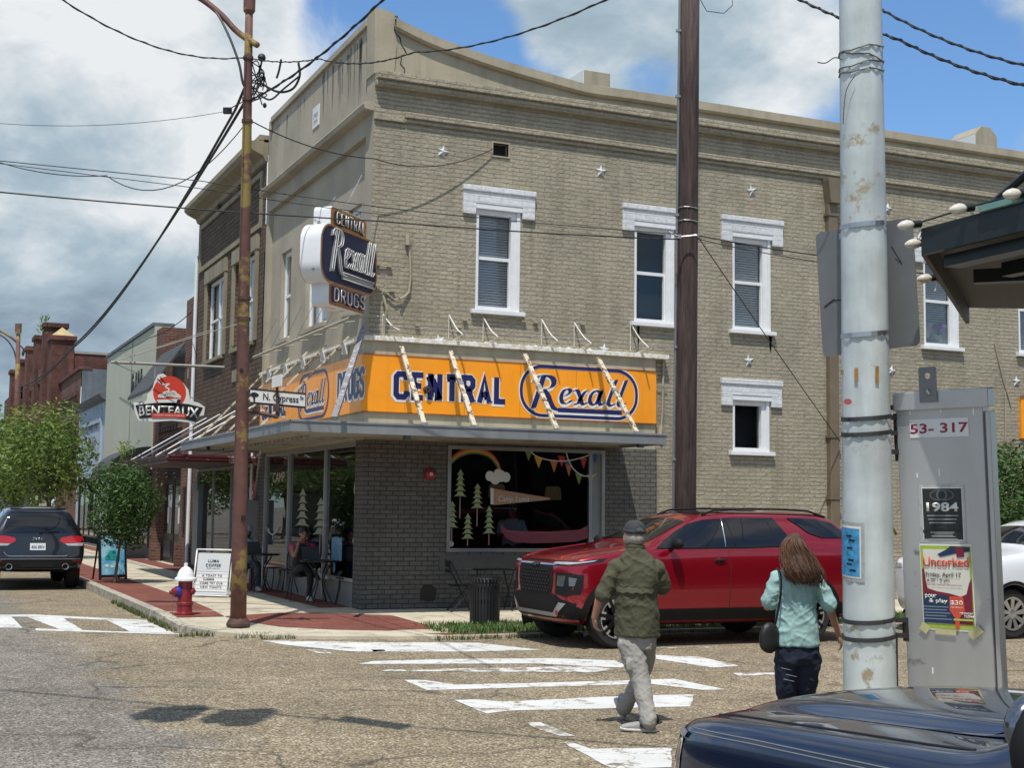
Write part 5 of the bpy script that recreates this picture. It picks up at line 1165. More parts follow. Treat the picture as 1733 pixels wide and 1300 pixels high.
for i in range(9):                                               # tangle of service wires at the post head
    y0=random.uniform(95,150); y1=random.uniform(110,172); pts=[ax(y0,6)]
    for k in range(4): pts.append(ax(random.uniform(y0,y1)+random.uniform(-8,14),random.uniform(8,34)))
    pts.append(ax(y1,6)); b.tube(catmull(pts,5),.008,4)
b.tube(catmull([V(505,106,dp-.3),V(507,128,dp-.3),V(495,150,dp-.2),V(470,155,dp-.1),V(440,140,dp)],6),.018,5); b.tube(catmull([V(476,100,dp-.2),V(472,120,dp-.2),V(468,132,dp-.2)],4),.016,5)
b.tube(catmull([V(507,128,dp-.3),V(480,150,dp-.2),V(458,168,dp-.1),V(438,160,dp)],6),.014,5)
b.ell(V(443,97,dp-.12),.06,.06,.06,8,6); b.ell(V(448,178,dp-.1),.03,.03,.04,6,5)
b.build('wire_tangle',M_black,LP)
b=MB(); b.obox(V(385,187,dp+.3),RIGHT,UP,FWD,.06,.045,.04); b.tube([V(385,187,dp+.3),V(395,180,dp+.1),ax(168)],.01,5); b.build('splice_box',M_black,LP,bevel=.01)
# --- street name sign on a bracket of the post
sg=thing('street_name_sign','white street name blade reading N. Cypress with black edges beside the rusty lamp post','sign',V(470,700,dp-.1))
A=V(424,657,dp-.12); Bq=V(518,665.5,dp+.12); D=V(423.6,683.5,dp-.12); U=(Bq-A).normalized(); Vv=(A-D); hh=Vv.length; Vv=Vv.normalized(); Nn=U.cross(Vv).normalized(); ww=(Bq-A).length
b=MB(); b.prism([(0,0),(ww,0),(ww,-hh),(0,-hh)],A,U,Vv,-Nn*.02); b.build('blade',M_sw,sg)
b=MB(); b.prism([(0,0),(ww,0),(ww,-.022),(0,-.022)],A+Nn*.004,U,Vv,-Nn*.004); b.prism([(0,-hh+.03),(ww,-hh+.03),(ww,-hh),(0,-hh)],A+Nn*.004,U,Vv,-Nn*.004); b.prism([(ww-.012,-.022),(ww,-.022),(ww,-hh+.03),(ww-.012,-hh+.03)],A+Nn*.004,U,Vv,-Nn*.004); b.build('blade_border',M_black,sg)
cen=A+U*ww*.545-Vv*hh*.52
text_on('lettering','N. Cypress',cen,U,Vv,ww*.64,hh*.60,M_black,sg,bold=.012,ext=.002); text_on('lettering','St',A+U*ww*.925-Vv*hh*.34,U,Vv,ww*.065,hh*.24,M_black,sg,bold=.015,ext=.002)
b=MB(); o=A+U*ww*.07-Vv*hh*.55; b.prism([(-.01,-.07),(.012,-.07),(.012,.0),(.05,.01),(.065,.04),(.03,.065),(-.02,.07),(-.055,.045),(-.06,.01),(-.02,.0)],o,U,Vv,Nn*.004); b.build('tree_emblem',M_black,sg)
b=MB(); q0=V(462,637,dp+.05); q1=V(478,633,dp-.25); q2=V(460,656,dp+.05); u2=(q1-q0).normalized(); n2=u2.cross(Z_); b.prism([(0,0),((q1-q0).length,0),((q1-q0).length,-.17),(0,-.17)],q0,u2,Z_,n2*.015); cb=b.build('cross_blade',M_sw,sg); text_on('lettering','W Main',q0+u2*.17-Z_*.085,u2,Z_,.26,.09,mat('faint_lettering',(.35,.38,.42),.5),cb,ext=.002,lift=.002)
b=MB(); b.tube([ax(693),V(470,706,dp-.05)],.028,7); b.tube([V(470,706,dp-.05),V(469,655,dp-.03)],.022,7); b.obox(V(468,690,dp-.05),RIGHT,UP,FWD,.04,.05,.04); b.build('bracket',M_rustd,sg)
# --- far lamp post up the street
fp=Vector((-2.75,36.5,.15)); FL=thing('lamp_post','distant slim rusty lamp post with a curved arm at the left edge','lamp post',fp)
df=(fp-CAM).dot(FWD); k=FPX/df
b=MB(); b.tube([fp,V(28,720,df),V(31,565,df)],[.14,.12,.085],10); b.build('pole',M_rust,FL,smooth=True)
b=MB(); b.obox(V(31,556,df),RIGHT,FWD,Z_,.10,.10,.20); b.build('finial',M_rust,FL)
b=MB(); b.tube(catmull([V(31,582,df),V(20,572,df),V(2,561,df),V(-25,552,df),V(-60,548,df)],5),.05,7); b.build('lamp_arm',M_rust,FL,smooth=True)
b=MB(); b.tube(catmull([V(28,612,df),V(22,590,df),V(8,572,df),V(-15,560,df)],5),.03,6); b.tube(catmull([V(33,584,df),V(39,590,df),V(40,600,df)],4),.03,5); b.ell(V(39,598,df),.06,.06,.12,7,5); b.build('conduit',M_steeld,FL)
# --- timber utility pole in the verge
wp=Vector((4.36,-3.0,.04)); dw=(wp-CAM).dot(FWD)
WP=thing('utility_pole','tall dark creosoted timber utility pole rising behind the red car','utility pole',wp)
wt=V(1169,-60,dw+.1); b=MB(); pts=[wp.lerp(wt,t) for t in (0,.2,.4,.6,.8,1)]
b.tube(pts,[.178,.170,.163,.157,.150,.143],18); b.build('pole',M_wood,WP,smooth=True)
side=lambda t,o: wp.lerp(wt,t)-RIGHT*o
b=MB(); b.tube([side(.0,.20),side(.3,.19),side(.6,.178),side(1,.165)],.022,7)
for t in (.25,.42,.62,.8,.9): b.obox(side(t,.185),RIGHT,FWD,Z_,.04,.03,.02)
b.build('conduit',mat('conduit_grey',(.22,.23,.24),.5,.4),WP)
b=MB()
for t,tl in ((.61,0),(.63,0),(.17,0)):
    p=wp.lerp(wt,t); r=.165
    b.tube([p+RIGHT*math.cos(a*.524)*r+FWD*math.sin(a*.524)*r+Z_*(.012*math.sin(a)) for a in range(13)],.008,5)
b.tube([V(1132,392,dw-.15),V(1150,401,dw-.2),V(1178,398,dw-.2),V(1190,402,dw)],.012,5); b.obox(V(1150,400,dw-.22),RIGHT,UP,FWD,.03,.03,.02); b.obox(V(1184,398,dw-.1),RIGHT,UP,FWD,.05,.02,.02)
b.build_each('wire_clamp',M_steel,WP)
# --- galvanised signal pole near the camera
DM=8.7; GP=thing('signal_pole','thick weathered galvanised steel pole streaked with rust in front of the white car','pole',V(1477,1400,DM))
mx=lambda y,dx=0,dd=0: V(1456+16*y/1150.+dx,y,DM+dd)
b=MB(); g0=mx(1352); b.tube([mx(1352),mx(1150),mx(700),mx(300),mx(0),mx(-250)],[.172,.1655,.150,.140,.132,.124],12); b.build('pole',M_galv,GP,angle=40)
def ringband(y,r,h,m,name,tilt=0.):
    p=mx(y); b=MB(); n=24; vs=[];fs=[]
    for k in range(n):
        a=2*math.pi*k/n; q=p+RIGHT*math.cos(a)*r+FWD*math.sin(a)*r+Z_*tilt*math.cos(a)
        vs+= [q-Z_*h/2,q+Z_*h/2]
    for k in range(n): j=(k+1)%n; fs.append((2*k,2*j,2*j+1,2*k+1))
    b.add(vs,fs); return b
for y,r,m in ((382,.145,M_steel),(566,.150,M_steel),(707,.1535,M_steeld),(733,.1545,M_steeld),(1047,.1655,M_steeld),(1076,.1665,M_steeld)):
    ringband(y,r+.003,.030 if m is M_steel else .028,m,'strap',.012).build('strap',m,GP)
b=MB()
for y,t in ((86,.02),(100,-.03),(112,.025),(124,.01)):
    p=mx(y); b.tube([p+RIGHT*math.cos(a*.4)*.140+FWD*math.sin(a*.4)*.140+Z_*(t*math.cos(a*.4)+.008*math.sin(a*1.7)) for a in range(17)],.0045,5)
b.tube(catmull([mx(100,-33,-.02),mx(97,-45,-.06),mx(106,-60,-.06),mx(105,-74,-.05)],5),.004,5); b.tube(catmull([mx(126,-10,-.14),mx(150,-25,-.13),mx(180,-30,-.12),mx(210,-32,-.1)],4),.003,4)
b.build('loose_wire',mat('old_wire',(.16,.15,.14),.5,.5),GP)
b=MB()
for px,y,h in ((1441,634,22),(1474,634,28),(1424,630,8)):
    a=math.asin(max(-1,min(1,(px-(1456+16*y/1150))/FPX*DM/.151))); o=mx(y)+RIGHT*math.sin(a)*.1515-FWD*math.cos(a)*.1515; b.obox(o,RIGHT*math.cos(a)+FWD*math.sin(a),Z_,(FWD*math.cos(a)-RIGHT*math.sin(a)),.011,h/FPX*DM/2,.003)
b.build_each('rusted_slot',M_rusty,GP)
p=mx(680,-31,-.125); b=MB(); b.prism([(math.cos(k*.628)*.026,math.sin(k*.628)*.02) for k in range(10)],p,RIGHT,UP,-FWD*.003); b.build('round_sticker',mat('sticker_red',(.4,.09,.07),.5,var=.4,vscale=60),GP)
# flyer wrapped on the left flank of the pole
fl=thing('flyer','narrow blue flyer taped on the left flank of the galvanised pole','flyer',mx(930,-40))
def wrap(y0,y1,a0,a1,rr,m,name,par,n=6):
    b=MB(); vs=[]; fs=[]
    for k in range(n+1):
        a=R_(a0+(a1-a0)*k/n)
        for y in (y0,y1):
            r=rr+.150+(y-700)*.0000345
            vs.append(mx(y)+RIGHT*math.sin(a)*r-FWD*math.cos(a)*r)
    for k in range(n): fs.append((2*k,2*k+1,2*k+3,2*k+2))
    b.add(vs,fs); b.fixn=False; return b.build(name,m,par,smooth=True)
wrap(888,975,-100,-30,.003,M_sw,'paper',fl); wrap(892,972,-100,-33,.0045,mat('flyer_blue',(.05,.27,.50),.5,var=.5,vscale=26),'print',fl)
wrap(882,981,-100,-22,.0015,mat('old_tape',(.36,.37,.35),.45,var=.2,vscale=30),'tape',fl)
b=MB(); 
for y,a in ((905,-60),(912,-52),(925,-58),(945,-55),(952,-60),(962,-50)):
    o=mx(y)+RIGHT*math.sin(R_(a))*.163-FWD*math.cos(R_(a))*.163; b.obox(o,RIGHT*math.cos(R_(a))+FWD*math.sin(R_(a)),UP,FWD,.022,.006,.002)
b.build('print_marks',M_black,fl)
# --- sign panel seen from behind
sb=thing('road_sign','blank grey back of a tall road sign strapped behind the galvanised pole','sign',mx(500,0,.16))
A=V(1380,395,DM+.36); Bq=V(1544,367,DM+.02); C_=V(1551,592,DM+.02); D=V(1393,604,DM+.36)
U=(Bq-A).normalized(); w=(Bq-A).length; Vv=(A-D).normalized(); h=(A-D).length; Nn=U.cross(Vv)
pl=[(a+w/2,c-h/2) for a,c in pill_pts(w,h,.035,5)]
b=MB(); b.prism(pl,A+Nn*.0,U,Vv,-Nn*.006); b.build('panel',M_signback,sb)
b=MB()
for t in (.06,.9): b.obox(A+U*w*.42-Vv*h*t+Nn*.02,U,Vv,Nn,.10,.018,.012)
b.build('bracket',M_steel,sb)
b=MB(); b.tube([A+U*.03-Vv*h*.6,A+U*.10-Vv*h*.55+Nn*.001,A+U*.15-Vv*h*.57,A+U*.22-Vv*h*.5],.006,4); b.tube([A+U*.5-Vv*h*.2+Nn*.001,A+U*.56-Vv*h*.35,A+U*.52-Vv*h*.3],.003,4); b.build('scuff_line',M_steeld,sb)
# --- control cabinet
CB=thing('control_cabinet','tall brushed aluminium traffic control cabinet covered in flyers beside the galvanised pole','cabinet',V(1600,1200,8.6))
A=V(1515,672,8.72); Bq=V(1661,664,8.38); D=V(1537,1166,8.72); E_=V(1685,1182,8.38)
def cp(u,v): return (A.lerp(Bq,u)).lerp(D.lerp(E_,u),v)      # face coordinates
U=(Bq-A).normalized(); Vv=(A-D).normalized(); Nn=U.cross(Vv).normalized(); back=-Nn*.12
DD=D+(D-A)*.45; EE=E_+(E_-Bq)*.45
b=MB(); b.add([A,Bq,EE,DD,A+back,Bq+back,EE+back,DD+back],[(0,1,2,3),(7,6,5,4),(0,4,5,1),(1,5,6,2),(2,6,7,3),(3,7,4,0)]); b.build('case',M_alu,CB,bevel=.006)
b=MB(); o=A-U*.008+Vv*.025; w=(Bq-A).length; b.prism([(0,0),(w+.055,0),(w+.055,-.115),(0,-.115)],o+Nn*.03,U,Vv,back*1.05); b.build('rain_hood',M_alu,CB,bevel=.006)
b=MB(); b.add([Bq+U*.012+Nn*-.01-Vv*.12,Bq+U*.042-Nn*.01-Vv*.12,E_+U*.042-Nn*.01-Vv*.9,E_+U*.012-Nn*.01-Vv*.9]+[q-Nn*.11 for q in (Bq+U*.012-Vv*.12,Bq+U*.042-Vv*.12,E_+U*.042-Vv*.9,E_+U*.012-Vv*.9)],[(0,1,2,3),(0,4,5,1),(1,5,6,2),(3,2,6,7),(0,3,7,4)]); b.build('door_edge',M_alu,CB,bevel=.004)
o=cp(.42,-.03)+Nn*.035; b=MB(); n=12
hole=[(math.cos(2*math.pi*k/n)*.02,math.sin(2*math.pi*k/n)*.02+.065) for k in range(n)]
outer=[(-.056,-.10),(.056,-.10),(.056,.11),(.045,.122),(-.045,.122),(-.056,.11)]
b.prism([(-.056,-.10),(.056,-.10),(.056,.065),(.02,.065)]+[(math.cos(R_(a))*.02,.065+math.sin(R_(a))*.02) for a in range(-30,-180,-30)]+[(-.02,.065),(-.056,.065)],o,U,Vv,Nn*.008); b.prism([(-.056,.065),(-.02,.065)]+[(math.cos(R_(a))*.02,.065+math.sin(R_(a))*.02) for a in range(150,0,-30)]+[(.02,.065),(.056,.065),(.056,.112),(.046,.122),(-.046,.122),(-.056,.112)],o,U,Vv,Nn*.008)
lug=b.build('lifting_lug',M_signback,CB); b=MB(); b.lathe(o-Vv*.035+Nn*.008,[(.018,0),(.018,.008),(.010,.016),(0,.018)],10,ax=Nn); b.build('bolt',M_steel,lug)
def on_face(u0,u1,v0,v1,m,name,par,lift,rot=0.,t=.0008):
    q=[cp(u0,v0),cp(u1,v0),cp(u1,v1),cp(u0,v1)]; c=sum(q,Vector())/4
    if rot: R0=Matrix.Rotation(R_(rot),3,Nn); q=[c+R0@(p-c) for p in q]
    b=MB(); b.add([p+Nn*lift for p in q]+[p+Nn*(lift+t) for p in q],[(0,1,2,3),(7,6,5,4),(0,4,5,1),(1,5,6,2),(2,6,7,3),(3,7,4,0)]); return b.build(name,m,par)
nl=on_face(.16,.84,.080,.142,mat('label_white',(.70,.71,.71),.35,var=.04),'number_label',CB,.003)
M_lred=mat('label_red',(.33,.012,.03),.4)
text_on('numerals','53- 317',cp(.50,.1115)+Nn*.004,U,Vv,.37,.062,M_lred,nl,bold=.018,ext=.001,lift=.0005)
b=MB()
for (u,v,h) in ((.17,.05,.05),(.53,.05,.04),(.9,.06,.05),(.22,.27,.03),(.48,.26,.05),(.30,.93,.04)): c=cp(u,v)+Nn*.001; b.obox(c,U,Vv,Nn,.004,h/2,.001)
b.build_each('scratch',M_coping,CB)
b=MB()
for (y,px0,px1) in ((690,1497,1520),(707,1498,1519),(733,1500,1521),(765,1502,1523),(1050,1515,1536),(1076,1516,1538)): b.beam(V(px0,y,DM-.02),V(px1,y,8.74),.03,.03)
b.beam(V(1503,735,DM),V(1503,775,DM),.03); b.tube([V(1516,1080,8.75),V(1517,1165,8.75)],.012,6); b.beam(V(1517,700,8.74),V(1521,780,8.74),.035,.03); b.beam(V(1533,1045,8.73),V(1535,1085,8.73),.04,.03); b.beam(V(1485,1050,DM-.12),V(1510,1072,DM-.05),.012); b.beam(V(1490,1080,DM-.12),V(1515,1105,DM-.05),.012)
b.build_each('mounting_bracket',M_steeld,CB)
b=MB(); b.tube([V(1500,880,DM+.3),V(1517,905,DM+.25)],.012,5); b.build('yellow_strap',mat('yellow_plastic',(.55,.38,.03),.5),CB)
# posters: things taped on the cabinet
M_tape=mat('packing_tape',(.45,.46,.45),.25,.1,var=.25,vscale=30)
p1=thing('poster','dark grey 1984 poster framed with clear tape, upper poster on the aluminium cabinet','poster',cp(.45,.42))
on_face(.225,.760,.300,.497,M_tape,'tape',p1,.002); on_face(.265,.735,.310,.487,M_sw,'paper',p1,.0035); on_face(.275,.725,.314,.484,mat('poster_charcoal',(.022,.026,.030),.4,var=.3,vscale=9),'print',p1,.005)
text_on('lettering','1984',cp(.50,.376)+Nn*.006,U,Vv,.205,.058,M_sw,p1,bold=.03,ext=.0006,lift=.0005)
b=MB()
def elp(c,rx,ry,n=20): return [(math.cos(2*math.pi*k/n)*rx,math.sin(2*math.pi*k/n)*ry) for k in range(n)]
stroke(b,elp(0,.075,.033),.006,cp(.5,.336),U,Vv,Nn,.0065,.0006,True); stroke(b,elp(0,.03,.03),.01,cp(.5,.336),U,Vv,Nn,.0065,.0006,True); b.build('eye_ring',mat('poster_grey',(.12,.13,.14),.5),p1)
b=MB()
for k in range(5): stroke(b,[(-.10+.006*k,0),(.10-.01*k,0)],.006,cp(.5,.405+.012*k+(.02 if k>2 else 0)),U,Vv,Nn,.0065,.0005)
for k in range(3): stroke(b,[(-.06-.015*k,0),(.06+.015*k,0)],.005,cp(.5,.467+.008*k),U,Vv,Nn,.0065,.0005)
b.build('small_print',mat('poster_text_grey',(.30,.31,.31),.5),p1)
b=MB(); x=-.13; random.seed(4)
while x<.12:
    w=random.uniform(.012,.035); h=random.uniform(.01,.075); b.prism([(x,0),(x+w,0),(x+w,h),(x,h)],cp(.5,.462)+Nn*.0058,U,Vv,Nn*.0006); x+=w
b.build('skyline',M_black,p1)
p2=thing('poster','colourful Uncorked wine evening poster held with yellow tape, lower poster on the aluminium cabinet','poster',cp(.45,.65))
on_face(.215,.815,.500,.790,M_sw,'paper',p2,.002,.6)
on_face(.225,.805,.506,.784,mat('poster_lime',(.36,.47,.06),.5,var=.12,vscale=40),'border',p2,.0034,.6)
on_face(.255,.780,.518,.768,mat('poster_cream',(.68,.66,.57),.5,var=.05),'print_field',p2,.0046,.6)
M_pmar=mat('poster_maroon',(.19,.012,.035),.5,var=.1); M_pnav=mat('poster_navy',(.012,.035,.085),.5,var=.1); M_por=mat('poster_coral',(.62,.08,.04),.5,var=.08)
PU=lambda u,v,l=.006: cp(.215+.60*u,.5+.29*v)+Nn*l
def patch(uv,m,name,l): 
    b=MB(); q=[PU(a,c,l) for a,c in uv]; n=len(q); b.add(q+[p+Nn*.0006 for p in q],[tuple(range(n)),tuple(range(n,2*n))]+[(i,(i+1)%n,n+(i+1)%n,n+i) for i in range(n)]); return b.build(name,m,p2)
patch([(.03,.30),(.07,.28),(.09,.42),(.12,.52),(.30,.55),(.55,.57),(.75,.60),(.86,.57),(.92,.44),(.97,.38),(.97,.92),(.03,.92)],M_pmar,'wine_splash',.006)
patch([(.03,.58),(.52,.60),(.60,.72),(.60,.92),(.03,.92)],M_pnav,'navy_panel',.0075)
patch([(.54,.60),(.80,.60),(.82,.76),(.72,.84),(.70,.98),(.64,.98),(.62,.84),(.53,.76)],M_por,'coral_glass',.009)
patch([(.34,.12),(.52,.06),(.60,.02),(.96,.03),(.96,.08),(.72,.10),(.60,.12),(.40,.15)],M_pnav,'bottle',.0075); patch([(.68,.03),(.84,.03),(.86,.14),(.72,.15)],M_pmar,'bottle_label',.009)
patch([(.60,.855),(.97,.85),(.97,.872),(.60,.877)],mat('poster_lime',(.42,.5,.1),.5),'lime_bar',.0105)
def ptxt(s,u,v,w,h,m,bold=.0): text_on('lettering',s,PU(u,v,.0105),U,Vv,w,h,m,p2,bold=bold,ext=.0004,lift=0)
ptxt('Uncorked',.50,.205,.290,.062,M_por,.022); ptxt('Friday, April 17',.44,.36,.225,.033,M_black,.012); ptxt('6:30 - 9 pm',.34,.425,.145,.026,M_black,.008); ptxt('Your host, collector and tasting notes',.44,.475,.23,.012,M_pmar); 
ptxt('pour',.18,.615,.075,.03,M_sw,.02); ptxt('& play',.32,.665,.12,.032,M_sw,.02); ptxt('$30',.67,.675,.08,.032,M_sw,.02); ptxt('PER PERSON',.67,.725,.075,.009,M_sw); ptxt('register',.85,.79,.085,.022,M_sw,.015); ptxt('now',.90,.825,.06,.018,M_sw,.015)
for k,(a,w) in enumerate(((.27,.16),(.25,.15),(.29,.17),(.26,.14),(.30,.18))):
    b=MB(); stroke(b,[(-w/2,0),(w/2,0)],.006,PU(a,.73+.035*k,.0085),U,Vv,Nn,0,.0004); b.build('small_print',mat('poster_text_blue',(.20,.25,.32),.5),p2)
M_mask=mat('masking_tape',(.50,.46,.24),.6,var=.12,vscale=20)
on_face(.185,.29,.770,.800,M_mask,'tape_strip',p2,.012,-35); on_face(.36,.60,.785,.803,M_mask,'tape_strip',p2,.012,-1); on_face(.74,.90,.775,.803,M_mask,'tape_strip',p2,.012,40)
# --- fire hydrant
hb=G(312,1041,.14); HY=thing('fire_hydrant','squat fire hydrant with a white cap and dark red barrel on the brick paving','hydrant',hb)
M_hyr=mat('hydrant_red',(.20,.014,.020),.35,var=.18,vscale=9,spot=(.10,.02,.02),spots=.2,spscale=14); M_hyw=mat('hydrant_white',(.74,.75,.75),.35,var=.06,vscale=6); M_hyb=mat('hydrant_blue',(.02,.03,.30),.35)
b=MB(); b.lathe(hb,[(.155,0),(.155,.03),(.118,.05),(.115,.14),(.125,.15),(.125,.185),(.108,.20),(.105,.50),(.10,.52)],20); b.build('barrel',M_hyr,HY,smooth=False,angle=40)
b=MB(); b.lathe(hb+Vector((0,0,.52)),[(.165,0),(.17,.02),(.165,.04),(.135,.06),(.125,.10),(.10,.16),(.055,.205),(.03,.215),(.03,.27),(.0,.275)],20); b.build('bonnet',M_hyw,HY,angle=40)
side=-RIGHT*.82-FWD*.57; c=hb+Vector((0,0,.36))
b=MB(); b.lathe(c+side*.09,[(.085,0),(.09,.04),(.085,.06)],16,ax=side); b.build('outlet_flange',M_hyb,HY,angle=40); b=MB(); b.lathe(c+side*.14,[(.07,0),(.07,.05),(.05,.07),(.03,.075),(.028,.11),(0,.115)],12,ax=side); b.build('outlet_cap',M_hyr,HY,angle=40)
b=MB(); b.lathe(c+RIGHT*.09-FWD*.02,[(.05,0),(.055,.05),(.02,.07),(0,.09)],12,ax=RIGHT); b.build('outlet_cap',M_hyr,HY,angle=40); b=MB(); b.tube([c+side*.2-Z_*.05,c+side*.2-Z_*.33],.006,5); b.build('chain',M_steel,HY)
# --- A frame menu board
A=Vector((-2.10,3.62,.15)); Bq=Vector((-1.53,3.17,.15)); U=(Bq-A).normalized(); Nn=U.cross(Z_).normalized(); w=(Bq-A).length; H=.86
AF=thing('sandwich_board','white framed folding board reading LUMA COFFEE on the pavement behind the hydrant','sandwich board',A)
lean=lambda u,v,o=0: A+U*u+Z_*(v*.985)+(-Nn)*(v*.17)+Nn*o
b=MB()
for s in (0,1):
    for u in (0,w): 
        top=A+U*u+Z_*.86-Nn*.15; bot=A+U*u-Nn*(.30*s) + (U*(.07 if u else -.03) if s else Vector()); b.tube([bot,top],.014,7)
    b.tube([A-Nn*.30*s+Z_*.03,Bq-Nn*.30*s+Z_*.03],.013,7)
b.tube([A+Z_*.86-Nn*.15,Bq+Z_*.86-Nn*.15],.016,7); b.tube([A+Z_*.30-Nn*.25,Bq+Z_*.3-Nn*.25],.011,6)
b.build('frame',mat('frame_white',(.75,.75,.74),.45,var=.04),AF,smooth=True)
Vv=(Z_*.985-Nn*.17).normalized(); No=U.cross(Vv).normalized()
b=MB(); b.prism([(.04,.05),(w-.04,.05),(w-.04,.81),(.04,.81)],A,U,Vv,-No*.012); b.build('panel',mat('panel_pale_grey',(.56,.59,.60),.5,var=.03),AF)
b=MB(); b.prism([(.055,.10),(w-.055,.10),(w-.055,.47),(.055,.47)],A+No*.004,U,Vv,-No*.003); b.build('letter_track',mat('track_white',(.70,.70,.69),.5,var=.03),AF)
b=MB()
for v in (.10,.145,.215,.285,.355,.425,.465): b.prism([(.055,v),(w-.055,v),(w-.055,v+.006),(.055,v+.006)],A+No*.007,U,Vv,-No*.003)
b.build('track_rail',mat('rail_grey',(.34,.35,.36),.5),AF)
for s,v,ww,hh,uc in (('LUMA',.665,.22,.052,.5),('COFFEE',.585,.30,.052,.5),('ROASTERY + COFFEE CLUB',.53,.26,.012,.5),('A TOAST TO',.395,.40,.040,.5),('SUMMER',.325,.22,.040,.42),('COME TRY OUR',.255,.46,.040,.5),('NEW TOASTS',.185,.42,.040,.5)):
    text_on('lettering',s,A+U*(w*uc)+Vv*v+No*.006,U,Vv,ww,hh,M_black,AF,bold=.012,spacing=1.15,ext=.002,lift=.001)
# --- blue menu board under the small tree
A=Vector((-2.98,9.45,.15)); Bq=Vector((-2.36,9.62,.15)); U=(Bq-A).normalized(); Nn=U.cross(Z_).normalized(); w=(Bq-A).length
BB=thing('sandwich_board','black framed pavement board with a bright blue poster beneath the small bushy tree','sandwich board',A)
b=MB(); Vv=(Z_-Nn*.15).normalized(); No=U.cross(Vv).normalized()
for s in ([(0,0),(.05,0),(.05,1.05),(0,1.05)],[(w-.05,0),(w,0),(w,1.05),(w-.05,1.05)],[(.05,.06),(w-.05,.06),(w-.05,.12),(.05,.12)],[(.05,1.0),(w-.05,1.),(w-.05,1.05),(.05,1.05)]): b.prism(s,A,U,Vv,-No*.04)
for u in (.02,w-.02): b.beam(A+U*u-Nn*.42,A+U*u+Z_*1.0-Nn*.16,.03)
b.build('frame',M_black,BB)
b=MB(); b.prism([(.05,.12),(w-.05,.12),(w-.05,1.0),(.05,1.0)],A-No*.01,U,Vv,-No*.006)
def grad_mat():
    m,nt,b_=_bsdf('poster_sky_blue'); N=nt.nodes; L=nt.links; tc=N.new('ShaderNodeTexCoord'); n=N.new('ShaderNodeTexNoise'); n.inputs['Scale'].default_value=4; n.inputs['Detail'].default_value=5; L.new(tc.outputs['Object'],n.inputs['Vector']); cr=N.new('ShaderNodeValToRGB'); e=cr.color_ramp.elements
    e[0].position=.4; e[0].color=(.10,.38,.60,1); e[1].position=.62; e[1].color=(.34,.62,.72,1); L.new(n.outputs[0],cr.inputs[0]); L.new(cr.outputs[0],b_.inputs['Base Color']); return m
b.build('poster',grad_mat(),BB)
M_teal=mat('poster_teal',(.02,.30,.30),.5,var=.3,vscale=20)
b=MB()
for (u,v,r) in ((.3,.55,.11),(.2,.5,.06),(.42,.48,.07),(.36,.62,.05)): b.prism([(u+math.cos(k*.7)*r*(1+.2*math.sin(3*k)),v+math.sin(k*.7)*r) for k in range(9)],A-No*.006,U,Vv,No*.003)
b.build('poster_art',M_teal,BB); b=MB()
for (u,v,r) in ((.18,.32,.045),(.30,.30,.04),(.42,.33,.05),(.50,.7,.05)): b.prism([(u+math.cos(k*.9)*r,v+math.sin(k*.9)*r*.8) for k in range(7)],A-No*.006,U,Vv,No*.003)
b.build('poster_art',M_sw,BB)
# --- litter bin
tb=G(820,1057,.055); TB=thing('litter_bin','black slatted metal litter bin with a flared rim on the grass verge','litter bin',tb)
b=MB(); n=30
for k in range(n):
    a=2*math.pi*k/n; d=Vector((math.cos(a),math.sin(a),0)); t=Vector((-d.y,d.x,0))
    pts=[tb+d*.225+Z_*.04,tb+d*.235+Z_*.55,tb+d*.245+Z_*.62,tb+d*.285+Z_*.70]
    for i in range(3): b.obox((pts[i]+pts[i+1])/2,t,d,(pts[i+1]-pts[i]).normalized(),.016,.005,(pts[i+1]-pts[i]).length/2)
b.build('slats',M_iron,TB)
b=MB()
for z,r in ((.03,.222),(.40,.228),(.71,.29)): b.lathe(tb+Z_*z,[(r-.01,0),(r+.004,0),(r+.004,.025),(r-.01,.025),(r-.01,0)],30,cap=False)
b.build_each('hoop',M_iron,TB); b=MB(); b.lathe(tb,[(0,.03),(.19,.03),(.205,.60),(.19,.60)],24); b.build('liner',mat('bin_liner_dark',(.022,.022,.024),.6),TB)
# --- cafe furniture
def bistro_chair(loc,rz,label,group):
    t=thing('bistro_chair',label,'chair',loc,rz,group); M=M_iron
    b=MB(); b.tube([(.0+.2*math.cos(k*.3142),.2*math.sin(k*.3142),.45) for k in range(21)],.012,6); 
    for k in range(7): y=-.16+k*.0533; hw=math.sqrt(.04-y*y); b.beam((-hw,y,.45),(hw,y,.45),.022,.006)
    b.build('seat',M,t,local=True)
    b=MB(); b.tube(catmull([(-.19,-.2,.45),(-.2,-.24,.7),(-.15,-.28,.86),(0,-.3,.92),(.15,-.28,.86),(.2,-.24,.7),(.19,-.2,.45)],5),.012,6)
    for x in (-.1,-.03,.04,.11): b.tube([(x,-.19,.45),(x*1.05,-.26,.7),(x,-.29,.89)],.006,5)
    b.build('backrest',M,t,local=True)
    for sx in (-1,1):
        for sy,y1 in ((1,.2),(-1,-.24)):
            b=MB(); b.tube(catmull([(sx*.15,sy*.13,.45),(sx*.17,sy*.15,.25),(sx*.2,y1,.0)],4),.011,6); b.build('leg',M,t,local=True)
    return t
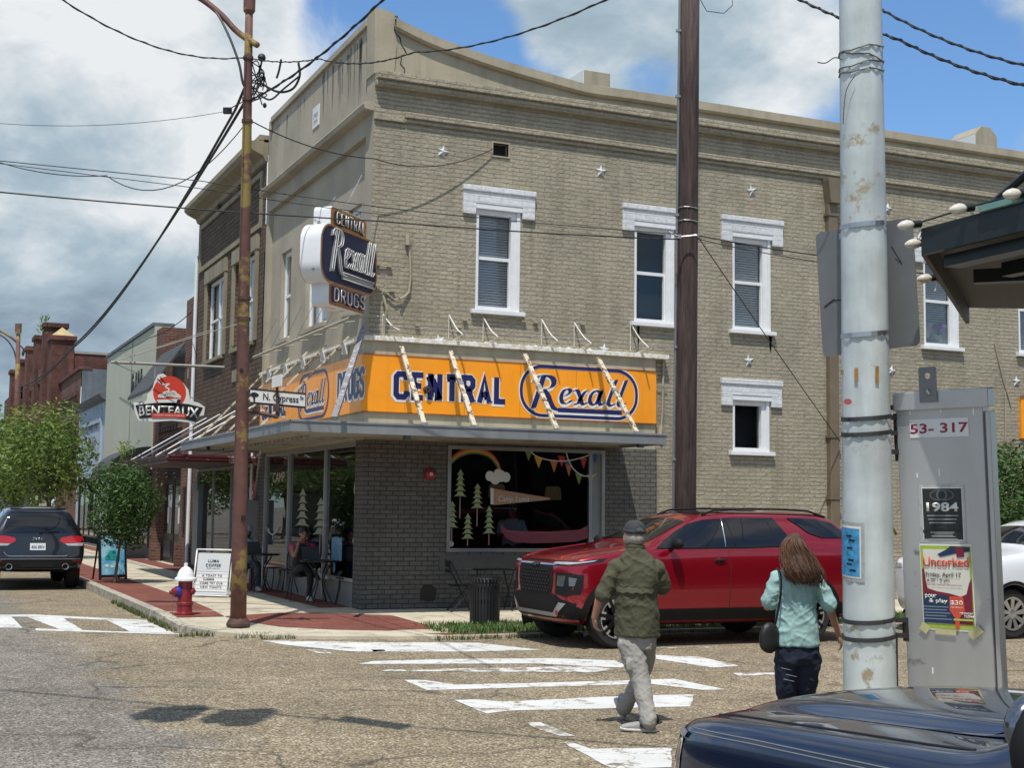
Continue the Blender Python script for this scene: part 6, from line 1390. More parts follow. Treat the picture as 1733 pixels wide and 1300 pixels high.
def bistro_table(loc,label,r=.36):
    t=thing('bistro_table',label,'table',loc); b=MB(); b.lathe((0,0,0),[(r-.01,.715),(r,.72),(r,.74),(r-.01,.745),(0,.745)],24); b.build('tabletop',mat('table_black_metal',(.02,.02,.022),.3,.3),t,local=True,angle=40)
    for k in range(4):
        a=R_(45+90*k); b=MB(); b.tube(catmull([(math.cos(a)*.24,math.sin(a)*.24,.715),(math.cos(a)*.07,math.sin(a)*.07,.4),(math.cos(a)*.25,math.sin(a)*.25,.0)],5),.013,6); b.build('leg',M_iron,t,local=True)
    return t
def folding_chair(loc,rz,label,group):
    t=thing('folding_chair',label,'chair',loc,rz,group)
    b=MB()
    for k in range(5): b.box(-.2,.2,-.17+k*.08,-.11+k*.08,.44,.455)
    b.build('seat',M_iron,t,local=True)
    b=MB(); b.box(-.2,.2,-.235,-.22,.76,.86); b.box(-.2,.2,-.228,-.214,.66,.72); b.build('backrest',mat('chair_slat_navy',(.012,.016,.024),.4),t,local=True)
    for s in (-1,1):
        b=MB(); b.beam((s*.2,-.235,.88),(s*.2,.22,.0),.028,.012,up=X_); b.build('leg',M_iron,t,local=True)
        b=MB(); b.beam((s*.185,.18,.45),(s*.185,-.22,.0),.028,.012,up=X_); b.build('leg',M_iron,t,local=True)
    return t
def laptop(loc,rz,label):
    t=thing('laptop',label,'laptop',loc,rz); M=mat('laptop_grey_aluminium',(.10,.105,.115),.35,.5,var=.04)
    b=MB(); b.box(-.165,.165,-.115,.115,0,.012); b.build('base',M,t,local=True,bevel=.003)
    b=MB(); b.obox((0,-.155,.12),X_,Vector((0,-.32,.947)).normalized(),Vector((0,.947,.32)).normalized(),.165,.115,.004); l=b.build('lid',M,t,local=True,bevel=.003); b=MB(); b.prism([(math.cos(k*.63)*.016,math.sin(k*.63)*.018) for k in range(10)],Vector((0,-.160,.13)),X_,Vector((0,-.32,.947)),Vector((0,-.002,0))); b.build('emblem',M_black,l,local=True); return t
T1=Vector((-.30,1.50,.15)); bistro_table(T1,'round black cafe table holding the laptop of the seated woman with pink sleeves'); 
bistro_chair((.06,1.05,.15),R_(70),'empty black wire cafe chair right of the seated woman, back towards the glass','cafe chairs on the pavement')
bistro_chair((-.44,2.30,.15),R_(175),'black wire cafe chair under the seated woman with pink sleeves','cafe chairs on the pavement')
laptop(T1+Vector((-.10,.04,.745)),R_(-172),'open grey laptop in front of the woman with pink sleeves')
T2=Vector((-.55,4.75,.15)); bistro_table(T2,'round black cafe table holding the laptop of the bearded man in a cap')
bistro_chair((-.72,5.45,.15),R_(175),'black wire cafe chair under the seated man in the grey cap','cafe chairs on the pavement')
bistro_chair((-.1,4.3,.15),R_(60),'empty black wire cafe chair beside the table of the man in the cap','cafe chairs on the pavement')
bistro_chair((-.12,5.2,.15),R_(100),'empty black wire cafe chair close to the pane marked CAMP','cafe chairs on the pavement')
laptop(T2+Vector((-.14,.0,.745)),R_(-176),'open grey laptop in front of the man in the cap')
folding_chair((1.50,-.62,.10),R_(-100),'dark folding chair left of the litter bin under the shop window','folding chairs below the shop window')
folding_chair((2.75,-.62,.10),R_(100),'dark folding chair right of the litter bin, partly behind the red car','folding chairs below the shop window')
t=thing('folding_table','small dark folding table below the shop window behind the litter bin','table',(2.12,-.6,.1))
b=MB(); b.box(-.3,.3,-.25,.25,.70,.72); b.build('tabletop',M_iron,t,local=True)
for s in (-1,1):
    b=MB(); b.beam((s*.26,-.2,.70),(s*.26,.2,0),.025,.012,up=X_); b.build('leg',M_iron,t,local=True); b=MB(); b.beam((s*.25,.2,.70),(s*.25,-.2,0),.025,.012,up=X_); b.build('leg',M_iron,t,local=True)
# --- metal awning with bulbs, nearest building on the right
AW=thing('metal_awning','dark metal awning corner edged with big light bulbs at the right edge','awning',V(1700,420,8.2))
M_awd=mat('awning_dark_green',(.018,.024,.024),.4,.3,var=.2); M_awu=mat('awning_underside',(.05,.042,.034),.6,.2,var=.3,vscale=3); M_awg=mat('awning_pale_green_edge',(.16,.30,.26),.5,.1,var=.25,vscale=8)
KA=1.38; P1=V(1563,387,8.3); zt=P1.z
def at_z(px,py,z): return P(px,py,2,z)
P2=P1+Vector((0,-4.7,0)); di=Vector((math.sin(R_(47)),math.cos(R_(47)),0)); P3=P1+di*3.2; hf=.118*KA
b=MB(); top=[P1,P2,P2+Vector((3.2,0,0)),P3+Vector((1.2,-.5,0)),P3]; b.add([p for p in top]+[p-Z_*.03 for p in top],[(0,1,2,3,4),(9,8,7,6,5)]+[(i,(i+1)%5,5+(i+1)%5,5+i) for i in range(5)]); b.build('roof_deck',M_awu,AW)
b=MB(); b.beam(P1-Z_*hf/2,P2-Z_*hf/2,.03,hf); b.build('fascia',M_awd,AW); b=MB(); b.beam(P1-Z_*hf/2,P3-Z_*hf/2,.03,hf); b.build('fascia',mat('awning_brown_end',(.075,.055,.042),.6,.2,var=.2),AW)
b=MB(); b.beam(P1-Z_*(hf+.04)+Vector((.15,-.07,0)),P2-Z_*(hf+.04)+Vector((.15,0,0)),.12,.07); b.beam(P1-Z_*(hf+.0)+Vector((.8,.15,0)),P2-Z_*(hf)+Vector((.8,0,0)),.09,.09); b.beam(P1-Z_*hf+di*1.1+Vector((0,-.3,0)),P1-Z_*hf+di*1.1+Vector((2.1,-2.4,0)),.09,.09); b.build_each('purlin',M_awd,AW)
b=MB()
for t in (.66,1.55,2.5): p=P1-Vector((0,t,0)); b.obox(p+Z_*.015,Y_,X_,Z_,.15,.045,.018)
b.build_each('edge_clip',M_awg,AW)
b=MB(); b.tube([V(1680,345,8.3),V(1740,292,7.9)],.026,7); b.build('hanger_rod',M_awd,AW)
bulbs=[P1+Vector((-.04,.04,.03)),P1+Vector((-.03,-.40,.045)),P1+Vector((-.03,-.82,.045)),P1+Vector((-.03,-1.25,.045)),P1+di*.26-Z_*.045+Vector((-.06,0,0)),P1+di*1.1-Z_*.13+Vector((-.09,0,0))]
for i,p in enumerate(bulbs):
    t=thing('light_bulb',('large pale string light bulb at the outer tip of the dark awning','large pale string light bulb second along the awning edge','large pale string light bulb third along the awning edge near the rod','large pale string light bulb fourth along the awning edge','large pale string light bulb just under the awning tip','large pale string light bulb lowest under the awning end')[i],'bulb',p,0,'string light bulbs on the awning')
    dr=(-RIGHT*.92+UP*-.12-FWD*.25).normalized(); b=MB(); b.lathe(p,[(r*1.08,z*1.12) for r,z in ((.012,0),(.026,.02),(.031,.045),(.026,.07),(.012,.095),(0,.102))],12,ax=dr); b.build('globe',mat('bulb_pearl',(.60,.55,.45),.15,var=.04),t,smooth=True); b=MB(); b.lathe(p-dr*.045,[(.024,0),(.024,.047),(.018,.05)],10,ax=dr); b.build('socket',M_awd,t); b=MB(); b.tube(catmull([p-dr*.015,p-dr*.03-Z_*.045+X_*.015,p-Z_*.09+X_*.03],4),.009,5); b.build('clip',M_sw,t)
b=MB(); b.tube(catmull([bulbs[0],(bulbs[0]+bulbs[1])/2-Z_*.0,bulbs[1],(bulbs[1]+bulbs[2])/2+Z_*.0,bulbs[2],bulbs[3]],6),.006,5); b.build('string_cable',M_awd,AW)
# orange sign glimpsed at the right edge
p=S(1728,672,-.06); o=thing('wall_sign','sliver of an orange wall sign at the far right edge above the shrub','sign',p); q=S(1728,742,-.06); b=MB(); b.box(p.x,p.x+2.2,-.06,-.0,q.z,p.z); b.build('panel',M_or,o); b=MB(); b.box(p.x-.03,p.x+2.23,-.075,-.06,p.z-.02,p.z+.04); b.build('frame',M_brown,o)
# ------------------------------------------------------------------ vehicles (local: +x forward, +y left)
def carpaint(name,col,metal=.35,rough=.28):
    m,nt,b=_bsdf(name); b.inputs['Base Color'].default_value=(*col,1); b.inputs['Metallic'].default_value=metal; b.inputs['Roughness'].default_value=rough; b.inputs['Coat Weight'].default_value=1; b.inputs['Coat Roughness'].default_value=.02
    N=nt.nodes; L=nt.links; tc=N.new('ShaderNodeTexCoord'); n=N.new('ShaderNodeTexNoise'); n.inputs['Scale'].default_value=600; L.new(tc.outputs['Object'],n.inputs['Vector']); mr=N.new('ShaderNodeMapRange'); mr.inputs[3].default_value=.8; mr.inputs[4].default_value=1.2; L.new(n.outputs[0],mr.inputs[0])
    s=N.new('ShaderNodeVectorMath'); s.operation='SCALE'; s.inputs[0].default_value=col; L.new(mr.outputs[0],s.inputs['Scale']); L.new(s.outputs[0],b.inputs['Base Color']); return m
M_cpl=mat('black_plastic_trim',(.009,.009,.010),.7,var=.15,vscale=8,spec=.25); M_tyre=mat('tyre_rubber',(.018,.018,.018),.85,var=.2,vscale=12,bump=.2)
M_cgl=mat('tinted_car_glass',(.006,.007,.009),.03,var=0,spec=.6); M_chr=mat('chrome_trim',(.55,.56,.57),.12,.95,var=0); M_silver2=mat('silver_skid_plate',(.34,.35,.36),.35,.6,var=.05)
M_tail=mat('tail_light_red',(.42,.012,.018),.12,var=.06,vscale=18,coat=.6); M_lamp=mat('clear_lamp',(.42,.44,.46),.08,.2,var=.1,vscale=25,coat=.6); M_fog=mat('smoked_lamp',(.10,.105,.11),.08,.2,var=.2,vscale=25,coat=.6); M_well=mat('wheel_well_dark',(.008,.008,.008),.95,var=0)
M_seam=mat('panel_gap',(.006,.006,.006),.7,var=0); M_rimb=mat('black_wheel',(.012,.012,.013),.25,.5,var=0); M_rims=mat('machined_alloy',(.62,.63,.64),.25,.85,var=0)
class Car:
    def __init__(s,name,label,cat,loc,rz,st,paint,axles,rad,halfw,arch=.06,group=None,scale=1.):
        s.root=thing(name,label,cat,loc,rz,group); s.root.scale=(scale,)*3; s.paint=paint
        b=MB(); n=None; rings=[]
        for (x,zb,zl,zt,wb,wl,wt) in st:
            h=zl-zb; q=max(.03,.3*(zt-zl)) if zt-zl<.3 else .06
            half=[(0,zb),(wb*.8,zb),(wb,zb+.09),(wl*1.012,zb+.42*h),(wl*1.012,zb+.74*h),(wl*.972,zl),(wt+(wl*.95-wt)*.45,zl+(zt-zl)*.5),(wt,zt-q),(wt*.80,zt),(0,zt+.018)]
            ring=[(x,y,z) for y,z in half]+[(x,-y,z) for y,z in half[-2:0:-1]]
            rings.append(ring)
        n=len(rings[0]); vs=[v for r in rings for v in r]; fs=[]
        for i in range(len(rings)-1):
            for k in range(n): fs.append((i*n+k,i*n+(k+1)%n,(i+1)*n+(k+1)%n,(i+1)*n+k))
        fs.append(tuple(range(n))[::-1]); fs.append(tuple((len(rings)-1)*n+k for k in range(n)))
        b.add(vs,fs); me=b.mesh('body'); o=bpy.data.objects.new('tmp',me); COL.objects.link(o); me.materials.append(paint); me.materials.append(M_well)
        m=o.modifiers.new('s','SUBSURF'); m.levels=2; m.render_levels=2
        cs=[]
        for ax in axles:
            for sd_ in (1,-1):
                c=MB(); c.lathe((ax,sd_*(halfw-.42),rad),[(rad+arch,0),(rad+arch,.8)],30,ax=(0,sd_,0)); cm=c.mesh('cut'); co=bpy.data.objects.new('cut',cm); COL.objects.link(co); cm.materials.append(M_well)
                bo=o.modifiers.new('b','BOOLEAN'); bo.operation='DIFFERENCE'; bo.object=co; bo.solver='EXACT'; bo.material_mode='TRANSFER'; cs.append(co)
        me2=evaluated(o); bpy.data.objects.remove(o)
        for c in cs: bpy.data.objects.remove(c)
        me2.polygons.foreach_set('use_smooth',[True]*len(me2.polygons)); me2.name='body'
        bo=bpy.data.objects.new('body',me2); COL.objects.link(bo); bo.parent=s.root; me2.set_sharp_from_angle(angle=R_(38)); s.body=bo
        s.bvh=BVHTree.FromPolygons([v.co.copy() for v in me2.vertices],[tuple(p.vertices) for p in me2.polygons])
        s.ax=axles; s.rad=rad; s.hw=halfw
    def proj(s,a,c,plane,lift):
        if plane in('L','R'):
            sg=1 if plane=='L' else -1; o=Vector((a,3*sg,c)); d=Vector((0,-sg,0))
        elif plane=='F': o=Vector((5,a,c)); d=Vector((-1,0,0))
        elif plane=='B': o=Vector((-5,a,c)); d=Vector((1,0,0))
        else: o=Vector((a,c,4)); d=Vector((0,0,-1))
        h=s.bvh.ray_cast(o,d)
        if h[0] is None: return None
        p,nn=h[0],h[1]
        if nn.dot(d)>0: nn=-nn
        return p+(nn*.5-d*.5).normalized()*lift
    def decal(s,name,poly,plane,m,lift=.006,parent=None,cuts=3,mirror=False,thick=0.):
        bm=bmesh.new(); vs=[bm.verts.new((p[0],p[1],0)) for p in poly]; bm.faces.new(vs)
        xs=[p[0] for p in poly]; ys=[p[1] for p in poly]
        for ax,a,c in ((0,min(xs),max(xs)),(1,min(ys),max(ys))):
            k=max(1,min(14,int((c-a)/.07)))
            for i in range(1,k):
                co=[0,0,0]; co[ax]=a+(c-a)*i/k; no=[0,0,0]; no[ax]=1
                bmesh.ops.bisect_plane(bm,geom=bm.verts[:]+bm.edges[:]+bm.faces[:],plane_co=co,plane_no=no)
        bad=[]
        for v in bm.verts:
            q=s.proj(v.co.x,v.co.y,plane,lift)
            if q is None: bad.append(v)
            else: v.co=q
        bmesh.ops.delete(bm,geom=bad,context='VERTS')
        bmesh.ops.triangulate(bm,faces=bm.faces)
        bmesh.ops.recalc_face_normals(bm,faces=bm.faces)
        d={'L':(0,1,0),'R':(0,-1,0),'F':(1,0,0),'B':(-1,0,0),'T':(0,0,1)}[plane]
        if sum(f.normal.dot(Vector(d))*f.calc_area() for f in bm.faces)<0: bmesh.ops.reverse_faces(bm,faces=bm.faces)
        me=bpy.data.meshes.new(name); bm.to_mesh(me); bm.free(); me.polygons.foreach_set('use_smooth',[True]*len(me.polygons))
        return link(name,me,m,parent or s.root,True)
    def line(s,name,pts,plane,m,r=.005,lift=.001,parent=None):
        q=[]
        for i in range(len(pts)-1):
            a,c=pts[i],pts[i+1]; n=max(2,int(math.dist(a,c)/.06))
            for k in range(n): q.append((a[0]+(c[0]-a[0])*k/n,a[1]+(c[1]-a[1])*k/n))
        q.append(pts[-1]); q=[s.proj(a,c,plane,lift) for a,c in q]; q=[p for p in q if p is not None]
        b=MB(); b.tube(q,r,5); return b.build(name,m,parent or s.root,smooth=True,local=True)
    def wheels(s,rim='spoke',w=.25,n=6,M=None,front=True):
        for ax in s.ax:
            for sd_ in (1,-1):
                r=s.rad; y=s.hw-.02; c=Vector((ax,sd_*y,r)); A=Vector((0,sd_,0))
                b=MB(); b.lathe(c-A*w,[(r*.62,0),(r*.9,.0),(r*.985,.03),(r,.07),(r,w-.07),(r*.985,w-.03),(r*.9,w),(r*.66,w-.005),(r*.62,w-.04)],36,ax=A,cap=False); wh=b.build('wheel',M_tyre,s.root,local=True,angle=40)
                b=MB(); b.lathe(c,[(r*.66,-.01),(r*.63,-.005),(r*.60,-.05),(r*.1,-.07),(0,-.07)],36,ax=A,cap=False); b.build('rim_barrel',M_rimb,wh,local=True,angle=40).matrix_parent_inverse=Matrix()
                b=MB()
                for k in range(n):
                    a=2*math.pi*k/n+.2; d=Vector((math.cos(a),0,math.sin(a))); t=Vector((-math.sin(a),0,math.cos(a)))
                    if rim=='spoke':
                        for e in (-.09,.09):
                            d2=(d+t*e).normalized(); b.beam(c+d2*r*.12-A*.02,c+d2*r*.62-A*.006,.035,.02,up=A)
                    else: b.beam(c+d*r*.15-A*.02,c+d*r*.6-A*.01,.06,.02,up=A); b.obox(c+d*r*.60-A*.0,d,t,A,.045,.022,.01)
                b.lathe(c-A*.02,[(r*.2,0),(r*.18,.015),(0,.02)],16,ax=A)
                if rim!='spoke': 
                    o=b.build('rim',M_rimb,wh,local=True); b=MB()
                    for k in range(n):
                        a=2*math.pi*k/n+.2; d=Vector((math.cos(a),0,math.sin(a))); t=Vector((-math.sin(a),0,math.cos(a)))
                        for e in (-.16,.16): d2=(d+t*e).normalized(); b.obox(c+d2*r*.565+A*.002,d2,d2.cross(A),A,.032,.018,.006)
                    b.lathe(c,[(r*.655,-.002),(r*.665,.006),(r*.63,.006),(r*.62,-.01)],36,ax=A,cap=False)
                    b.build('rim_edge',M_rims,wh,local=True)
                else: b.lathe(c,[(r*.655,-.002),(r*.665,.006),(r*.60,.004),(r*.58,-.02)],36,ax=A,cap=False); b.build('rim',M or M_rims,wh,local=True)
    def arches(s,m,w=.055,z0=.2):
        for ax in s.ax:
            for sd_ in ('L','R'):
                R0=s.rad+.068; poly=[]; 
                a0=math.asin(max(-1,(z0-s.rad)/R0)); n=18
                for k in range(n+1): a=a0+(math.pi-2*a0)*k/n; poly.append((ax+math.cos(a)*(R0+w),s.rad+math.sin(a)*(R0+w)))
                for k in range(n,-1,-1): a=a0+(math.pi-2*a0)*k/n; poly.append((ax+math.cos(a)*R0,s.rad+math.sin(a)*R0))
                bm_q=[]
                b=MB(); N2=n+1; vs=[]
                for p in poly:
                    q=s.proj(p[0],p[1],sd_,.012) 
                    if q is None or (abs(q.y)<s.hw-.3): q=Vector((p[0],(s.hw-.03)*(1 if sd_=='L' else -1),p[1]))
                    vs.append(q)
                fs=[(k,k+1,2*N2-2-k,2*N2-1-k) for k in range(n)]
                b.add(vs,fs); inn=[Vector((v.x,v.y-(.12 if sd_=='L' else -.12),v.z)) for v in vs[N2:]]; b.add(vs[N2:]+inn,[(k,k+1,N2+k+1,N2+k) for k in range(n)])
                b.build('arch_cladding',m,s.root,local=True,smooth=True)
    def mirrors(s,x,z,m):
        for sd_,pl in ((1,'L'),(-1,'R')):
            q=s.proj(x,z-.05,pl,0); b=MB(); b.ell((x,q.y+sd_*.19,z+.03),.075,.125,.075,14,8); b.beam(q,(x,q.y+sd_*.14,z),.05,.04); b.build('mirror',m,s.root,local=True,smooth=True)
def ell2(cx,cy,rx,ry,n=16): return [(cx+math.cos(2*math.pi*k/n)*rx,cy+math.sin(2*math.pi*k/n)*ry) for k in range(n)]
# ---- red three row SUV by the kerb
ST=[(2.38,.46,.98,1.04,.60,.70,.60),(2.33,.32,1.06,1.13,.76,.83,.70),(2.18,.28,1.13,1.185,.93,.96,.82),(1.9,.26,1.18,1.235,.99,1.0,.86),(1.35,.26,1.23,1.30,.99,1.0,.86),(1.12,.26,1.25,1.34,.99,1.0,.80),(.78,.26,1.26,1.50,.99,1.0,.75),(.30,.26,1.27,1.72,.99,1.0,.71),(-.1,.26,1.28,1.785,.99,1.0,.71),(-.9,.26,1.29,1.805,.99,1.0,.71),(-1.7,.26,1.30,1.79,.99,1.0,.70),(-2.12,.28,1.31,1.745,.97,.985,.68),(-2.40,.32,1.31,1.50,.93,.95,.72),(-2.54,.36,1.27,1.34,.88,.90,.76),(-2.60,.46,1.1,1.16,.80,.82,.70)]
M_cred=carpaint('car_paint_red',(.27,.0016,.011),.5,.28)
rc=Car('parked_car','shiny red three row family car with black wheels parked beside the grass verge','car',(3.30,-4.76,.0),math.pi,ST,M_cred,(1.62,-1.46),.385,.985)
rc.root.scale=(1,1,1.03); rc.arches(M_cpl,.085,.20); rc.wheels('block',.25,7)
for pl in 'LR':
    g=rc.decal('side_glass',[(1.0,1.29),(.86,1.37),(.60,1.51),(.38,1.61),(.16,1.66),(-.3,1.69),(-1.0,1.695),(-1.24,1.33),(-.4,1.305)],pl,M_cgl,.013)
    rc.decal('side_glass',[(-1.40,1.60),(-1.24,1.70),(-1.75,1.69),(-2.03,1.63),(-2.30,1.43),(-1.75,1.43),(-1.54,1.49)],pl,M_cgl,.012)
    for x0,x1 in ((-.08,-.14),(-.24,-.20),(-1.0,-.86)): rc.line('window_pillar',[(x0,1.31),(x1,1.685)],pl,M_cpl if x0!=-.08 else M_chr,.010,.008,g)
    rc.line('window_trim',[(1.0,1.285),(-.4,1.295),(-1.24,1.325)],pl,M_cpl,.010,.004)
    for pts in ([(1.05,1.27),(1.08,.9),(1.04,.5)],[(-.12,1.28),(-.13,.9),(-.10,.5)],[(-1.24,1.3),(-1.28,1.0),(-1.05,.82)],[(1.4,.95),(1.0,1.05),(-1.2,1.10)][:0] or [(1.04,.44),(-1.0,.44)]): rc.line('door_gap',pts,pl,M_seam,.004,.0)
    for x in (.06,-1.0): 
        p=rc.proj(x,1.13,pl,.012); b=MB(); sg=1 if pl=='L' else -1; b.ell(p+Vector((-.02,sg*.012,0)),.10,.016,.018,10,6); b.build('door_handle',M_cpl,rc.root,local=True,smooth=True); rc.decal('handle_recess',ell2(x,1.13,.085,.035),pl,mat('red_recess_dark',(.12,.003,.008),.4,var=0),.003)
    rc.decal('sill_cladding',[(1.14,.27),(1.14,.50),(-.98,.50),(-.98,.27)],pl,M_cpl,.010)
    rc.decal('rear_cladding',[(-1.98,.33),(-1.98,.55),(-2.55,.55),(-2.55,.36)],pl,M_cpl,.008)
    rc.line('roof_rail',[(.05,1.76),(-2.0,1.74)],'L' if pl=='L' else 'R',M_cpl,.012,.0)
    ys=.60*(1 if pl=='L' else -1); q=[rc.proj(x,ys,'T',.05) for x in (.1,-.1,-.6,-1.2,-1.7,-2.0)]; q[0]-=Vector((0,0,.045)); q[-1]-=Vector((0,0,.045)); b=MB(); b.tube(q,.016,6); b.build('roof_rail',M_cpl,rc.root,local=True,smooth=True)
    s_=1 if pl=='L' else -1
    rc.decal('headlight',[(s_*.50,1.075),(s_*.78,1.075),(s_*.88,1.085),(s_*.88,1.105),(s_*.55,1.10)],'F',M_lamp,.008); rc.decal('headlight_bezel',[(s_*.42,1.06),(s_*.80,1.055),(s_*.90,1.08),(s_*.88,1.115),(s_*.45,1.115)],'F',M_cpl,.004)
    rc.decal('headlight_strip',[(2.40,1.04),(1.85,1.12),(1.78,1.16),(2.36,1.105)],pl,M_cpl,.006); rc.decal('headlight',[(2.38,1.06),(1.98,1.115),(1.92,1.135),(2.37,1.085)],pl,M_lamp,.009)
    rc.decal('lamp_pocket',[(s_*.60,.70),(s_*.84,.66),(s_*.88,.97),(s_*.62,.97)],'F',M_cpl,.006); rc.decal('fog_lamp',[(s_*.66,.80),(s_*.80,.79),(s_*.82,.93),(s_*.67,.93)],'F',M_fog,.010)
    rc.decal('lamp_pocket',[(2.40,.66),(2.16,.70),(2.12,.94),(2.40,.98)],pl,M_cpl,.006); rc.decal('fog_lamp',[(2.38,.80),(2.24,.80),(2.21,.90),(2.38,.93)],pl,M_fog,.010)
    rc.decal('bumper_cladding',[(2.44,.32),(2.09,.30),(2.09,.48),(2.2,.54),(2.44,.60)],pl,M_cpl,.007)
rc.decal('grille',[(-.48,.66),(.48,.66),(.54,.86),(.50,1.12),(-.50,1.12),(-.54,.86)],'F',M_cpl,.006)
rc.decal('grille_bar',[(-.56,1.055),(.56,1.055),(.62,1.068),(.56,1.076),(-.56,1.076),(-.62,1.068)],'F',M_chr,.012)
b=MB()
for r in range(7):
    for k in range(11): 
        p=rc.proj(-.42+.08*k+(.04 if r%2 else 0),.72+.045*r,'F',.010); 
        if p: b.obox(p,X_,Y_,Z_,.006,.026,.012)
b.build('grille_mesh',mat('grille_mesh_grey',(.02,.02,.021),.4,.3),rc.root,local=True)
rc.decal('badge',[(-.12,1.062),(-.04,1.072),(-.04,1.092),(.05,1.092),(.05,1.078),(.13,1.082),(.11,1.048),(.04,1.05),(.04,1.030),(-.05,1.030),(-.05,1.045),(-.13,1.04)],'F',mat('badge_black',(.02,.02,.02),.3),.020)
rc.decal('lower_bumper',[(-.84,.32),(.84,.32),(.92,.58),(.58,.68),(-.58,.68),(-.92,.58)],'F',M_cpl,.008); rc.decal('skid_plate',[(-.82,.58),(-.60,.40),(.60,.40),(.82,.58),(.70,.59),(.54,.45),(-.54,.45),(-.70,.59)],'F',M_silver2,.016); rc.decal('tow_hook',[(.60,.42),(.66,.42),(.66,.48),(.60,.48)],'F',M_tail,.02); rc.decal('tow_hook',[(-.66,.42),(-.60,.42),(-.60,.48),(-.66,.48)],'F',M_tail,.02)
rc.decal('windscreen',[(1.04,-.70),(1.04,.70),(.40,.62),(.40,-.62)],'T',M_cgl,.006); rc.decal('rear_glass',[(-.58,1.40),(.58,1.40),(.52,1.66),(-.52,1.66)],'B',M_cgl,.006)
for s_ in (1,-1): rc.decal('tail_light',[(s_*.55,1.02),(s_*.86,1.0),(s_*.86,1.14),(s_*.6,1.12)],'B',M_tail,.008)
rc.line('bonnet_crease',[(2.30,.52),(1.3,.60)],'T',M_cred,.012,-.004); rc.line('bonnet_crease',[(2.30,-.52),(1.3,-.60)],'T',M_cred,.012,-.004); rc.line('bonnet_gap',[(2.30,.86),(1.9,.90),(1.15,.90)],'T',M_seam,.004,0); rc.decal('sunroof',[(.15,-.5),(.15,.5),(-.9,.5),(-.9,-.5)],'T',M_cgl,.004)
rc.mirrors(.80,1.32,M_cpl)
# ---- dark SUV seen from behind
SJ=[(2.40,.50,.82,.88,.66,.76,.62),(2.34,.38,.95,1.0,.82,.88,.72),(1.9,.34,1.05,1.10,.92,.95,.80),(1.0,.34,1.10,1.18,.94,.96,.80),(.8,.34,1.11,1.22,.94,.96,.76),(.1,.34,1.12,1.68,.94,.96,.66),(-.4,.34,1.13,1.755,.94,.965,.66),(-1.3,.34,1.15,1.75,.94,.965,.66),(-1.9,.36,1.16,1.73,.94,.96,.645),(-2.12,.38,1.16,1.68,.93,.955,.64),(-2.26,.40,1.14,1.42,.92,.945,.72),(-2.34,.42,1.08,1.17,.90,.93,.80),(-2.40,.44,.72,.78,.86,.90,.86),(-2.43,.48,.66,.70,.80,.84,.78)]
M_cblk=carpaint('car_paint_dark_blue_grey',(.010,.012,.018),.35,.3)
jp=Car('parked_car','dark blue grey family car seen from behind with its tail lights, parked at the kerb','car',(-4.38,10.9,.0),R_(90),SJ,M_cblk,(1.46,-1.46),.385,.955,group=None)
jp.wheels('spoke',.26,5)
jp.decal('rear_glass',[(-.70,1.20),(.70,1.20),(.66,1.36),(.58,1.62),(-.58,1.62),(-.66,1.36)],'B',M_cgl,.006)
b=MB(); p=[jp.proj(y,1.67,'B',.02) for y in (-.55,-.3,0,.3,.55)]
b.tube([q+Vector((-.06,0,.02)) for q in p],.022,6); b.build('roof_spoiler',M_cblk,jp.root,local=True,smooth=True)
for s_ in (1,-1):
    jp.decal('tail_light',[(s_*.93,1.00),(s_*.90,1.13),(s_*.66,1.14),(s_*.46,1.10),(s_*.44,1.03),(s_*.52,.98)],'B',M_tail,.010); jp.decal('tail_light_clear',[(s_*.90,.93),(s_*.92,.995),(s_*.54,.975),(s_*.60,.935)],'B',M_lamp,.010)
    p=jp.proj(s_*.56,.50,'B',.0); b=MB(); b.lathe(p+Vector((.02,0,0)),[(.05,0),(.055,.05),(.06,.055),(.06,.035),(.04,.02),(.0,.02)],16,ax=(-1,0,0),cap=False); b.build('exhaust_tip',M_cpl,jp.root,local=True); b=MB(); b.lathe(p+Vector((.02,0,0)),[(.053,.052),(.068,.056),(.068,.045)],16,ax=(-1,0,0),cap=False); b.build('exhaust_ring',M_chr,jp.root,local=True)
    jp.decal('reflector',[(s_*.70,.60),(s_*.88,.60),(s_*.88,.64),(s_*.70,.64)],'B',mat('reflector_dark_red',(.12,.006,.008),.3),.008)
    pl='L' if s_>0 else 'R'; g=jp.decal('side_glass',[(.72,1.17),(.2,1.60),(-.3,1.67),(-1.5,1.66),(-2.0,1.58),(-2.12,1.22),(-.5,1.15)],pl,M_cgl)
    for x0,x1 in ((-.25,-.28),(-1.25,-1.12)): jp.line('window_pillar',[(x0,1.16),(x1,1.66)],pl,M_cblk,.02,.006,g)
    jp.line('roof_rail',[(-.2,1.74),(-1.9,1.73)],pl,M_cpl,.014,.0)
    for pts in ([(.72,1.12),(.74,.5)],[(-.27,1.12),(-.27,.5)],[(-1.25,1.12),(-1.1,.8)]): jp.line('door_gap',pts,pl,M_seam,.004,0)
jp.decal('bumper',[(-.86,.46),(.86,.46),(.90,.60),(.88,.68),(-.88,.68),(-.90,.60)],'B',M_cpl,.006); jp.decal('tow_cover',[(-.32,.49),(.32,.49),(.36,.57),(-.36,.57)],'B',M_well,.010)
jp.line('chrome_line',[(-.62,.74),(-.55,.715),(.55,.715),(.62,.74),(.66,.80)],'B',M_chr,.010,.004); jp.line('chrome_line',[(-.90,.655),(.90,.655)],'B',M_chr,.007,.012)
jp.line('tailgate_gap',[(-.70,1.02),(-.70,.78),(-.62,.735)],'B',M_seam,.005,0); jp.line('tailgate_gap',[(.70,1.02),(.70,.78),(.62,.735)],'B',M_seam,.005,0)
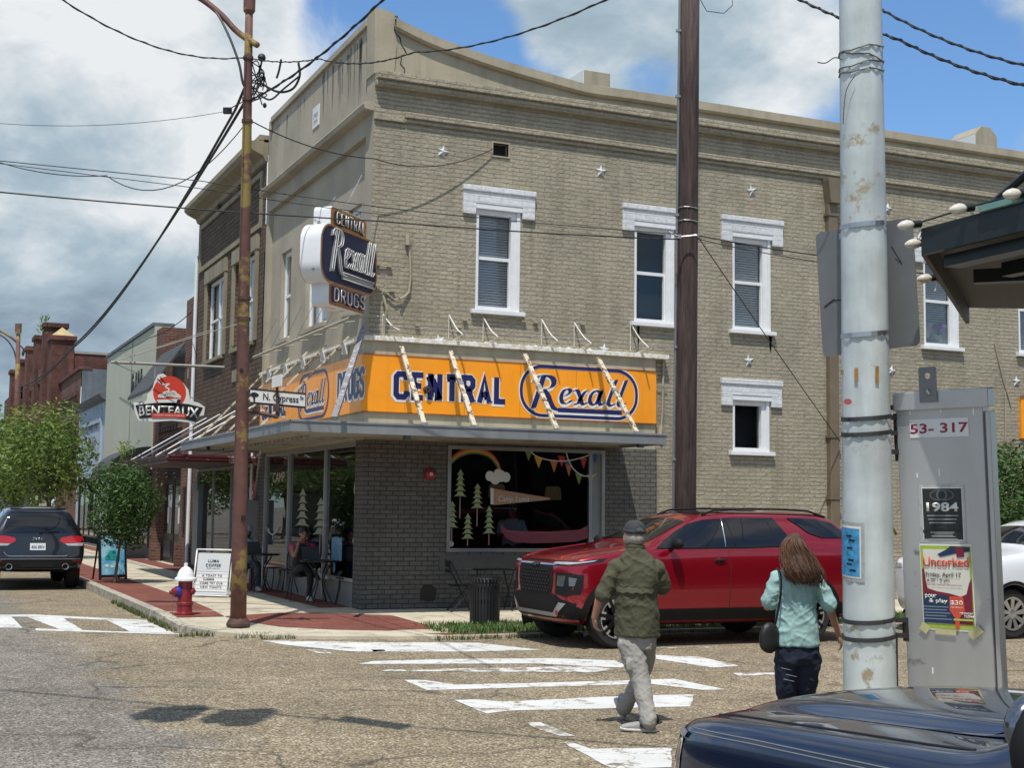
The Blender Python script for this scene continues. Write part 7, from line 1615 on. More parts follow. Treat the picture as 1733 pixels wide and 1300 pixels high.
p=jp.decal('number_plate',[(-.155,.84),(.155,.84),(.155,.985),(-.155,.985)],'B',mat('plate_white',(.66,.68,.70),.4),.014)
q=jp.proj(0,.905,'B',.018); text_on('plate_number','456 BRV',q,Vector((0,-1,0)),Vector((-.1,0,1)),.26,.075,mat('plate_ink',(.08,.10,.2),.5),jp.root,bold=.01,ext=.002,lift=.004,local=True)
q=jp.proj(0,1.075,'B',.012); text_on('badge','Jeep',q,Vector((0,-1,0)),Vector((-.1,0,1)),.22,.075,M_chr,jp.root,bold=.015,ext=.004,lift=.006,local=True)
b=MB(); b.tube([jp.proj(-.05,1.215,'B',.02),jp.proj(-.42,1.24,'B',.025)],.012,5); b.ell(jp.proj(-.05,1.21,'B',.02),.03,.03,.03,8,5); b.build('rear_wiper',M_cpl,jp.root,local=True)
b=MB(); b.ell((-1.95,0,1.79),.06,.02,.03,8,5); b.build('roof_aerial',M_cpl,jp.root,local=True)
jp.mirrors(.6,1.2,M_cpl)
# ---- white cars
M_cwht=carpaint('car_paint_white',(.72,.75,.78),.0,.3)
def plain_car(name,label,loc,rz,scale=1.):
    c=Car(name,label,'car',loc,rz,ST,M_cwht,(1.62,-1.46),.375,.985,scale=scale); c.wheels('spoke',.25,9); c.arches(M_cpl,.045,.26)
    for pl in 'LR':
        c.decal('side_glass',[(1.00,1.29),(.60,1.51),(.38,1.61),(.16,1.66),(-1.0,1.695),(-1.9,1.65),(-2.2,1.42),(-.4,1.305)],pl,M_cgl,.012); c.decal('sill_cladding',[(1.10,.27),(1.10,.42),(-.95,.42),(-.95,.27)],pl,M_cpl,.010)
        s_=1 if pl=='L' else -1; c.decal('headlight',[(s_*.60,1.0),(s_*.86,1.0),(s_*.86,1.07),(s_*.62,1.06)],'F',M_lamp,.008); c.decal('tail_light',[(s_*.60,1.0),(s_*.86,1.0),(s_*.86,1.14),(s_*.6,1.12)],'B',M_tail,.008); c.decal('headlight',[(2.38,1.0),(2.0,1.04),(1.95,1.08),(2.36,1.06)],pl,M_cpl,.007)
        for pts in ([(1.05,1.27),(1.04,.45)],[(-.12,1.27),(-.10,.45)]): c.line('door_gap',pts,pl,M_seam,.004,0)
    c.decal('windscreen',[(1.02,-.68),(1.02,.68),(.42,.60),(.42,-.60)],'T',M_cgl,.006); c.decal('rear_glass',[(-.60,1.38),(.60,1.38),(.52,1.64),(-.52,1.64)],'B',M_cgl,.006); c.decal('grille',[(-.5,.60),(.5,.60),(.5,.86),(-.5,.86)],'F',M_cpl,.006); c.mirrors(.80,1.32,M_cwht); return c
w0=G(1718,1083,0); plain_car('parked_car','white car with silver alloy wheels showing behind the aluminium cabinet',(w0.x+1.62,w0.y+1.0,0),math.pi)
plain_car('parked_car','white car mostly hidden beyond the dark parked car at the left edge',(-6.25,17.5,0.0),R_(90),1.03)
# ---- blue pickup in the foreground
SP=[(2.92,.62,.92,.97,.74,.84,.74),(2.87,.50,1.02,1.07,.88,.94,.82),(2.68,.44,1.06,1.115,.97,1.0,.84),(2.2,.42,1.09,1.15,.99,1.01,.85),(1.5,.42,1.12,1.19,.99,1.01,.85),(1.12,.42,1.13,1.21,.99,1.01,.84),(.95,.42,1.14,1.26,.99,1.01,.80),(.25,.42,1.15,1.80,.99,1.01,.70),(-.1,.42,1.15,1.88,.99,1.01,.70),(-1.2,.42,1.16,1.90,.99,1.01,.70),(-1.42,.42,1.16,1.80,.99,1.01,.70),(-1.52,.42,1.18,1.24,.99,1.01,.86),(-2.2,.42,1.18,1.24,.99,1.01,.88),(-2.85,.44,1.17,1.23,.98,1.0,.88),(-2.92,.5,1.1,1.16,.92,.95,.85)]
M_mcap=mat('mirror_cap_grey_blue',(.16,.18,.21),.12,.8,var=.1); M_cblu=carpaint('car_paint_midnight_blue',(.004,.011,.038),.3,.25)
TS=.92; nose=V(1168,1214,5.65)
tk=Car('pickup_truck','dark blue pickup truck, glossy bonnet and fender filling the lower right corner','pickup truck',(nose.x+.93*TS,nose.y-2.80*TS,0),R_(91),SP,M_cblu,(1.95,-1.75),.40,1.0,scale=TS)
tk.wheels('spoke',.27,6); tk.arches(M_cblu,.06,.4)
for pl in 'LR':
    s_=1 if pl=='L' else -1
    for o in (-.006,.010): tk.line('pinstripe',[(2.70,1.025+o),(2.2,1.05+o),(1.2,1.085+o),(-.2,1.10+o)],pl,M_silver2,.0028,.002)
    tk.line('bonnet_gap',[(2.70,s_*.80),(2.2,s_*.835),(1.5,s_*.84),(1.1,s_*.84)],'T',M_seam,.006,0)
    tk.decal('headlight',[(2.86,.80),(2.74,.82),(2.74,.98),(2.80,1.0),(2.88,.99)],pl,M_lamp,.006); tk.decal('headlight',[(s_*.62,.78),(s_*.93,.80),(s_*.93,.99),(s_*.62,.99)],'F',M_lamp,.006); tk.decal('marker_lamp',[(2.84,.985),(2.72,.99),(2.70,1.015),(2.82,1.02)],pl,M_lamp,.012)
    tk.decal('side_glass',[(.72,1.18),(.2,1.66),(-.1,1.74),(-1.15,1.76),(-1.3,1.2)],pl,M_cgl); tk.line('door_gap',[(.95,1.12),(.95,.5)],pl,M_seam,.005,0); tk.line('door_gap',[(-.3,1.15),(-.3,.5)],pl,M_seam,.005,0)
    p=tk.proj(.62,1.18,pl,0); b=MB(); b.beam(p,(.52,s_*1.10,1.22),.07,.05); b.build('mirror_arm',M_cpl,tk.root,local=True)
    b=MB(); b.ell((.47,s_*1.17,1.31),.075,.125,.155,18,12); mi=b.build('mirror',M_cpl,tk.root,local=True,smooth=True); b=MB(); b.ell((.505,s_*1.17,1.37),.06,.118,.10,18,12); b.build('mirror_cap',M_mcap,mi,local=True,smooth=True)
tk.decal('grille',[(-.60,.62),(.60,.62),(.60,1.0),(-.60,1.0)],'F',M_cpl,.006); tk.decal('bumper',[(-.9,.46),(.9,.46),(.9,.62),(-.9,.62)],'F',M_chr,.02)
# raised centre of the bonnet
b=MB(); gx=[2.84,2.7,2.4,2.0,1.6,1.25,1.1]; gy=[-.66,-.62,-.55,-.3,0,.3,.55,.62,.66]; hh={.66:.0,.62:.012,.55:.05,.3:.062,0:.066}
vs=[]
for i,x in enumerate(gx):
    for y in gy:
        p=tk.proj(x,y,'T',.0); k=hh[abs(y)]*(0 if i in(0,) else .75 if i==1 else 1.)+.002; vs.append((p.x,p.y,p.z+k))
m=len(gy); b.add(vs,[(i*m+j,i*m+j+1,(i+1)*m+j+1,(i+1)*m+j) for i in range(len(gx)-1) for j in range(m-1)])
hd=b.build('bonnet_bulge',M_cblu,tk.root,local=True,smooth=True); sm_=hd.modifiers.new('s','SUBSURF'); sm_.levels=2; sm_.render_levels=2
b=MB(); b.quad((1.14,-.72,1.225),(1.14,.72,1.225),(.98,.72,1.285),(.98,-.72,1.285)); b.build('cowl_grille',M_cpl,tk.root,local=True)
tk.decal('windscreen',[(.86,-.66),(.86,.66),(.34,.60),(.34,-.60)],'T',M_cgl,.006)
for y0,y1 in ((-.1,.55),(-.62,-.05)): b=MB(); b.tube([tk.proj(1.02,y0,'T',.03),tk.proj(.84,y1,'T',.03)],.012,5); b.build('wiper',M_cpl,tk.root,local=True)
# near pavement on our side of the crossing (hidden from the photo by the pickup)
b=MB(); b.box(-2.0,40,-60,-14.5,-.02,.13); tag(b.build('sidewalk',M_conc),kind='structure')
# ------------------------------------------------------------------ people
def skin_mat(name,col): 
    m=mat(name,col,.5,var=.10,vscale=14,spec=.4); b=m.node_tree.nodes['Principled BSDF']; b.inputs['Subsurface Weight'].default_value=.12; b.inputs['Subsurface Radius'].default_value=(.02,.008,.005); return m
M_skin=skin_mat('skin_fair_tanned',(.40,.20,.13)); M_skin2=skin_mat('skin_medium',(.30,.155,.095)); M_skin3=skin_mat('skin_brown',(.16,.08,.05))
def folds(amp,sc=9.,zst=.55,sd=0.):
    def f(p): return amp*(noise.noise(Vector((p.x*sc+sd,p.y*sc,p.z*sc*zst)))+.6*noise.noise(Vector((p.x*sc*2.3,p.y*sc*2.3+sd,p.z*sc*2.)))-.2)
    return f
def ridges(amp,sc=7.,sd=0.,tilt=.7):
    """cloth creases: sharp thin ridges running obliquely"""
    def f(p):
        q=Vector((p.x*sc+p.z*sc*tilt+sd,p.y*sc,p.z*sc*.9)); n=1-abs(noise.noise(q))*2.2; m=1-abs(noise.noise(Vector((p.x*sc*.8-p.z*sc*1.1,p.y*sc,p.z*sc*.5+sd))))*2.4
        return amp*(max(0,n)**2+.7*max(0,m)**2-.25)
    return f
def both(*fs):
    return lambda p: sum(f(p) for f in fs)
def chain(mb,pts,rad,n=12,k=5):
    P_=catmull(pts,k); m=len(pts)-1; rs=[]
    for i in range(len(P_)):
        t=min(i/k,m-1e-6); j=int(t); f=t-j; a,c=rad[j],rad[min(j+1,m)]
        if isinstance(a,tuple) or isinstance(c,tuple):
            a=a if isinstance(a,tuple) else (a,a); c=c if isinstance(c,tuple) else (c,c); rs.append((a[0]+(c[0]-a[0])*f,a[1]+(c[1]-a[1])*f))
        else: rs.append(a+(c-a)*f)
    mb.tube(P_,rs,n); mb.ell(P_[0],*(3*[rs[0] if not isinstance(rs[0],tuple) else min(rs[0])]),10,7); mb.ell(P_[-1],*(3*[rs[-1] if not isinstance(rs[-1],tuple) else min(rs[-1])]),10,7)
def loft(mb,rings,n=20):
    """stack of oriented ellipses: (centre, side axis, front axis, half width, half depth)"""
    vs=[];fs=[]
    for c,a,f,w,d in rings:
        for k in range(n):
            t=2*math.pi*k/n; ct,st=math.cos(t),math.sin(t); e=.82
            vs.append(Vector(c)+a*(w*math.copysign(abs(ct)**e,ct))+f*(d*math.copysign(abs(st)**e,st)))
    m=len(rings)
    for i in range(m-1):
        for k in range(n): fs.append((i*n+k,i*n+(k+1)%n,(i+1)*n+(k+1)%n,(i+1)*n+k))
    fs.append(tuple(range(n))[::-1]); fs.append(tuple((m-1)*n+k for k in range(n))); mb.add(vs,fs)
def hand(mb,wrist,dirn,palm_n,side,curl=.5,s=1.,spread=.1):
    """palm with four bent fingers and a thumb on the 'side' edge; dirn wrist->knuckles, palm_n out of the palm"""
    d=Vector(dirn).normalized(); nn=Vector(palm_n); nn=(nn-d*nn.dot(d)).normalized(); w=d.cross(nn)*side
    c=Vector(wrist); M=Matrix((w,nn,d)).transposed()
    mb.ell(c+d*.045*s,.040*s,.016*s,.055*s,12,9,M); mb.ell(c+d*.075*s,.040*s,.013*s,.028*s,12,7,M)
    for i,(o,l) in enumerate(((.030,.072),(.010,.080),(-.011,.075),(-.030,.058))):
        b0=c+d*.082*s+w*o*s; ang=curl*(.55+.12*i); p=b0; pts=[b0-d*.015*s,b0]; dr=(d+w*(o*spread*6)).normalized()
        for seg in (.45,.32,.23):
            ang2=ang; dr=(Matrix.Rotation(-ang2*.8,3,w)@dr) if (Matrix.Rotation(-.1,3,w)@dr).dot(nn)>dr.dot(nn) else (Matrix.Rotation(ang2*.8,3,w)@dr)
            p=p+dr*l*seg*s; pts.append(p)
        mb.tube(pts,[.0095*s,.0095*s,.0088*s,.008*s,.0062*s],8)
        mb.ell(pts[-1],.0065*s,.0065*s,.0065*s,7,5)
    t0=c+d*.02*s+w*.03*s; t1=t0+(d*.6+w*.6+nn*.35).normalized()*.042*s; t2=t1+(d*.9+w*.15+nn*.4).normalized()*.032*s; t3=t2+(d*.95-w*.05+nn*.35).normalized()*.024*s
    mb.tube([t0-w*.01,t0,t1,t2,t3],[.014*s,.013*s,.011*s,.0095*s,.007*s],8); mb.ell(t3,.007*s,.007*s,.007*s,7,5)
def head(mb,c,fwd,up,s=1.):
    f=Vector(fwd).normalized(); u=Vector(up); u=(u-f*u.dot(f)).normalized(); r=f.cross(u); M=Matrix((r,f,u)).transposed(); c=Vector(c)
    mb.ell(c+u*.025*s,.076*s,.096*s,.098*s,18,12,M); mb.ell(c+f*.022*s-u*.045*s,.058*s,.070*s,.070*s,16,10,M); mb.ell(c+f*.055*s-u*.088*s,.03*s,.026*s,.022*s,10,7,M)
    mb.ell(c+f*.098*s-u*.018*s,.014*s,.022*s,.018*s,8,6,M); mb.ell(c+f*.093*s+u*.005*s,.009*s,.012*s,.028*s,8,6,M); mb.ell(c+f*.082*s+u*.028*s,.05*s,.018*s,.012*s,10,6,M)
    for k in (-1,1):
        mb.ell(c+r*k*.078*s-f*.008*s-u*.005*s,.010*s,.020*s,.032*s,8,7,M); mb.ell(c+r*k*.045*s+f*.06*s-u*.03*s,.022*s,.025*s,.02*s,8,6,M)
    mb.ell(c+f*.088*s-u*.058*s,.022*s,.010*s,.007*s,10,6,M)
    return r,f,u,M
def face_bits(c,r,f,u,M,root,body,s=1.,beard=None):
    b=MB()
    for k in (-1,1): b.ell(c+r*k*.031*s+f*.083*s+u*.012*s,.013*s,.009*s,.007*s,8,6,M)
    b.build('eye',mat('eye_dark',(.03,.022,.018),.2),root,smooth=True)
    b=MB()
    for k in (-1,1): b.ell(c+r*k*.033*s+f*.092*s+u*.034*s,.022*s,.008*s,.005*s,8,5,M)
    b.build('eyebrow',mat('hair_black',(.012,.010,.009),.6),root,smooth=True)
    b=MB(); b.ell(c+f*.094*s-u*.058*s,.024*s,.007*s,.008*s,10,6,M); b.build('mouth',mat('lip',(.26,.09,.075),.4),root,smooth=True)
def strands(name,root,m,guides,n,r=.004,jit=.02,wave=.0,wf=9,seed=1):
    """locks of hair following guide curves"""
    rnd=random.Random(seed); b=MB()
    for _ in range(n):
        g=guides[rnd.randrange(len(guides))]; g2=guides[min(len(guides)-1,max(0,guides.index(g)+rnd.choice((-1,0,1))))]; t=rnd.random()
        o=Vector((rnd.gauss(0,jit),rnd.gauss(0,jit),rnd.gauss(0,jit*.5))); ph=rnd.uniform(0,6.28); L_=rnd.uniform(.82,1.04)
        pts=[]; mm=len(g)
        for i in range(mm):
            p=Vector(g[i]).lerp(Vector(g2[i]),t); q=i/(mm-1); pts.append(p+o*(.35+.9*q)+RIGHT*(wave*q*math.sin(wf*q*3+ph))+FWD*(wave*.6*q*math.cos(wf*q*3+ph*1.3)))
        pts=catmull(pts,4); k=max(4,int(len(pts)*L_)); pts=pts[:k]
        b.tube(pts,[r*(1.15-.75*i/(k-1)) for i in range(k)],4)
    return b.build(name,m,root,smooth=True)
# ---- man walking across: olive shirt, grey cap, pale cargo trousers
DMN=11.55
def J(x,y,d=0.): return V(x,y,DMN+d)
man=thing('person','person in an olive short sleeved shirt, grey cap and pale trousers on the crossing','person',G(1085,1232,0))
AX=(RIGHT*.96-FWD*.28).normalized(); FR=(FWD*.96+RIGHT*.28).normalized(); FR=(FR-Z_*FR.z).normalized(); AX=(AX-Z_*AX.z).normalized()
hc=J(1074,906,.02); hf=(FWD*.95-RIGHT*.30); 
b=MB(); hr,hfv,hu,hM=head(b,hc,hf,Z_,1.04)
chain(b,[J(1077,940,.0),J(1075,922,.01),J(1074,912,.02)],[.066,.058,.056])
loft(b,[(J(1080,1078),AX,FR,.12,.08),(J(1079,1020),AX,FR,.155,.105),(J(1078,972),AX,FR,.15,.09),(J(1077,948),AX,FR,.08,.06)])
chain(b,[J(1047,966),J(1019,1003,-.03),J(1006,1046,.02)],[.050,.042,.027]); hand(b,J(1005.5,1046,.02),J(1008,1066,.06)-J(1005.5,1046,.02),RIGHT+FWD*.3,-1,.75,1.05)
chain(b,[J(1107,966),J(1123,996,.04),J(1112,1003,.26)],[.050,.042,.028]); hand(b,J(1112,1003,.26),FWD*.9-RIGHT*.35+Z_*.05,-Z_*.4-RIGHT,1,.9,1.05)
chain(b,[J(1063,1085,-.04),J(1082,1150,-.12),J(1099,1224,-.30)],[.06,.042,.034]); chain(b,[J(1093,1085,.03),J(1080,1146,.22),J(1055,1199,.36)],[.06,.042,.034])
link('body',remesh(b,.0065,4),M_skin,man)
# trousers
b=MB()
loft(b,[(J(1079,1040,0),AX,FR,.150,.11),(J(1079,1075,0),AX,FR,.165,.125),(J(1079,1098,0),AX,FR,.150,.11)])
chain(b,[J(1064,1085,-.03),J(1074,1118,-.07),J(1084,1152,-.12),J(1092,1190,-.22),J(1098.5,1222,-.30)],[(.095,.105),(.090,.10),(.074,.078),(.061,.065),(.062,.070)],16)
chain(b,[J(1092,1085,.03),J(1090,1118,.12),J(1082,1148,.22),J(1069,1176,.31),J(1055,1200,.37)],[(.092,.10),(.088,.095),(.072,.076),(.060,.064),(.060,.066)],16)
for (x,y,d) in ((1050,1092,-.10),(1062,1126,-.17)): b.ell(J(x+5,y,d+.03),.045,.025,.06,12,8)
M_trs=mat('trousers_stone',(.31,.295,.27),.85,var=.10,vscale=6,bump=.3,bscale=120)
link('trousers',remesh(b,.008,3,both(ridges(.006,8.,2.),ridges(.004,17.,5.,1.3))),M_trs,man)
# shirt
b=MB()
loft(b,[(J(1078,1077,.0),AX,FR,.192,.150),(J(1078,1045,.0),AX,FR,.180,.140),(J(1077,1010,.0),AX,FR,.178,.135),(J(1077,982,0),AX,FR,.190,.132),(J(1077,962,0),AX,FR,.190,.118),(J(1076.5,948,0),AX,FR,.160,.095),(J(1076,937,0),AX,FR,.105,.078),(J(1075,928,.005),AX,FR,.066,.070)])
b.ell(J(1043,960),.066,.082,.066,14,10); b.ell(J(1110,960),.066,.082,.066,14,10)
chain(b,[J(1043,960),J(1030,986,-.015),J(1022,1006,-.03)],[.066,.068,.070]); chain(b,[J(1110,960),J(1118,980,.02),J(1121,994,.05)],[.064,.066,.066])
M_olv=mat('shirt_olive',(.070,.068,.038),.85,var=.10,vscale=5,bump=.25,bscale=160)
link('shirt',remesh(b,.008,3,both(ridges(.010,6.,11.,.9),ridges(.0045,15.,3.,.5))),M_olv,man)
b=MB(); rows=[]; nn_=15
for j,(yy,w_,d_2,o_) in enumerate(((1003,.181,.135,.020),(1001.5,.181,.135,.016),(997,.183,.135,.010),(989,.186,.134,-.012))):
    r_=[]
    for k in range(nn_):
        t=-.93+1.86*k/(nn_-1); dd_=d_2*max(0,1-abs(t)**(2/.82))**.41; r_.append(J(1077.5,yy+(1.5*math.cos(k*1.9) if j<2 else 0),0)+AX*(w_*t)-FR*(dd_+o_))
    rows.append(r_)
b.add([p for r_ in rows for p in r_],[(j*nn_+k,j*nn_+k+1,(j+1)*nn_+k+1,(j+1)*nn_+k) for j in range(3) for k in range(nn_-1)]); sm=b.build('shirt_yoke',M_olv,man,smooth=True); t_=sm.modifiers.new('t','SOLIDIFY'); t_.thickness=.004
b=MB(); n=20; ring=[]
for k in range(n+1):
    a=2*math.pi*k/n; ring.append(J(1075,929,.005)+AX*(.074*math.cos(a))+FR*(.076*math.sin(a))+Z_*(.012-.012*math.sin(a)))
b.tube(ring,[(.010,.022)]*(n+1),8); b.build('collar',M_olv,man,smooth=True)
# head: hair fringe, cap
M_hgr=mat('hair_grey',(.30,.27,.24),.7,var=.35,vscale=60); b=MB(); b.ell(hc-hfv*.030-hu*.022,.079,.082,.066,18,10,hM); b.build('hair',M_hgr,man,smooth=True)
gd=[]
for k in range(13): a=-1.9+3.8*k/12; d=(-hfv*math.cos(a)+hr*math.sin(a)); p=hc+d*.088; gd.append([p+hu*.02+d*-.006,p-hu*.015+d*.002,p-hu*.05,p-hu*.072-d*.006])
strands('hair_locks',man,M_hgr,gd,260,.0028,.004,.002,6,2)
M_cap=mat('cap_charcoal',(.035,.036,.040),.85,var=.2,vscale=12,bump=.3,bscale=150); b=MB(); vs=[]; fs=[]; n=26; m=9
for i in range(m+1):
    ph=math.pi/2*i/m
    for k in range(n):
        a=2*math.pi*k/n; vs.append(hc+hu*(.035+.092*math.sin(ph))+hr*(.092*math.cos(ph)**.75*math.cos(a))+hfv*(.108*math.cos(ph)**.75*math.sin(a)))
for i in range(m):
    for k in range(n): fs.append((i*n+k,i*n+(k+1)%n,(i+1)*n+(k+1)%n,(i+1)*n+k))
b.add(vs,fs); cp_=b.build('cap',M_cap,man,smooth=True); t_=cp_.modifiers.new('t','SOLIDIFY'); t_.thickness=.005
b=MB(); rim=[hc+hu*.035+hr*(.094*math.cos(a))+hfv*(.110*math.sin(a)) for a in [2*math.pi*k/26 for k in range(27)]]; b.tube(rim,[(.006,.015)]*27,8); b.build('cap_band',M_cap,cp_,smooth=True)
b=MB(); b.prism([(math.cos(R_(a))*.032,math.sin(R_(a))*.028) for a in range(0,181,20)],hc-hfv*.108+hu*.045,hr,hu,-hfv*.004); b.build('cap_opening',mat('cap_opening_grey',(.16,.15,.14),.8),cp_); b=MB(); b.tube([hc-hfv*.114+hu*.042+hr*x for x in (-.045,-.02,0,.02,.045)],[(.004,.009)]*5,6); b.build('cap_strap',M_cap,cp_)
b=MB(); bp=[]; 
for k in range(9): a=-1.0+2.0*k/8; bp.append(hc+hu*(.028-.012*math.cos(a))+hfv*(.10*math.cos(a)+.075)*1.0+hr*(.09*math.sin(a)))
inn=[hc+hu*.035+hfv*(.108*math.cos(a*1.2))+hr*(.092*math.sin(a*1.2)) for a in [-1.0+.25*k for k in range(9)]]
b.add(bp+inn,[(k,k+1,10+k,9+k) for k in range(8)]); pk=b.build('cap_peak',M_cap,cp_,smooth=True); t_=pk.modifiers.new('t','SOLIDIFY'); t_.thickness=.005
b=MB(); 
for k in (-1,1): b.ell(hc+hr*k*.083-hfv*.005-hu*.0,.012,.022,.034,10,7,hM); b.tube([hc+hr*k*.083+hfv*.0+hu*.02,hc+hr*k*.082+hfv*.06+hu*.015,hc+hr*k*.07+hfv*.095+hu*.012],.003,5)
b.build('ear',M_skin,man,smooth=True)
# shoes
def shoe(root,heel,toe,m,msole,s=1.,tilt=None):
    heel=Vector(heel); toe=Vector(toe); d=(toe-heel); L_=d.length; d.normalize(); u=Z_-d*Z_.dot(d); u.normalize(); a=d.cross(u); M=Matrix((a,d,u)).transposed(); at=lambda t,z,w=0: heel+d*(t*L_)+u*z+a*w
    b=MB(); loft(b,[(at(-.06,.03),a,u,.028,.026),(at(.05,.04),a,u,.038,.038),(at(.3,.045),a,u,.038,.043),(at(.6,.04),a,u,.046,.036),(at(.85,.032),a,u,.045,.028),(at(1.02,.026),a,u,.028,.020)],16); b.ell(at(.10,.075),.042,.055,.045,12,8,M); b.ell(at(.25,.065),.038,.06,.038,12,8,M); link('shoe',remesh(b,.007,3),m,root)
    b=MB(); loft(b,[(at(-.10,.012),a,u,.030,.016),(at(.05,.014),a,u,.044,.022),(at(.35,.014),a,u,.042,.020),(at(.65,.014),a,u,.051,.020),(at(.9,.015),a,u,.047,.018),(at(1.06,.02),a,u,.026,.012)],16); o=link('shoe_sole',remesh(b,.007,2),msole,root)
    return at,a,u,d
M_shoe=mat('shoe_grey_mesh',(.30,.30,.29),.8,var=.15,vscale=25,bump=.3,bscale=150); M_sole=mat('shoe_sole_pale',(.56,.55,.52),.6,var=.08)
g0=G(1106,1240,.0); toe=G(1071,1241,0)
at,a_,u_,dd=shoe(man,g0,g0+(toe-g0).normalized()*.27+FWD*.09,M_shoe,M_sole)
text_on('lettering','HOKA',at(.30,.050,-.043),(dd if (dd.dot(RIGHT)>0) else -dd),u_,.075,.026,M_black,man,bold=.02,ext=.002,lift=.002)
tt=G(1052,1219,.0); hh=V(1041,1189,DMN+.42); shoe(man,hh+(hh-tt)*.1,tt+Vector((0,0,.01)),M_shoe,M_sole)
b=MB(); chain(b,[J(1099,1214,-.29),g0+Z_*.10],[.046,.05]); b.build('sock',M_cpl,man,smooth=True)
# ---- woman walking: teal blouse, long wavy brown hair, jeans, black bag
DWN=11.5
def K(x,y,d=0.): return V(x,y,DWN+d)
wom=thing('person','person with long wavy brown hair, teal blouse, dark jeans and black shoulder bag walking away','person',G(1348,1232,0))
AX=RIGHT.copy(); AX.z=0; AX.normalize(); FR=FWD.copy(); FR.z=0; FR.normalize()
hc=K(1343,928,.03); b=MB(); hr,hfv,hu,hM=head(b,hc,FWD*.96-RIGHT*.28,Z_,.98)
chain(b,[K(1346,966),K(1344,948,.0),K(1343,938,.02)],[.056,.048,.047])
loft(b,[(K(1349,1102),AX,FR,.145,.10),(K(1349,1050),AX,FR,.125,.09),(K(1348,1000),AX,FR,.135,.095),(K(1347,968),AX,FR,.12,.07)])
chain(b,[K(1313,978),K(1304,1016,.0),K(1299,1027,.03)],[.042,.038,.036]); chain(b,[K(1299,1025,.03),K(1303,1013,.16),K(1308,1003,.26)],[.036,.032,.025]); hand(b,K(1308,1003,.26),FWD*.7+Z_*.4+RIGHT*.3,RIGHT,1,.9,.92)
chain(b,[K(1382,980),K(1404,1030,-.02),K(1420,1076,.06)],[.042,.036,.024]); hand(b,K(1420,1076,.06),K(1426,1096,.08)-K(1420,1076,.06),-RIGHT*.9+FWD*.3,1,.6,.95)
link('body',remesh(b,.0065,4),M_skin,wom)
b=MB()
loft(b,[(K(1349,1078,0),AX,FR,.165,.115),(K(1349,1105,0),AX,FR,.185,.135),(K(1349,1124,0),AX,FR,.175,.125)])
gl=G(1332,1255,.05); gr=G(1368,1228,.05)
chain(b,[K(1332,1115),K(1331,1160,.03),K(1332,1200,.0),gl+Z_*.06],[.105,.088,.068,.055],16); chain(b,[K(1369,1115),K(1365,1160,.05),K(1364,1195,.12),gr+Z_*.06],[.105,.086,.066,.055],16)
link('jeans',remesh(b,.011,3,ridges(.009,9,3.)),mat('jeans_indigo',(.012,.018,.040),.85,var=.18,vscale=9,bump=.2,bscale=150),wom)
b=MB()
for x,y,w in ((1322,1131,.05),(1330,1142,.06),(1326,1150,.05)): b.tube([K(x,y,-.11),K(x+9,y+2,-.115),K(x+18,y+4,-.10)],.0022,4)
b.build('jeans_stitch',mat('jeans_thread',(.25,.28,.33),.8),wom)
for g in (gl,gr): shoe(wom,g-FR*.05-Z_*.05,g+FR*.19-Z_*.05,M_cpl,M_cpl)
b=MB()
loft(b,[(K(1348,1093,.0),AX,FR,.190,.150),(K(1348,1068,.0),AX,FR,.183,.142),(K(1348,1030,0),AX,FR,.160,.125),(K(1348,998,0),AX,FR,.165,.122),(K(1348,977,0),AX,FR,.165,.105),(K(1347,964,0),AX,FR,.115,.08),(K(1346,955,0),AX,FR,.062,.062)])
b.ell(K(1317,982),.054,.07,.056,14,10); b.ell(K(1379,984),.054,.07,.056,14,10)
chain(b,[K(1316,978),K(1309,1000,0),K(1304,1017,.02)],[.058,.068,.078]); chain(b,[K(1380,980),K(1393,1003,-.01),K(1402,1022,-.02)],[.058,.064,.072])
M_teal2=mat('blouse_teal',(.30,.47,.455),.85,var=.06,vscale=5,bump=.45,bscale=110,bdist=.003)
link('blouse',remesh(b,.008,3,both(ridges(.008,7.5,5.,.3),ridges(.0035,17.,1.,.4))),M_teal2,wom)
# hair: mass plus locks
M_hbr=mat('hair_brown',(.060,.028,.016),.75,var=.45,vscale=30); M_hbr2=mat('hair_chestnut',(.125,.058,.030),.68,var=.4,vscale=30)
b=MB(); b.ell(hc+hu*.035-hfv*.006,.088,.106,.098,18,12,hM)
chain(b,[hc-hfv*.03+hu*.01,K(1349,948,-.10),K(1357,968,-.16),K(1366,985,-.17)],[(.080,.075),(.086,.06),(.080,.042),(.055,.025)],16); b.ell(K(1330,945,-.03),.04,.06,.09,12,9)
link('hair',remesh(b,.012,3,folds(.012,26,.25)),M_hbr,wom)
gd=[]
for k in range(9):
    t=k/8; x0=1327+34*t; x1=1326+52*t; x2=1340+52*t; gd.append([hc+hu*.11+hr*(.05*(t-.5))-hfv*.03,K(x0,918+6*abs(t-.4),-.085),K(x1,945,-.125),K(x1+6+6*t,968,-.175),K(x2+1,988+6*t,-.175)])
strands('hair_locks',wom,M_hbr,gd,330,.0036,.013,.024,6,4); strands('hair_locks',wom,M_hbr2,gd,260,.0034,.015,.028,6,9)
# bag
M_bag=mat('bag_black_leather',(.012,.013,.012),.5,var=.2,vscale=8); b=MB(); c=K(1302,1078,-.10); b.ell(c,.098,.055,.125,18,12); b.ell(c-Z_*.05,.095,.06,.09,16,10); bag=link('tmpbag',remesh(b,.012,4,folds(.006,12)),M_bag,None); bag.name='shoulder_bag'; bag.data.name='shoulder_bag'
tag(bag,'black slouchy shoulder bag hanging at the left hip of the walking woman','bag')
b=MB(); b.tube(catmull([K(1312,1058,-.12),K(1319,1022,-.145),K(1322,992,-.14),K(1319,966,-.06),K(1313,968,.06),K(1305,1010,.10)],5),[(.013,.004)]*26,6); b.build('strap',M_bag,bag)
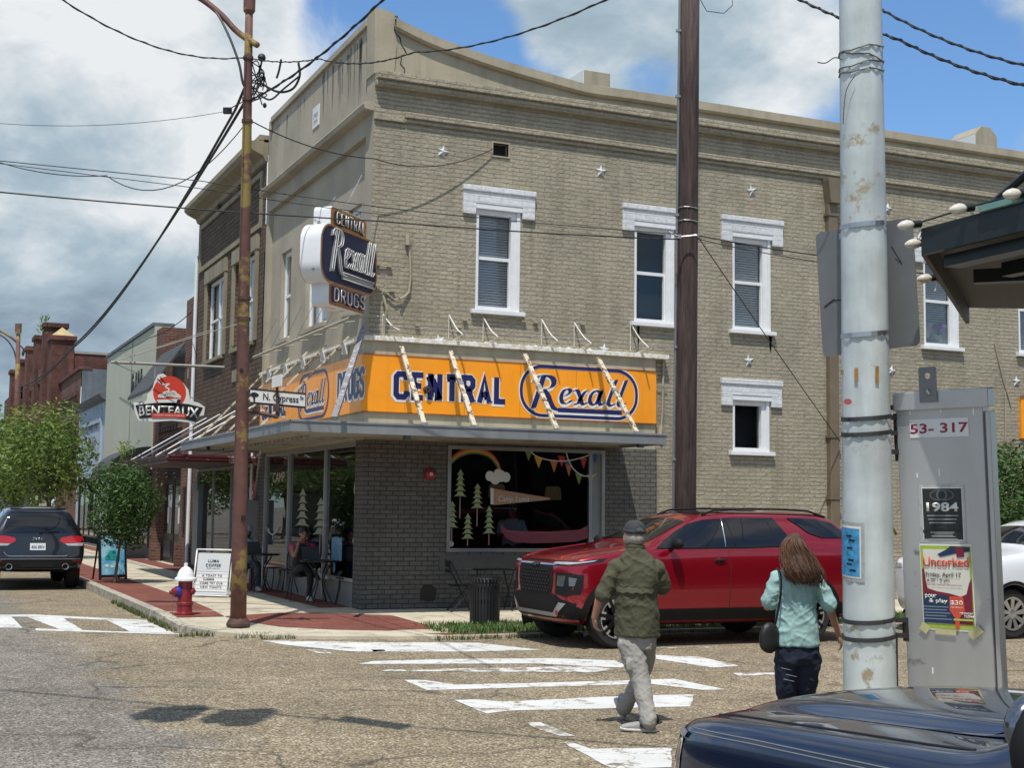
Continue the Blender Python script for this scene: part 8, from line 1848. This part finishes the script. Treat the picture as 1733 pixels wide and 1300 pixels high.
# ---- seated people
def seated(name,label,loc,face,skin,topm,trm,hairm,cap=None,lean=0.,arms='type',shoem=None,legx=False,vest=None):
    r0=thing('person',label,'person',loc); L=Vector(loc); f=Vector(face).normalized(); a=f.cross(Z_); pt=lambda x,y,z: L+a*x+f*y+Z_*z
    hc=pt(0,.10+lean,1.19); b=MB(); hr,hv,hu,hM=head(b,hc,f*.9-Z_*(.25),Z_,.98)
    chain(b,[pt(0,.02+lean*.8,1.02),pt(0,.05+lean,1.10),hc],[.055,.05,.05]); loft(b,[(pt(0,0,.47),a,f,.15,.10),(pt(0,.0,.75),a,f,.14,.10),(pt(0,lean*.7,.98),a,f,.15,.09),(pt(0,lean*.8,1.05),a,f,.08,.06)])
    for k in (-1,1):
        if arms=='chin' and k==1: el=pt(.17,.30,.80); wr=hc+hv*.05-hu*.12+a*.075
        else: el=pt(k*.24,.16,.77); wr=pt(k*.13,.40,.80)
        chain(b,[pt(k*.18,lean*.7,.97),el,wr],[.045,.037,.025]); hand(b,wr,(hu*.6-a*.3) if (arms=='chin' and k==1) else (f-a*k*.15),(-a if arms=='chin' and k==1 else -Z_),1 if k<0 else -1,.7,.9)
    link('body',remesh(b,.0085,3),skin,r0); face_bits(hc,hr,hv,hu,hM,r0,None)
    b=MB(); loft(b,[(pt(0,0,.44),a,f,.165,.12),(pt(0,.0,.72),a,f,.16,.12),(pt(0,lean*.6,.95),a,f,.175,.11),(pt(0,lean*.8,1.03),a,f,.10,.08)])
    for k in (-1,1):
        el=pt(.19,.13,.86) if (arms=='chin' and k==1) else pt(k*.225,.09,.84); b.ell(pt(k*.175,lean*.7,.965),.06,.06,.06,10,8); chain(b,[pt(k*.18,lean*.7,.96),el],[.062,.058])
    link('shirt',remesh(b,.012,3,folds(.008,10)),topm,r0)
    if vest:
        b=MB(); loft(b,[(pt(0,0,.44),a,f,.175,.132),(pt(0,.0,.72),a,f,.170,.132),(pt(0,lean*.6,.94),a,f,.165,.122),(pt(0,lean*.8,1.02),a,f,.085,.085)]); link('vest',remesh(b,.012,3,folds(.006,10)),vest,r0)
    b=MB(); b.ell(pt(0,-.02,.50),.17,.14,.10,14,9)
    lg=[]
    for k in (-1,1):
        if legx and k==1: kn=pt(.02,.40,.60); an=pt(-.26,.38,.42)
        elif legx: kn=pt(-.10,.42,.50); an=pt(-.08,.46,.10)
        else: kn=pt(k*.13,.42,.50); an=pt(k*.14,.40,.09)
        chain(b,[pt(k*.09,.02,.50),kn,an],[.088,.066,.048]); lg.append(an)
    link('trousers',remesh(b,.012,3,folds(.008,9)),trm,r0)
    for i,an in enumerate(lg):
        dr=f if not(legx and i==1) else (-a*.85+f*.4-Z_*.2); shoe(r0,an-Z_*(.08 if not(legx and i==1) else .0)-dr*.06,an-Z_*(.085 if not(legx and i==1) else .0)+dr*.18,shoem or M_sole,M_sole)
    if cap:
        b=MB(); vs=[];fs=[];n=20;m=6
        for i in range(m+1):
            ph=math.pi/2*i/m
            for k in range(n): t=2*math.pi*k/n; vs.append(hc+hu*(.04+.08*math.sin(ph))+hr*(.085*math.cos(ph)**.75*math.cos(t))+hv*(.1*math.cos(ph)**.75*math.sin(t)))
        for i in range(m):
            for k in range(n): fs.append((i*n+k,i*n+(k+1)%n,(i+1)*n+(k+1)%n,(i+1)*n+k))
        b.add(vs,fs); c_=b.build('cap',cap,r0,smooth=True); b=MB(); b.add([hc+hu*.04+hv*(.09+.0)+hr*x for x in (-.07,-.03,.03,.07)]+[hc+hu*.03+hv*y+hr*x for x,y in ((-.06,.13),(-.03,.165),(.03,.165),(.06,.13))],[(0,1,5,4),(1,2,6,5),(2,3,7,6)]); b.build('cap_peak',cap,c_,smooth=True)
        b=MB(); b.ell(hc+hv*.04-hu*.072,.058,.062,.048,12,8,hM); b.build('beard',hairm,r0,smooth=True)
    else:
        b=MB(); b.ell(hc+hu*.045-hv*.016,.092,.106,.088,16,10,hM); b.ell(hc-hv*.09-hu*.02,.06,.05,.07,12,8,hM); b.ell(hc-hv*.13+hu*.04,.045,.045,.045,10,8); link('hair',remesh(b,.012,3),hairm,r0)
    return r0
M_hblk=mat('hair_black',(.012,.010,.009),.5,var=.2,vscale=30)
seated('person','person in a dark vest with pink sleeves, chin on hand behind a laptop',(-.42,2.30,.15),(-.12,-1,0),M_skin2,mat('top_pink',(.42,.025,.11),.8,var=.1),mat('trousers_black',(.014,.014,.016),.85,var=.2),M_hblk,lean=.08,arms='chin',shoem=mat('shoe_white',(.62,.62,.60),.6),legx=True,vest=mat('vest_black',(.018,.016,.018),.85))
seated('person','bearded person in a pale tee shirt and grey cap seated behind a laptop',(-.70,5.42,.15),(.05,-1,0),M_skin3,mat('tee_pale',(.42,.45,.50),.85,var=.08),mat('jeans_blue',(.05,.08,.14),.85,var=.2),M_hblk,cap=mat('cap_grey',(.30,.31,.32),.85))
def half_figure(label,loc,face,shm):
    r0=thing('person',label,'person',loc); L=Vector(loc); f=Vector(face).normalized(); a=f.cross(Z_); pt=lambda x,y,z: L+a*x+f*y+Z_*z
    hc=pt(0,.06,1.22); b=MB(); hr,hv,hu,hM=head(b,hc,f,Z_,1.); chain(b,[pt(0,.02,1.04),hc],[.055,.05]); loft(b,[(pt(0,0,.47),a,f,.15,.10),(pt(0,0,.98),a,f,.15,.09),(pt(0,0,1.06),a,f,.08,.06)])
    for k in (-1,1): chain(b,[pt(k*.19,.0,.97),pt(k*.24,.12,.75),pt(k*.1,.34,.80)],[.045,.038,.026]); hand(b,pt(k*.1,.34,.8),f,-Z_,1 if k<0 else -1,.7,.95); chain(b,[pt(k*.09,.02,.50),pt(k*.12,.42,.50),pt(k*.12,.40,.09)],[.08,.06,.045])
    link('body',remesh(b,.0095,3),M_skin,r0); face_bits(hc,hr,hv,hu,hM,r0,None)
    b=MB(); loft(b,[(pt(0,0,.44),a,f,.17,.12),(pt(0,0,.95),a,f,.18,.11),(pt(0,0,1.04),a,f,.1,.08)]); 
    for k in (-1,1): chain(b,[pt(k*.18,0,.96),pt(k*.23,.08,.80)],[.065,.06])
    link('shirt',remesh(b,.013,3),shm,r0); b=MB(); b.ell(hc+hu*.035-hv*.02,.085,.095,.086,14,9,hM); b.build('hair',M_hblk,r0,smooth=True)
    b=MB(); b.ell(pt(0,0,.5),.17,.14,.1,12,8)
    for k in (-1,1): chain(b,[pt(k*.09,.02,.50),pt(k*.12,.42,.50),pt(k*.12,.40,.07)],[.088,.066,.05])
    link('trousers',remesh(b,.013,3),mat('trousers_dark',(.02,.02,.025),.8),r0)
half_figure('person in a white shirt sitting inside the shop window above the red canoe',S(866,900,.5)-Z_*(S(866,900,.5).z-.62),(-.3,-1,0),mat('shirt_white',(.75,.75,.74),.8))
# ------------------------------------------------------------------ paintings on the shop window, lamps inside
PY=VY+.028; Wp=lambda x,y: S(x,y,PY)
def wflat(px,m,name,lift=.003,sm=False,k=4,par=None):
    q=[(Wp(a,c).x,Wp(a,c).z) for a,c in px]
    if sm: q=[(v.x,v.y) for v in catmull([Vector((a,c,0)) for a,c in q],k,True)]
    b=MB(); b.prism(q,(0,PY-lift,0),X_,Z_,(0,-.002,0)); return b.build(name,m,par or SHOP)
M_pgr=mat('window_paint_green',(.27,.31,.14),.6,var=.15,vscale=18); M_ptr=mat('window_paint_trunk',(.36,.24,.17),.6,var=.1); M_pcan=mat('window_paint_canoe',(.17,.030,.045),.55,var=.15,vscale=6); M_ppen=mat('window_paint_pennant',(.36,.205,.125),.6,var=.12,vscale=14); M_pwh=mat('window_paint_white',(.58,.56,.50),.6,var=.06)
def ptree(O,U,Nn,w,h,tr,par,nm='painted_tree',m=None):
    """stylised fir: stacked drooping tiers on a thin trunk"""
    b=MB(); n=5; L=[];Rr=[]
    for i in range(n):
        z1=h-(h-tr)*(i/n)*.98; z0=h-(h-tr)*((i+1)/n); hw=w*(.22+.28*(i+1)/n)
        L+=[(-w*.05*(i>0)-.0,z1) if i==0 else (-w*.12,z1),(-hw*.55,z0+(z1-z0)*.32),(-hw,z0-(z1-z0)*.10),(-hw*.5,z0+(z1-z0)*.02)]
    poly=[(0,h+.03)]+L+[(-a,c) for a,c in L[::-1]]
    # build as strips so the outline stays simple
    half=[(0,h+.03)]+L
    ring=[O+U*a+Z_*c for a,c in half]; ring2=[O-U*a+Z_*c for a,c in half]; k=len(ring)
    b.add([p+Nn*.003 for p in ring+ring2],[(i,i+1,k+i+1,k+i) for i in range(k-1)]); b.add([p+Nn*.005 for p in ring+ring2],[(i,i+1,k+i+1,k+i) for i in range(k-1)])
    o=b.build(nm,m or M_pgr,par); b=MB(); b.prism([(-w*.035,0),(w*.035,0),(w*.03,tr+.02),(-w*.03,tr+.02)],O+Nn*.002,U,Z_,Nn*.003); b.build('painted_trunk',M_ptr,o); return o
for cx,top,bot,base in ((778,794,840,878),(807,818,860,891),(764,848,893,923),(791,869,912,924),(827,856,903,923)):
    a=Wp(cx,base); t=Wp(cx,top); m_=Wp(cx,bot); ptree(Vector((a.x,PY,a.z)),X_,-Y_,.24,t.z-a.z,m_.z-a.z,SHOP)
c=Wp(803,823); c0=Wp(762,783); c1=Wp(846,795)
arc=catmull([Wp(762,782),Wp(778,769),Wp(802,763),Wp(826,769),Wp(840,783),Wp(847,800)],6)
for i,(col,o) in enumerate((((.42,.03,.02),.045),((.50,.16,.02),.015),((.50,.36,.05),-.015),((.10,.16,.06),-.04))):
    b=MB(); stroke(b,[(p.x,p.z+o) for p in arc],.03,Vector((0,PY,0)),X_,Z_,-Y_,.003+.0004*i,.002); b.build('painted_rainbow',mat('rainbow_band',col,.6),SHOP)
b=MB()
for i,(x,y,r) in enumerate(((829,806,.085),(838,810,.10),(847,806,.10),(856,808,.085),(843,803,.09))): p=Wp(x,y); b.prism([(math.cos(k*.4189)*r,math.sin(k*.4189)*r*1.05) for k in range(15)],Vector((p.x,PY-.003-.0006*i,p.z)),X_,Z_,(0,-.002,0))
b.build('painted_cloud',M_pwh,SHOP)
wflat([(832,827),(838,828),(930,843),(931,846),(890,850),(838,855),(832,854)],M_ppen,'painted_pennant',.004); wflat([(830,826),(835,827),(835,854),(830,854)],M_pwh,'painted_pennant_edge',.0065)
p0=Wp(869,846); text_on('lettering','Camp Luma',(p0.x,PY-.009,p0.z),X_,Vector((-.06,0,1)),Wp(895,845).x-Wp(843,845).x,.13,M_pwh,SHOP,shear=.3,ext=.002,lift=0)
wflat([(846,885),(850,890),(858,897),(880,899),(930,900),(980,897),(998,888),(1001,891),(1000,903),(993,912),(975,917),(940,919),(900,920),(870,918),(856,911),(849,900)],M_pcan,'painted_canoe',.004); wflat([(851,893),(858,898),(880,900),(930,901),(980,898),(996,891),(990,897),(940,904),(880,903),(858,901)],mat('canoe_gunwale',(.19,.05,.055),.5),'canoe_gunwale',.0066)
wflat([(758,917),(764,915),(768,920),(766,925),(757,925),(754,921)],M_pwh,'painted_campfire'); wflat([(995,914),(1000,911),(1005,916),(998,918)],M_pwh,'painted_duck')
bc=((.16,.22,.05),(.42,.045,.035),(.55,.33,.03),(.05,.10,.30),(.50,.16,.06))
gl=[[(896,759),(905,771),(930,779),(960,780),(990,773),(1010,764)],[(957,763),(963,782),(972,796),(985,805),(1000,806),(1009,802)]]
for g in gl:
    q=catmull([Wp(a,c_) for a,c_ in g],5); b=MB(); b.tube([Vector((p.x,PY-.006,p.z)) for p in q],.011,5); b.build('bunting_cord',M_pwh,SHOP)
for i,(x,y,w) in enumerate(((894,770,13),(911,782,14),(937,789,13),(950,780,13),(961,790,13),(987,783,12),(1006,776,11),(979,810,12),(999,812,12),(962,796,10))):
    wflat([(x-w/2,y-9),(x+w/2,y-7),(x+.5,y+11)],mat('bunting_flag',bc[(i*2+i//5)%5],.65),'bunting_flag',.0045+.0003*i)
# fir paintings on the street front, and CAMP
for cy,top,bot,base,xx in ((510,826,890,945,-.024),(541,842,905,945,-.024)):
    a=P(cy,base,0,xx); t=P(cy,top,0,xx); m_=P(cy,bot,0,xx); ptree(Vector((xx,a.y,max(a.z,.64))),-Y_,-X_,1.02,t.z-max(a.z,.64),m_.z-max(a.z,.64),STORE,m=mat('window_paint_pale_green',(.27,.29,.19),.6,var=.1))
q=F(472,808,-.022); text_on('lettering','CAMP',(-.022,q.y,q.z),-Y_,Z_,.95,.20,M_pwh,STORE,ext=.002)
b=MB(); ant=[[(450,893),(455,901),(462,905),(468,901),(473,893)],[(462,905),(462,915)],[(456,900),(454,895)],[(468,900),(470,894)]]
for g in ant:
    pts=[F(a,c_,-.026) for a,c_ in g]; b.tube(catmull(pts,4) if len(pts)>2 else pts,.013,5)
b.build('painted_antlers',M_pwh,STORE)
b=MB(); b.tube(catmull([F(604,800,-.026),F(600,830,-.026),F(604,855,-.026),F(600,890,-.026),F(606,900,-.026),F(598,915,-.026),F(604,935,-.026)],5),.012,5); b.build('painted_line',M_pwh,STORE)
a=F(567,935,-.022); b=MB(); a0=F(562,910,-.022); a1=F(578,950,-.022); b.box(-.028,-.022,a1.y,a0.y,a1.z,a0.z); b.build('pane_poster',mat('pane_poster_blue',(.16,.33,.42),.5,var=.5,vscale=16),STORE)
b=MB(); b.box(.14,.16,1.05,1.35,.7,1.4); b.build('hanging_cloth',mat('cloth_dark_blue',(.03,.06,.14),.8),STORE)
# pendant lamps inside the shop
for i,(x,y) in enumerate(((836,832),(846,832),(931,836),(941,836))):
    p=S(x,y,1.6); lp=thing('pendant_lamp',('paper shaded pendant lamp inside the shop, leftmost above the pennant','paper shaded pendant lamp inside the shop, second from left above the pennant','paper shaded pendant lamp inside the shop at the pennant tip','paper shaded pendant lamp inside the shop, rightmost beyond the pennant tip')[i],'pendant lamp',p,0,'pendant lamps inside the shop'); b=MB(); b.lathe(p-Z_*.12,[(.10,0),(.105,.05),(.09,.22),(.06,.26)],14); b.build('lamp_shade',mat('lamp_shade_amber',(.42,.26,.13),.6,emit=.12),lp,smooth=True); b=MB(); b.tube([p+Z_*.14,(p.x,p.y,2.94)],.008,4); b.build('cord',M_black,lp)
# ------------------------------------------------------------------ trees
M_lf1=leaf_mat('leaf_bright_green',(.045,.10,.014),(.27,.36,.070),.42); M_lf2=leaf_mat('leaf_dark_green',(.020,.060,.011),(.10,.19,.038),.3); M_bark=mat('bark_grey_brown',(.10,.078,.06),.9,var=.3,vscale=12,bump=.6,bscale=30)
def leaves(name,root,m,blobs,n,size,seed,fill=.55):
    """leaf blades scattered through the outer volume of overlapping clumps"""
    rnd=random.Random(seed); b=MB(); b.fixn=False; wts=[r[3]**2 if len(r)>3 else 1 for r in blobs]
    for _ in range(n):
        c,rx,rz,w=rnd.choices(blobs,wts)[0]
        while True:
            d=Vector((rnd.gauss(0,1),rnd.gauss(0,1),rnd.gauss(0,1)))
            if d.length>1e-3: break
        d.normalize(); k=1-(rnd.random()**2)*fill; k*=1+.18*noise.noise(d*2.3+Vector(c)*1.7)
        p=Vector(c)+Vector((d.x*rx*k,d.y*rx*k,d.z*rz*k))
        a=rnd.uniform(0,6.28); t=(d+Vector((rnd.uniform(-.9,.9),rnd.uniform(-.9,.9),rnd.uniform(-.3,.9)))).normalized(); s_=t.cross(Vector((math.cos(a),math.sin(a),.3))).normalized(); q=t.cross(s_); L_=size*rnd.uniform(.6,1.35); w_=L_*.34
        b.add([p-q*L_*.5,p+s_*w_*.5+t*.01,p+q*L_*.5,p-s_*w_*.5+t*.01],[(0,1,2,3)])
    return b.build(name,m,root)
def tree(label,base,h,trunk_h,crown_r,m,n,size,seed,cz=None,rz=None,nb=11,lean=(0,0),group=None,tr=.07):
    rnd=random.Random(seed); base=Vector(base); t=thing('tree',label,'tree',base,0,group)
    top=base+Vector((lean[0],lean[1],trunk_h+.35*(h-trunk_h))); mid=base.lerp(top,.5)+Vector((rnd.uniform(-.06,.06),rnd.uniform(-.06,.06),0)); b=MB(); b.tube(catmull([base-Z_*.05,base+Z_*.15,mid,top],5),[tr*1.35]+[tr*(1.1-.6*i/15) for i in range(15)],9)
    cz=cz or (trunk_h+h)/2; rz=rz or (h-trunk_h)/2; bl=[]
    for i in range(nb):
        a=i*2.4+rnd.uniform(-.4,.4); zz=-1+2*(i+.5)/nb; rr=math.sqrt(max(.05,1-zz*zz))*crown_r*.62*rnd.uniform(.75,1.1); c=base+Vector((lean[0]+math.cos(a)*rr,lean[1]+math.sin(a)*rr,cz+zz*rz*.66)); r=crown_r*rnd.uniform(.36,.54); bl.append((c,r,r*.85*rz/crown_r if rz<crown_r else r*.95,r))
        s0=base.lerp(top,rnd.uniform(.55,.98)); b.tube(catmull([s0,s0.lerp(c,.5)+Vector((0,0,-.08)),c],4),[tr*.5-(tr*.36)*k/8 for k in range(9)],6)
    b.build('trunk',M_bark,t,smooth=True); leaves('crown',t,m,bl,n,size,seed); return t
tb2=G(195,986,.15); tree('small dense dark green street tree in front of the brick doorway',(-2.82,8.2,.15),2.72,.70,.86,M_lf2,8000,.095,11,cz=1.66,rz=1.0,nb=14,tr=.038,lean=(.12,0))
tree('taller light green street tree with a forked pale trunk above the dark parked car',(-2.85,21.8,.15),4.75,1.75,1.55,M_lf1,5200,.17,5,cz=3.2,rz=1.55,nb=14,lean=(-.15,0),tr=.10)
tree('light green street tree at the left edge further up the street',(-3.0,31.,.15),5.0,1.3,1.9,M_lf1,5200,.20,8,cz=3.1,rz=1.9,nb=13,tr=.12,lean=(-.3,0))
tree('dark green large tree beyond the distant brick block at the left edge',(-5.5,80,.0),9.6,2.0,4.2,M_lf2,5000,.45,9,nb=12,tr=.25)
tree('leafy green street tree far up the street near the distant lamp post',(-3.0,47,.15),5.6,1.6,2.,M_lf1,4000,.26,15,nb=11,tr=.13)
# shrub by the side wall, and a planter sprig on the maroon canopy
sh=S(1712,815,-.9); tree('dark green shrub against the taupe wall at the right edge',(13.15,-.9,.1),3.35,.5,1.0,M_lf2,5200,.12,21,cz=2.0,rz=1.35,nb=14,tr=.06)
b=MB(); rnd=random.Random(2); b.fixn=False
wd=thing('weed','spindly green weed growing on the far end of the maroon canopy','weed',(-1.9,13.4,2.9))
for k in range(12):
    x,y=-1.95+rnd.uniform(-.1,.1),13.6+rnd.uniform(-.9,.4); hh=rnd.uniform(.2,.62); pts=[Vector((x,y,2.88)),Vector((x+rnd.uniform(-.1,.1),y+rnd.uniform(-.1,.1),2.88+hh*.6)),Vector((x+rnd.uniform(-.2,.2),y+rnd.uniform(-.2,.2),2.88+hh))]
    b.tube(pts,.006,4)
    for j in range(7): p=pts[1].lerp(pts[2],rnd.random()); d=Vector((rnd.uniform(-1,1),rnd.uniform(-1,1),rnd.uniform(-.2,.8))).normalized(); s_=d.orthogonal().normalized(); b.add([p,p+d*.05+s_*.02,p+d*.11,p+d*.05-s_*.02],[(0,1,2,3)])
b.build('stems',M_lf1,wd)
b=MB(); b.fixn=False
ms=thing('weed','tuft of weeds sprouting from the tallest brick parapet pier','weed',(0,53.5,11.2))
for k in range(60): p=Vector((-.5+rnd.uniform(-.3,.2),53.2+rnd.uniform(-.5,.3),11.1+rnd.uniform(-.5,.45))); d=Vector((rnd.uniform(-1,1),rnd.uniform(-1,1),rnd.uniform(-.2,1))).normalized(); s_=d.orthogonal().normalized(); b.add([p,p+d*.12+s_*.05,p+d*.26,p+d*.12-s_*.05],[(0,1,2,3)])
b.build('tuft',M_lf1,ms)
# opposite side of the front street: seen only as reflections in the shop panes
for i,(y,h) in enumerate(((36,6.4),(45,7.0),(54,6.6),(66,7.4))):
    tree(('green street tree across the street, nearest of its row','green street tree across the street, second of its row','green street tree across the street, third of its row','green street tree across the street, farthest of its row')[i],(-12.8,y,.1),h,1.9,2.6,M_lf1,3600,.26,30+i,nb=12,tr=.11)
OB=thing('shop_row','long low painted shop row across the front street, outside the photo','building',(-17,10,0)); b=MB(); b.box(-26,-17,-12,70,0,5.2); b.build('front_wall',M_cream,OB); b=MB(); b.box(-17.0,-16.9,-11.5,69,.4,2.8); b.build('shopfront',M_iron,OB); b=MB(); b.box(-19,-15.5,-12,70,3.0,3.15); b.build('canopy',M_fas,OB)
SB=thing('corner_shop','low dark corner shop on our side of the side street, outside the photo','building',(15,-26,0)); b=MB(); b.box(1.8,34,-38,-16.2,0,5.3); b.build('front_wall',M_awn,SB); b=MB(); b.box(1.6,34.2,-38.2,-16.0,5.3,5.5); b.build('coping',M_grey,SB); b=MB()
for x in range(3,33,4): b.box(x,x+2.8,-16.2,-16.14,.7,2.9)
b.build_each('shop_window',M_iron,SB)
# ------------------------------------------------------------------ cables
M_cab=mat('cable_black',(.012,.012,.013),.6,var=.1)
def cable(label,pts,r,sag=None,twist=False,name='power_cable',n=14):
    pts=[Vector(p) for p in pts]; path=[]
    for i in range(len(pts)-1):
        a,c=pts[i],pts[i+1]; s_=(sag[i] if isinstance(sag,(list,tuple)) else sag) or 0
        for k in range(n): t=k/n; path.append(a.lerp(c,t)-Z_*(4*s_*t*(1-t)))
    path.append(pts[-1]); b=MB(); o=thing(name,label,'cable',pts[0],0,'overhead cables')
    b.tube(path,r*(.6 if twist else 1),6); 
    if twist:
        den=[]; 
        for i in range(len(path)-1):
            for k in range(4): den.append(path[i].lerp(path[i+1],k/4))
        b.tube([p+RIGHT*math.cos(i*.9)*r*.62+UP*math.sin(i*.9)*r*.62 for i,p in enumerate(den)],r*.5,5)
    b.build('wire',M_cab,o,smooth=True); return o
pt_=ax if False else None
LPp=lambda y,e=0: V(403+19*(1058-y)/1058+e,y,dp)
cable('thick black cable climbing from the rusty lamp post over the parapet corner',[LPp(170,3),V(655,-8,16.),V(760,-80,13)],.022,[.12,.05],True)
cable('thick black cable running from the rusty lamp post down the street to the far post',[LPp(168,-2),V(128,582,42),V(32,655,54)],.024,[.35,.25])
cable('twisted thin cable beside the thick one, down the street from the rusty post',[LPp(150,-6),V(398,186,dp+.8),V(120,592,42),V(30,665,54)],.022,[.0,.45,.2])
cable('wavy black cable from the upper left sky to the rusty lamp post',[V(95,-8,15),LPp(96,0)],.014,.25,True)
cable('black cable sweeping from the rusty lamp post up across the gable to the right',[LPp(98,3),V(540,99,18.5),V(700,88,16),V(1040,-8,12)],.013,[.05,.1,.12],True)
cable('thin cable dropping from the rusty lamp post to the wall vent',[LPp(203,4),S(632,268,-.35),S(834,252,-.05)],.009,[.12,.22])
cable('lowest long thin cable crossing the neon sign to the timber pole',[V(-20,323,19),V(640,374,20.2),V(1150,405,dw-.2)],.011,[.03,.03])
cable('upper of the long thin cables crossing the street to the timber pole',[V(-20,270,20),V(340,306,20),V(700,357,20.4),V(1150,396,dw-.2)],.007,[.0,.02,.02])
cable('middle of the long thin cables crossing the street to the wall corner',[V(-20,274,20),V(340,319,20),V(640,362,21.),V(660,364,21.2)],.006,[.0,.02,0])
cable('thin slack cable from the left edge up to the rusty lamp post collar',[V(-20,268,22),V(180,297,21.5),LPp(208,-2)],.008,[.1,.55])
cable('hair thin cable from the left edge to the small black splice box',[V(-20,207,20),V(383,188,dp+.3)],.004,.12)
cable('upper thin cable leaving the timber pole to the right, past the road sign',[V(1180,398,dw-.1),V(1420,437,20),V(1750,492,17)],.010,[.02,.02])
cable('lower thin cable leaving the timber pole to the right, past the road sign',[V(1180,404,dw-.1),V(1420,448,20.5),V(1750,498,18)],.008,[.03,.02])
cable('slanting cable standing in for a wire shadow, timber pole down to the downspout',[V(1182,402,dw),S(1422,748,-.2)],.009,.02)  # added cable, traces the line of a wire shadow on the wall
cable('upper twisted cable across the top right corner of sky',[V(1440,-12,11),V(1500,20,10.6),V(1760,116,9)],.014,[.0,.05],True)
cable('lower twisted cable across the top right corner of sky',[V(1340,-8,11.5),V(1520,66,10.5),V(1760,150,9)],.016,[.02,.04],True)
cable('short curled cable end hanging beside the timber pole top',[V(1183,-5,dw),V(1196,18,dw),V(1225,22,dw-.1),V(1240,8,dw-.1),V(1238,-10,dw)],.006,.0,n=4)
cable('thin drooping cable from the cream shop parapet to the brick pilaster',[V(190,596,48),V(252,572,40),V(324,528,36)],.012,[.1,.1])

# ------------------------------------------------------------------ signal span over the junction (above the photo; its shadow falls on the road)
def over(px,py,z):
    g=G(px,py,0); k=z/math.tan(SUN_EL); return Vector((g.x-math.sin(SUN_AZ)*k,g.y-math.cos(SUN_AZ)*k,z))
SPZ=8.3
a=over(-500,1128,SPZ); c=over(0,1168,SPZ); e=over(700,1231,SPZ); f=over(1300,1280,SPZ)
cable('signal span cable above the junction, out of the top of the photo',[a,c,e,f],.026,.0,name='span_cable')
M_sgn=mat('signal_housing_yellow',(.45,.28,.02),.5,var=.1)
for i,(px,py) in enumerate(((290,1206),(405,1212))):
    p=over(px,py,SPZ-.9); t=thing('traffic_signal',('traffic signal hanging over the junction, left one','traffic signal hanging over the junction, right one')[i],'traffic signal',p,0,'traffic signals over the junction')
    b=MB(); b.box(p.x-.24,p.x+.24,p.y-.14,p.y+.14,p.z-.58,p.z+.58); b.build('housing',M_sgn,t,bevel=.03); b=MB()
    for z,cn in ((.38,0),(0,0),(-.38,0)): b.lathe(p+Vector((0,-.14,z)),[(.11,0),(.14,0),(.15,.22),(.13,.22),(.11,.0)],16,ax=-Y_)
    b.build('visor',M_black,t); b=MB(); b.tube([p+Z_*.58,p+Z_*.95],.02,6); b.build('hanger',M_steeld,t)
p=over(632,1224,SPZ-.35); t=thing('span_sign','small sign hanging on the span cable over the junction','sign',p); b=MB(); b.obox(p,Vector((.5,-.86,0)),Vector((.86,.5,0)),Z_,.38,.02,.28); b.build('panel',M_signback,t)
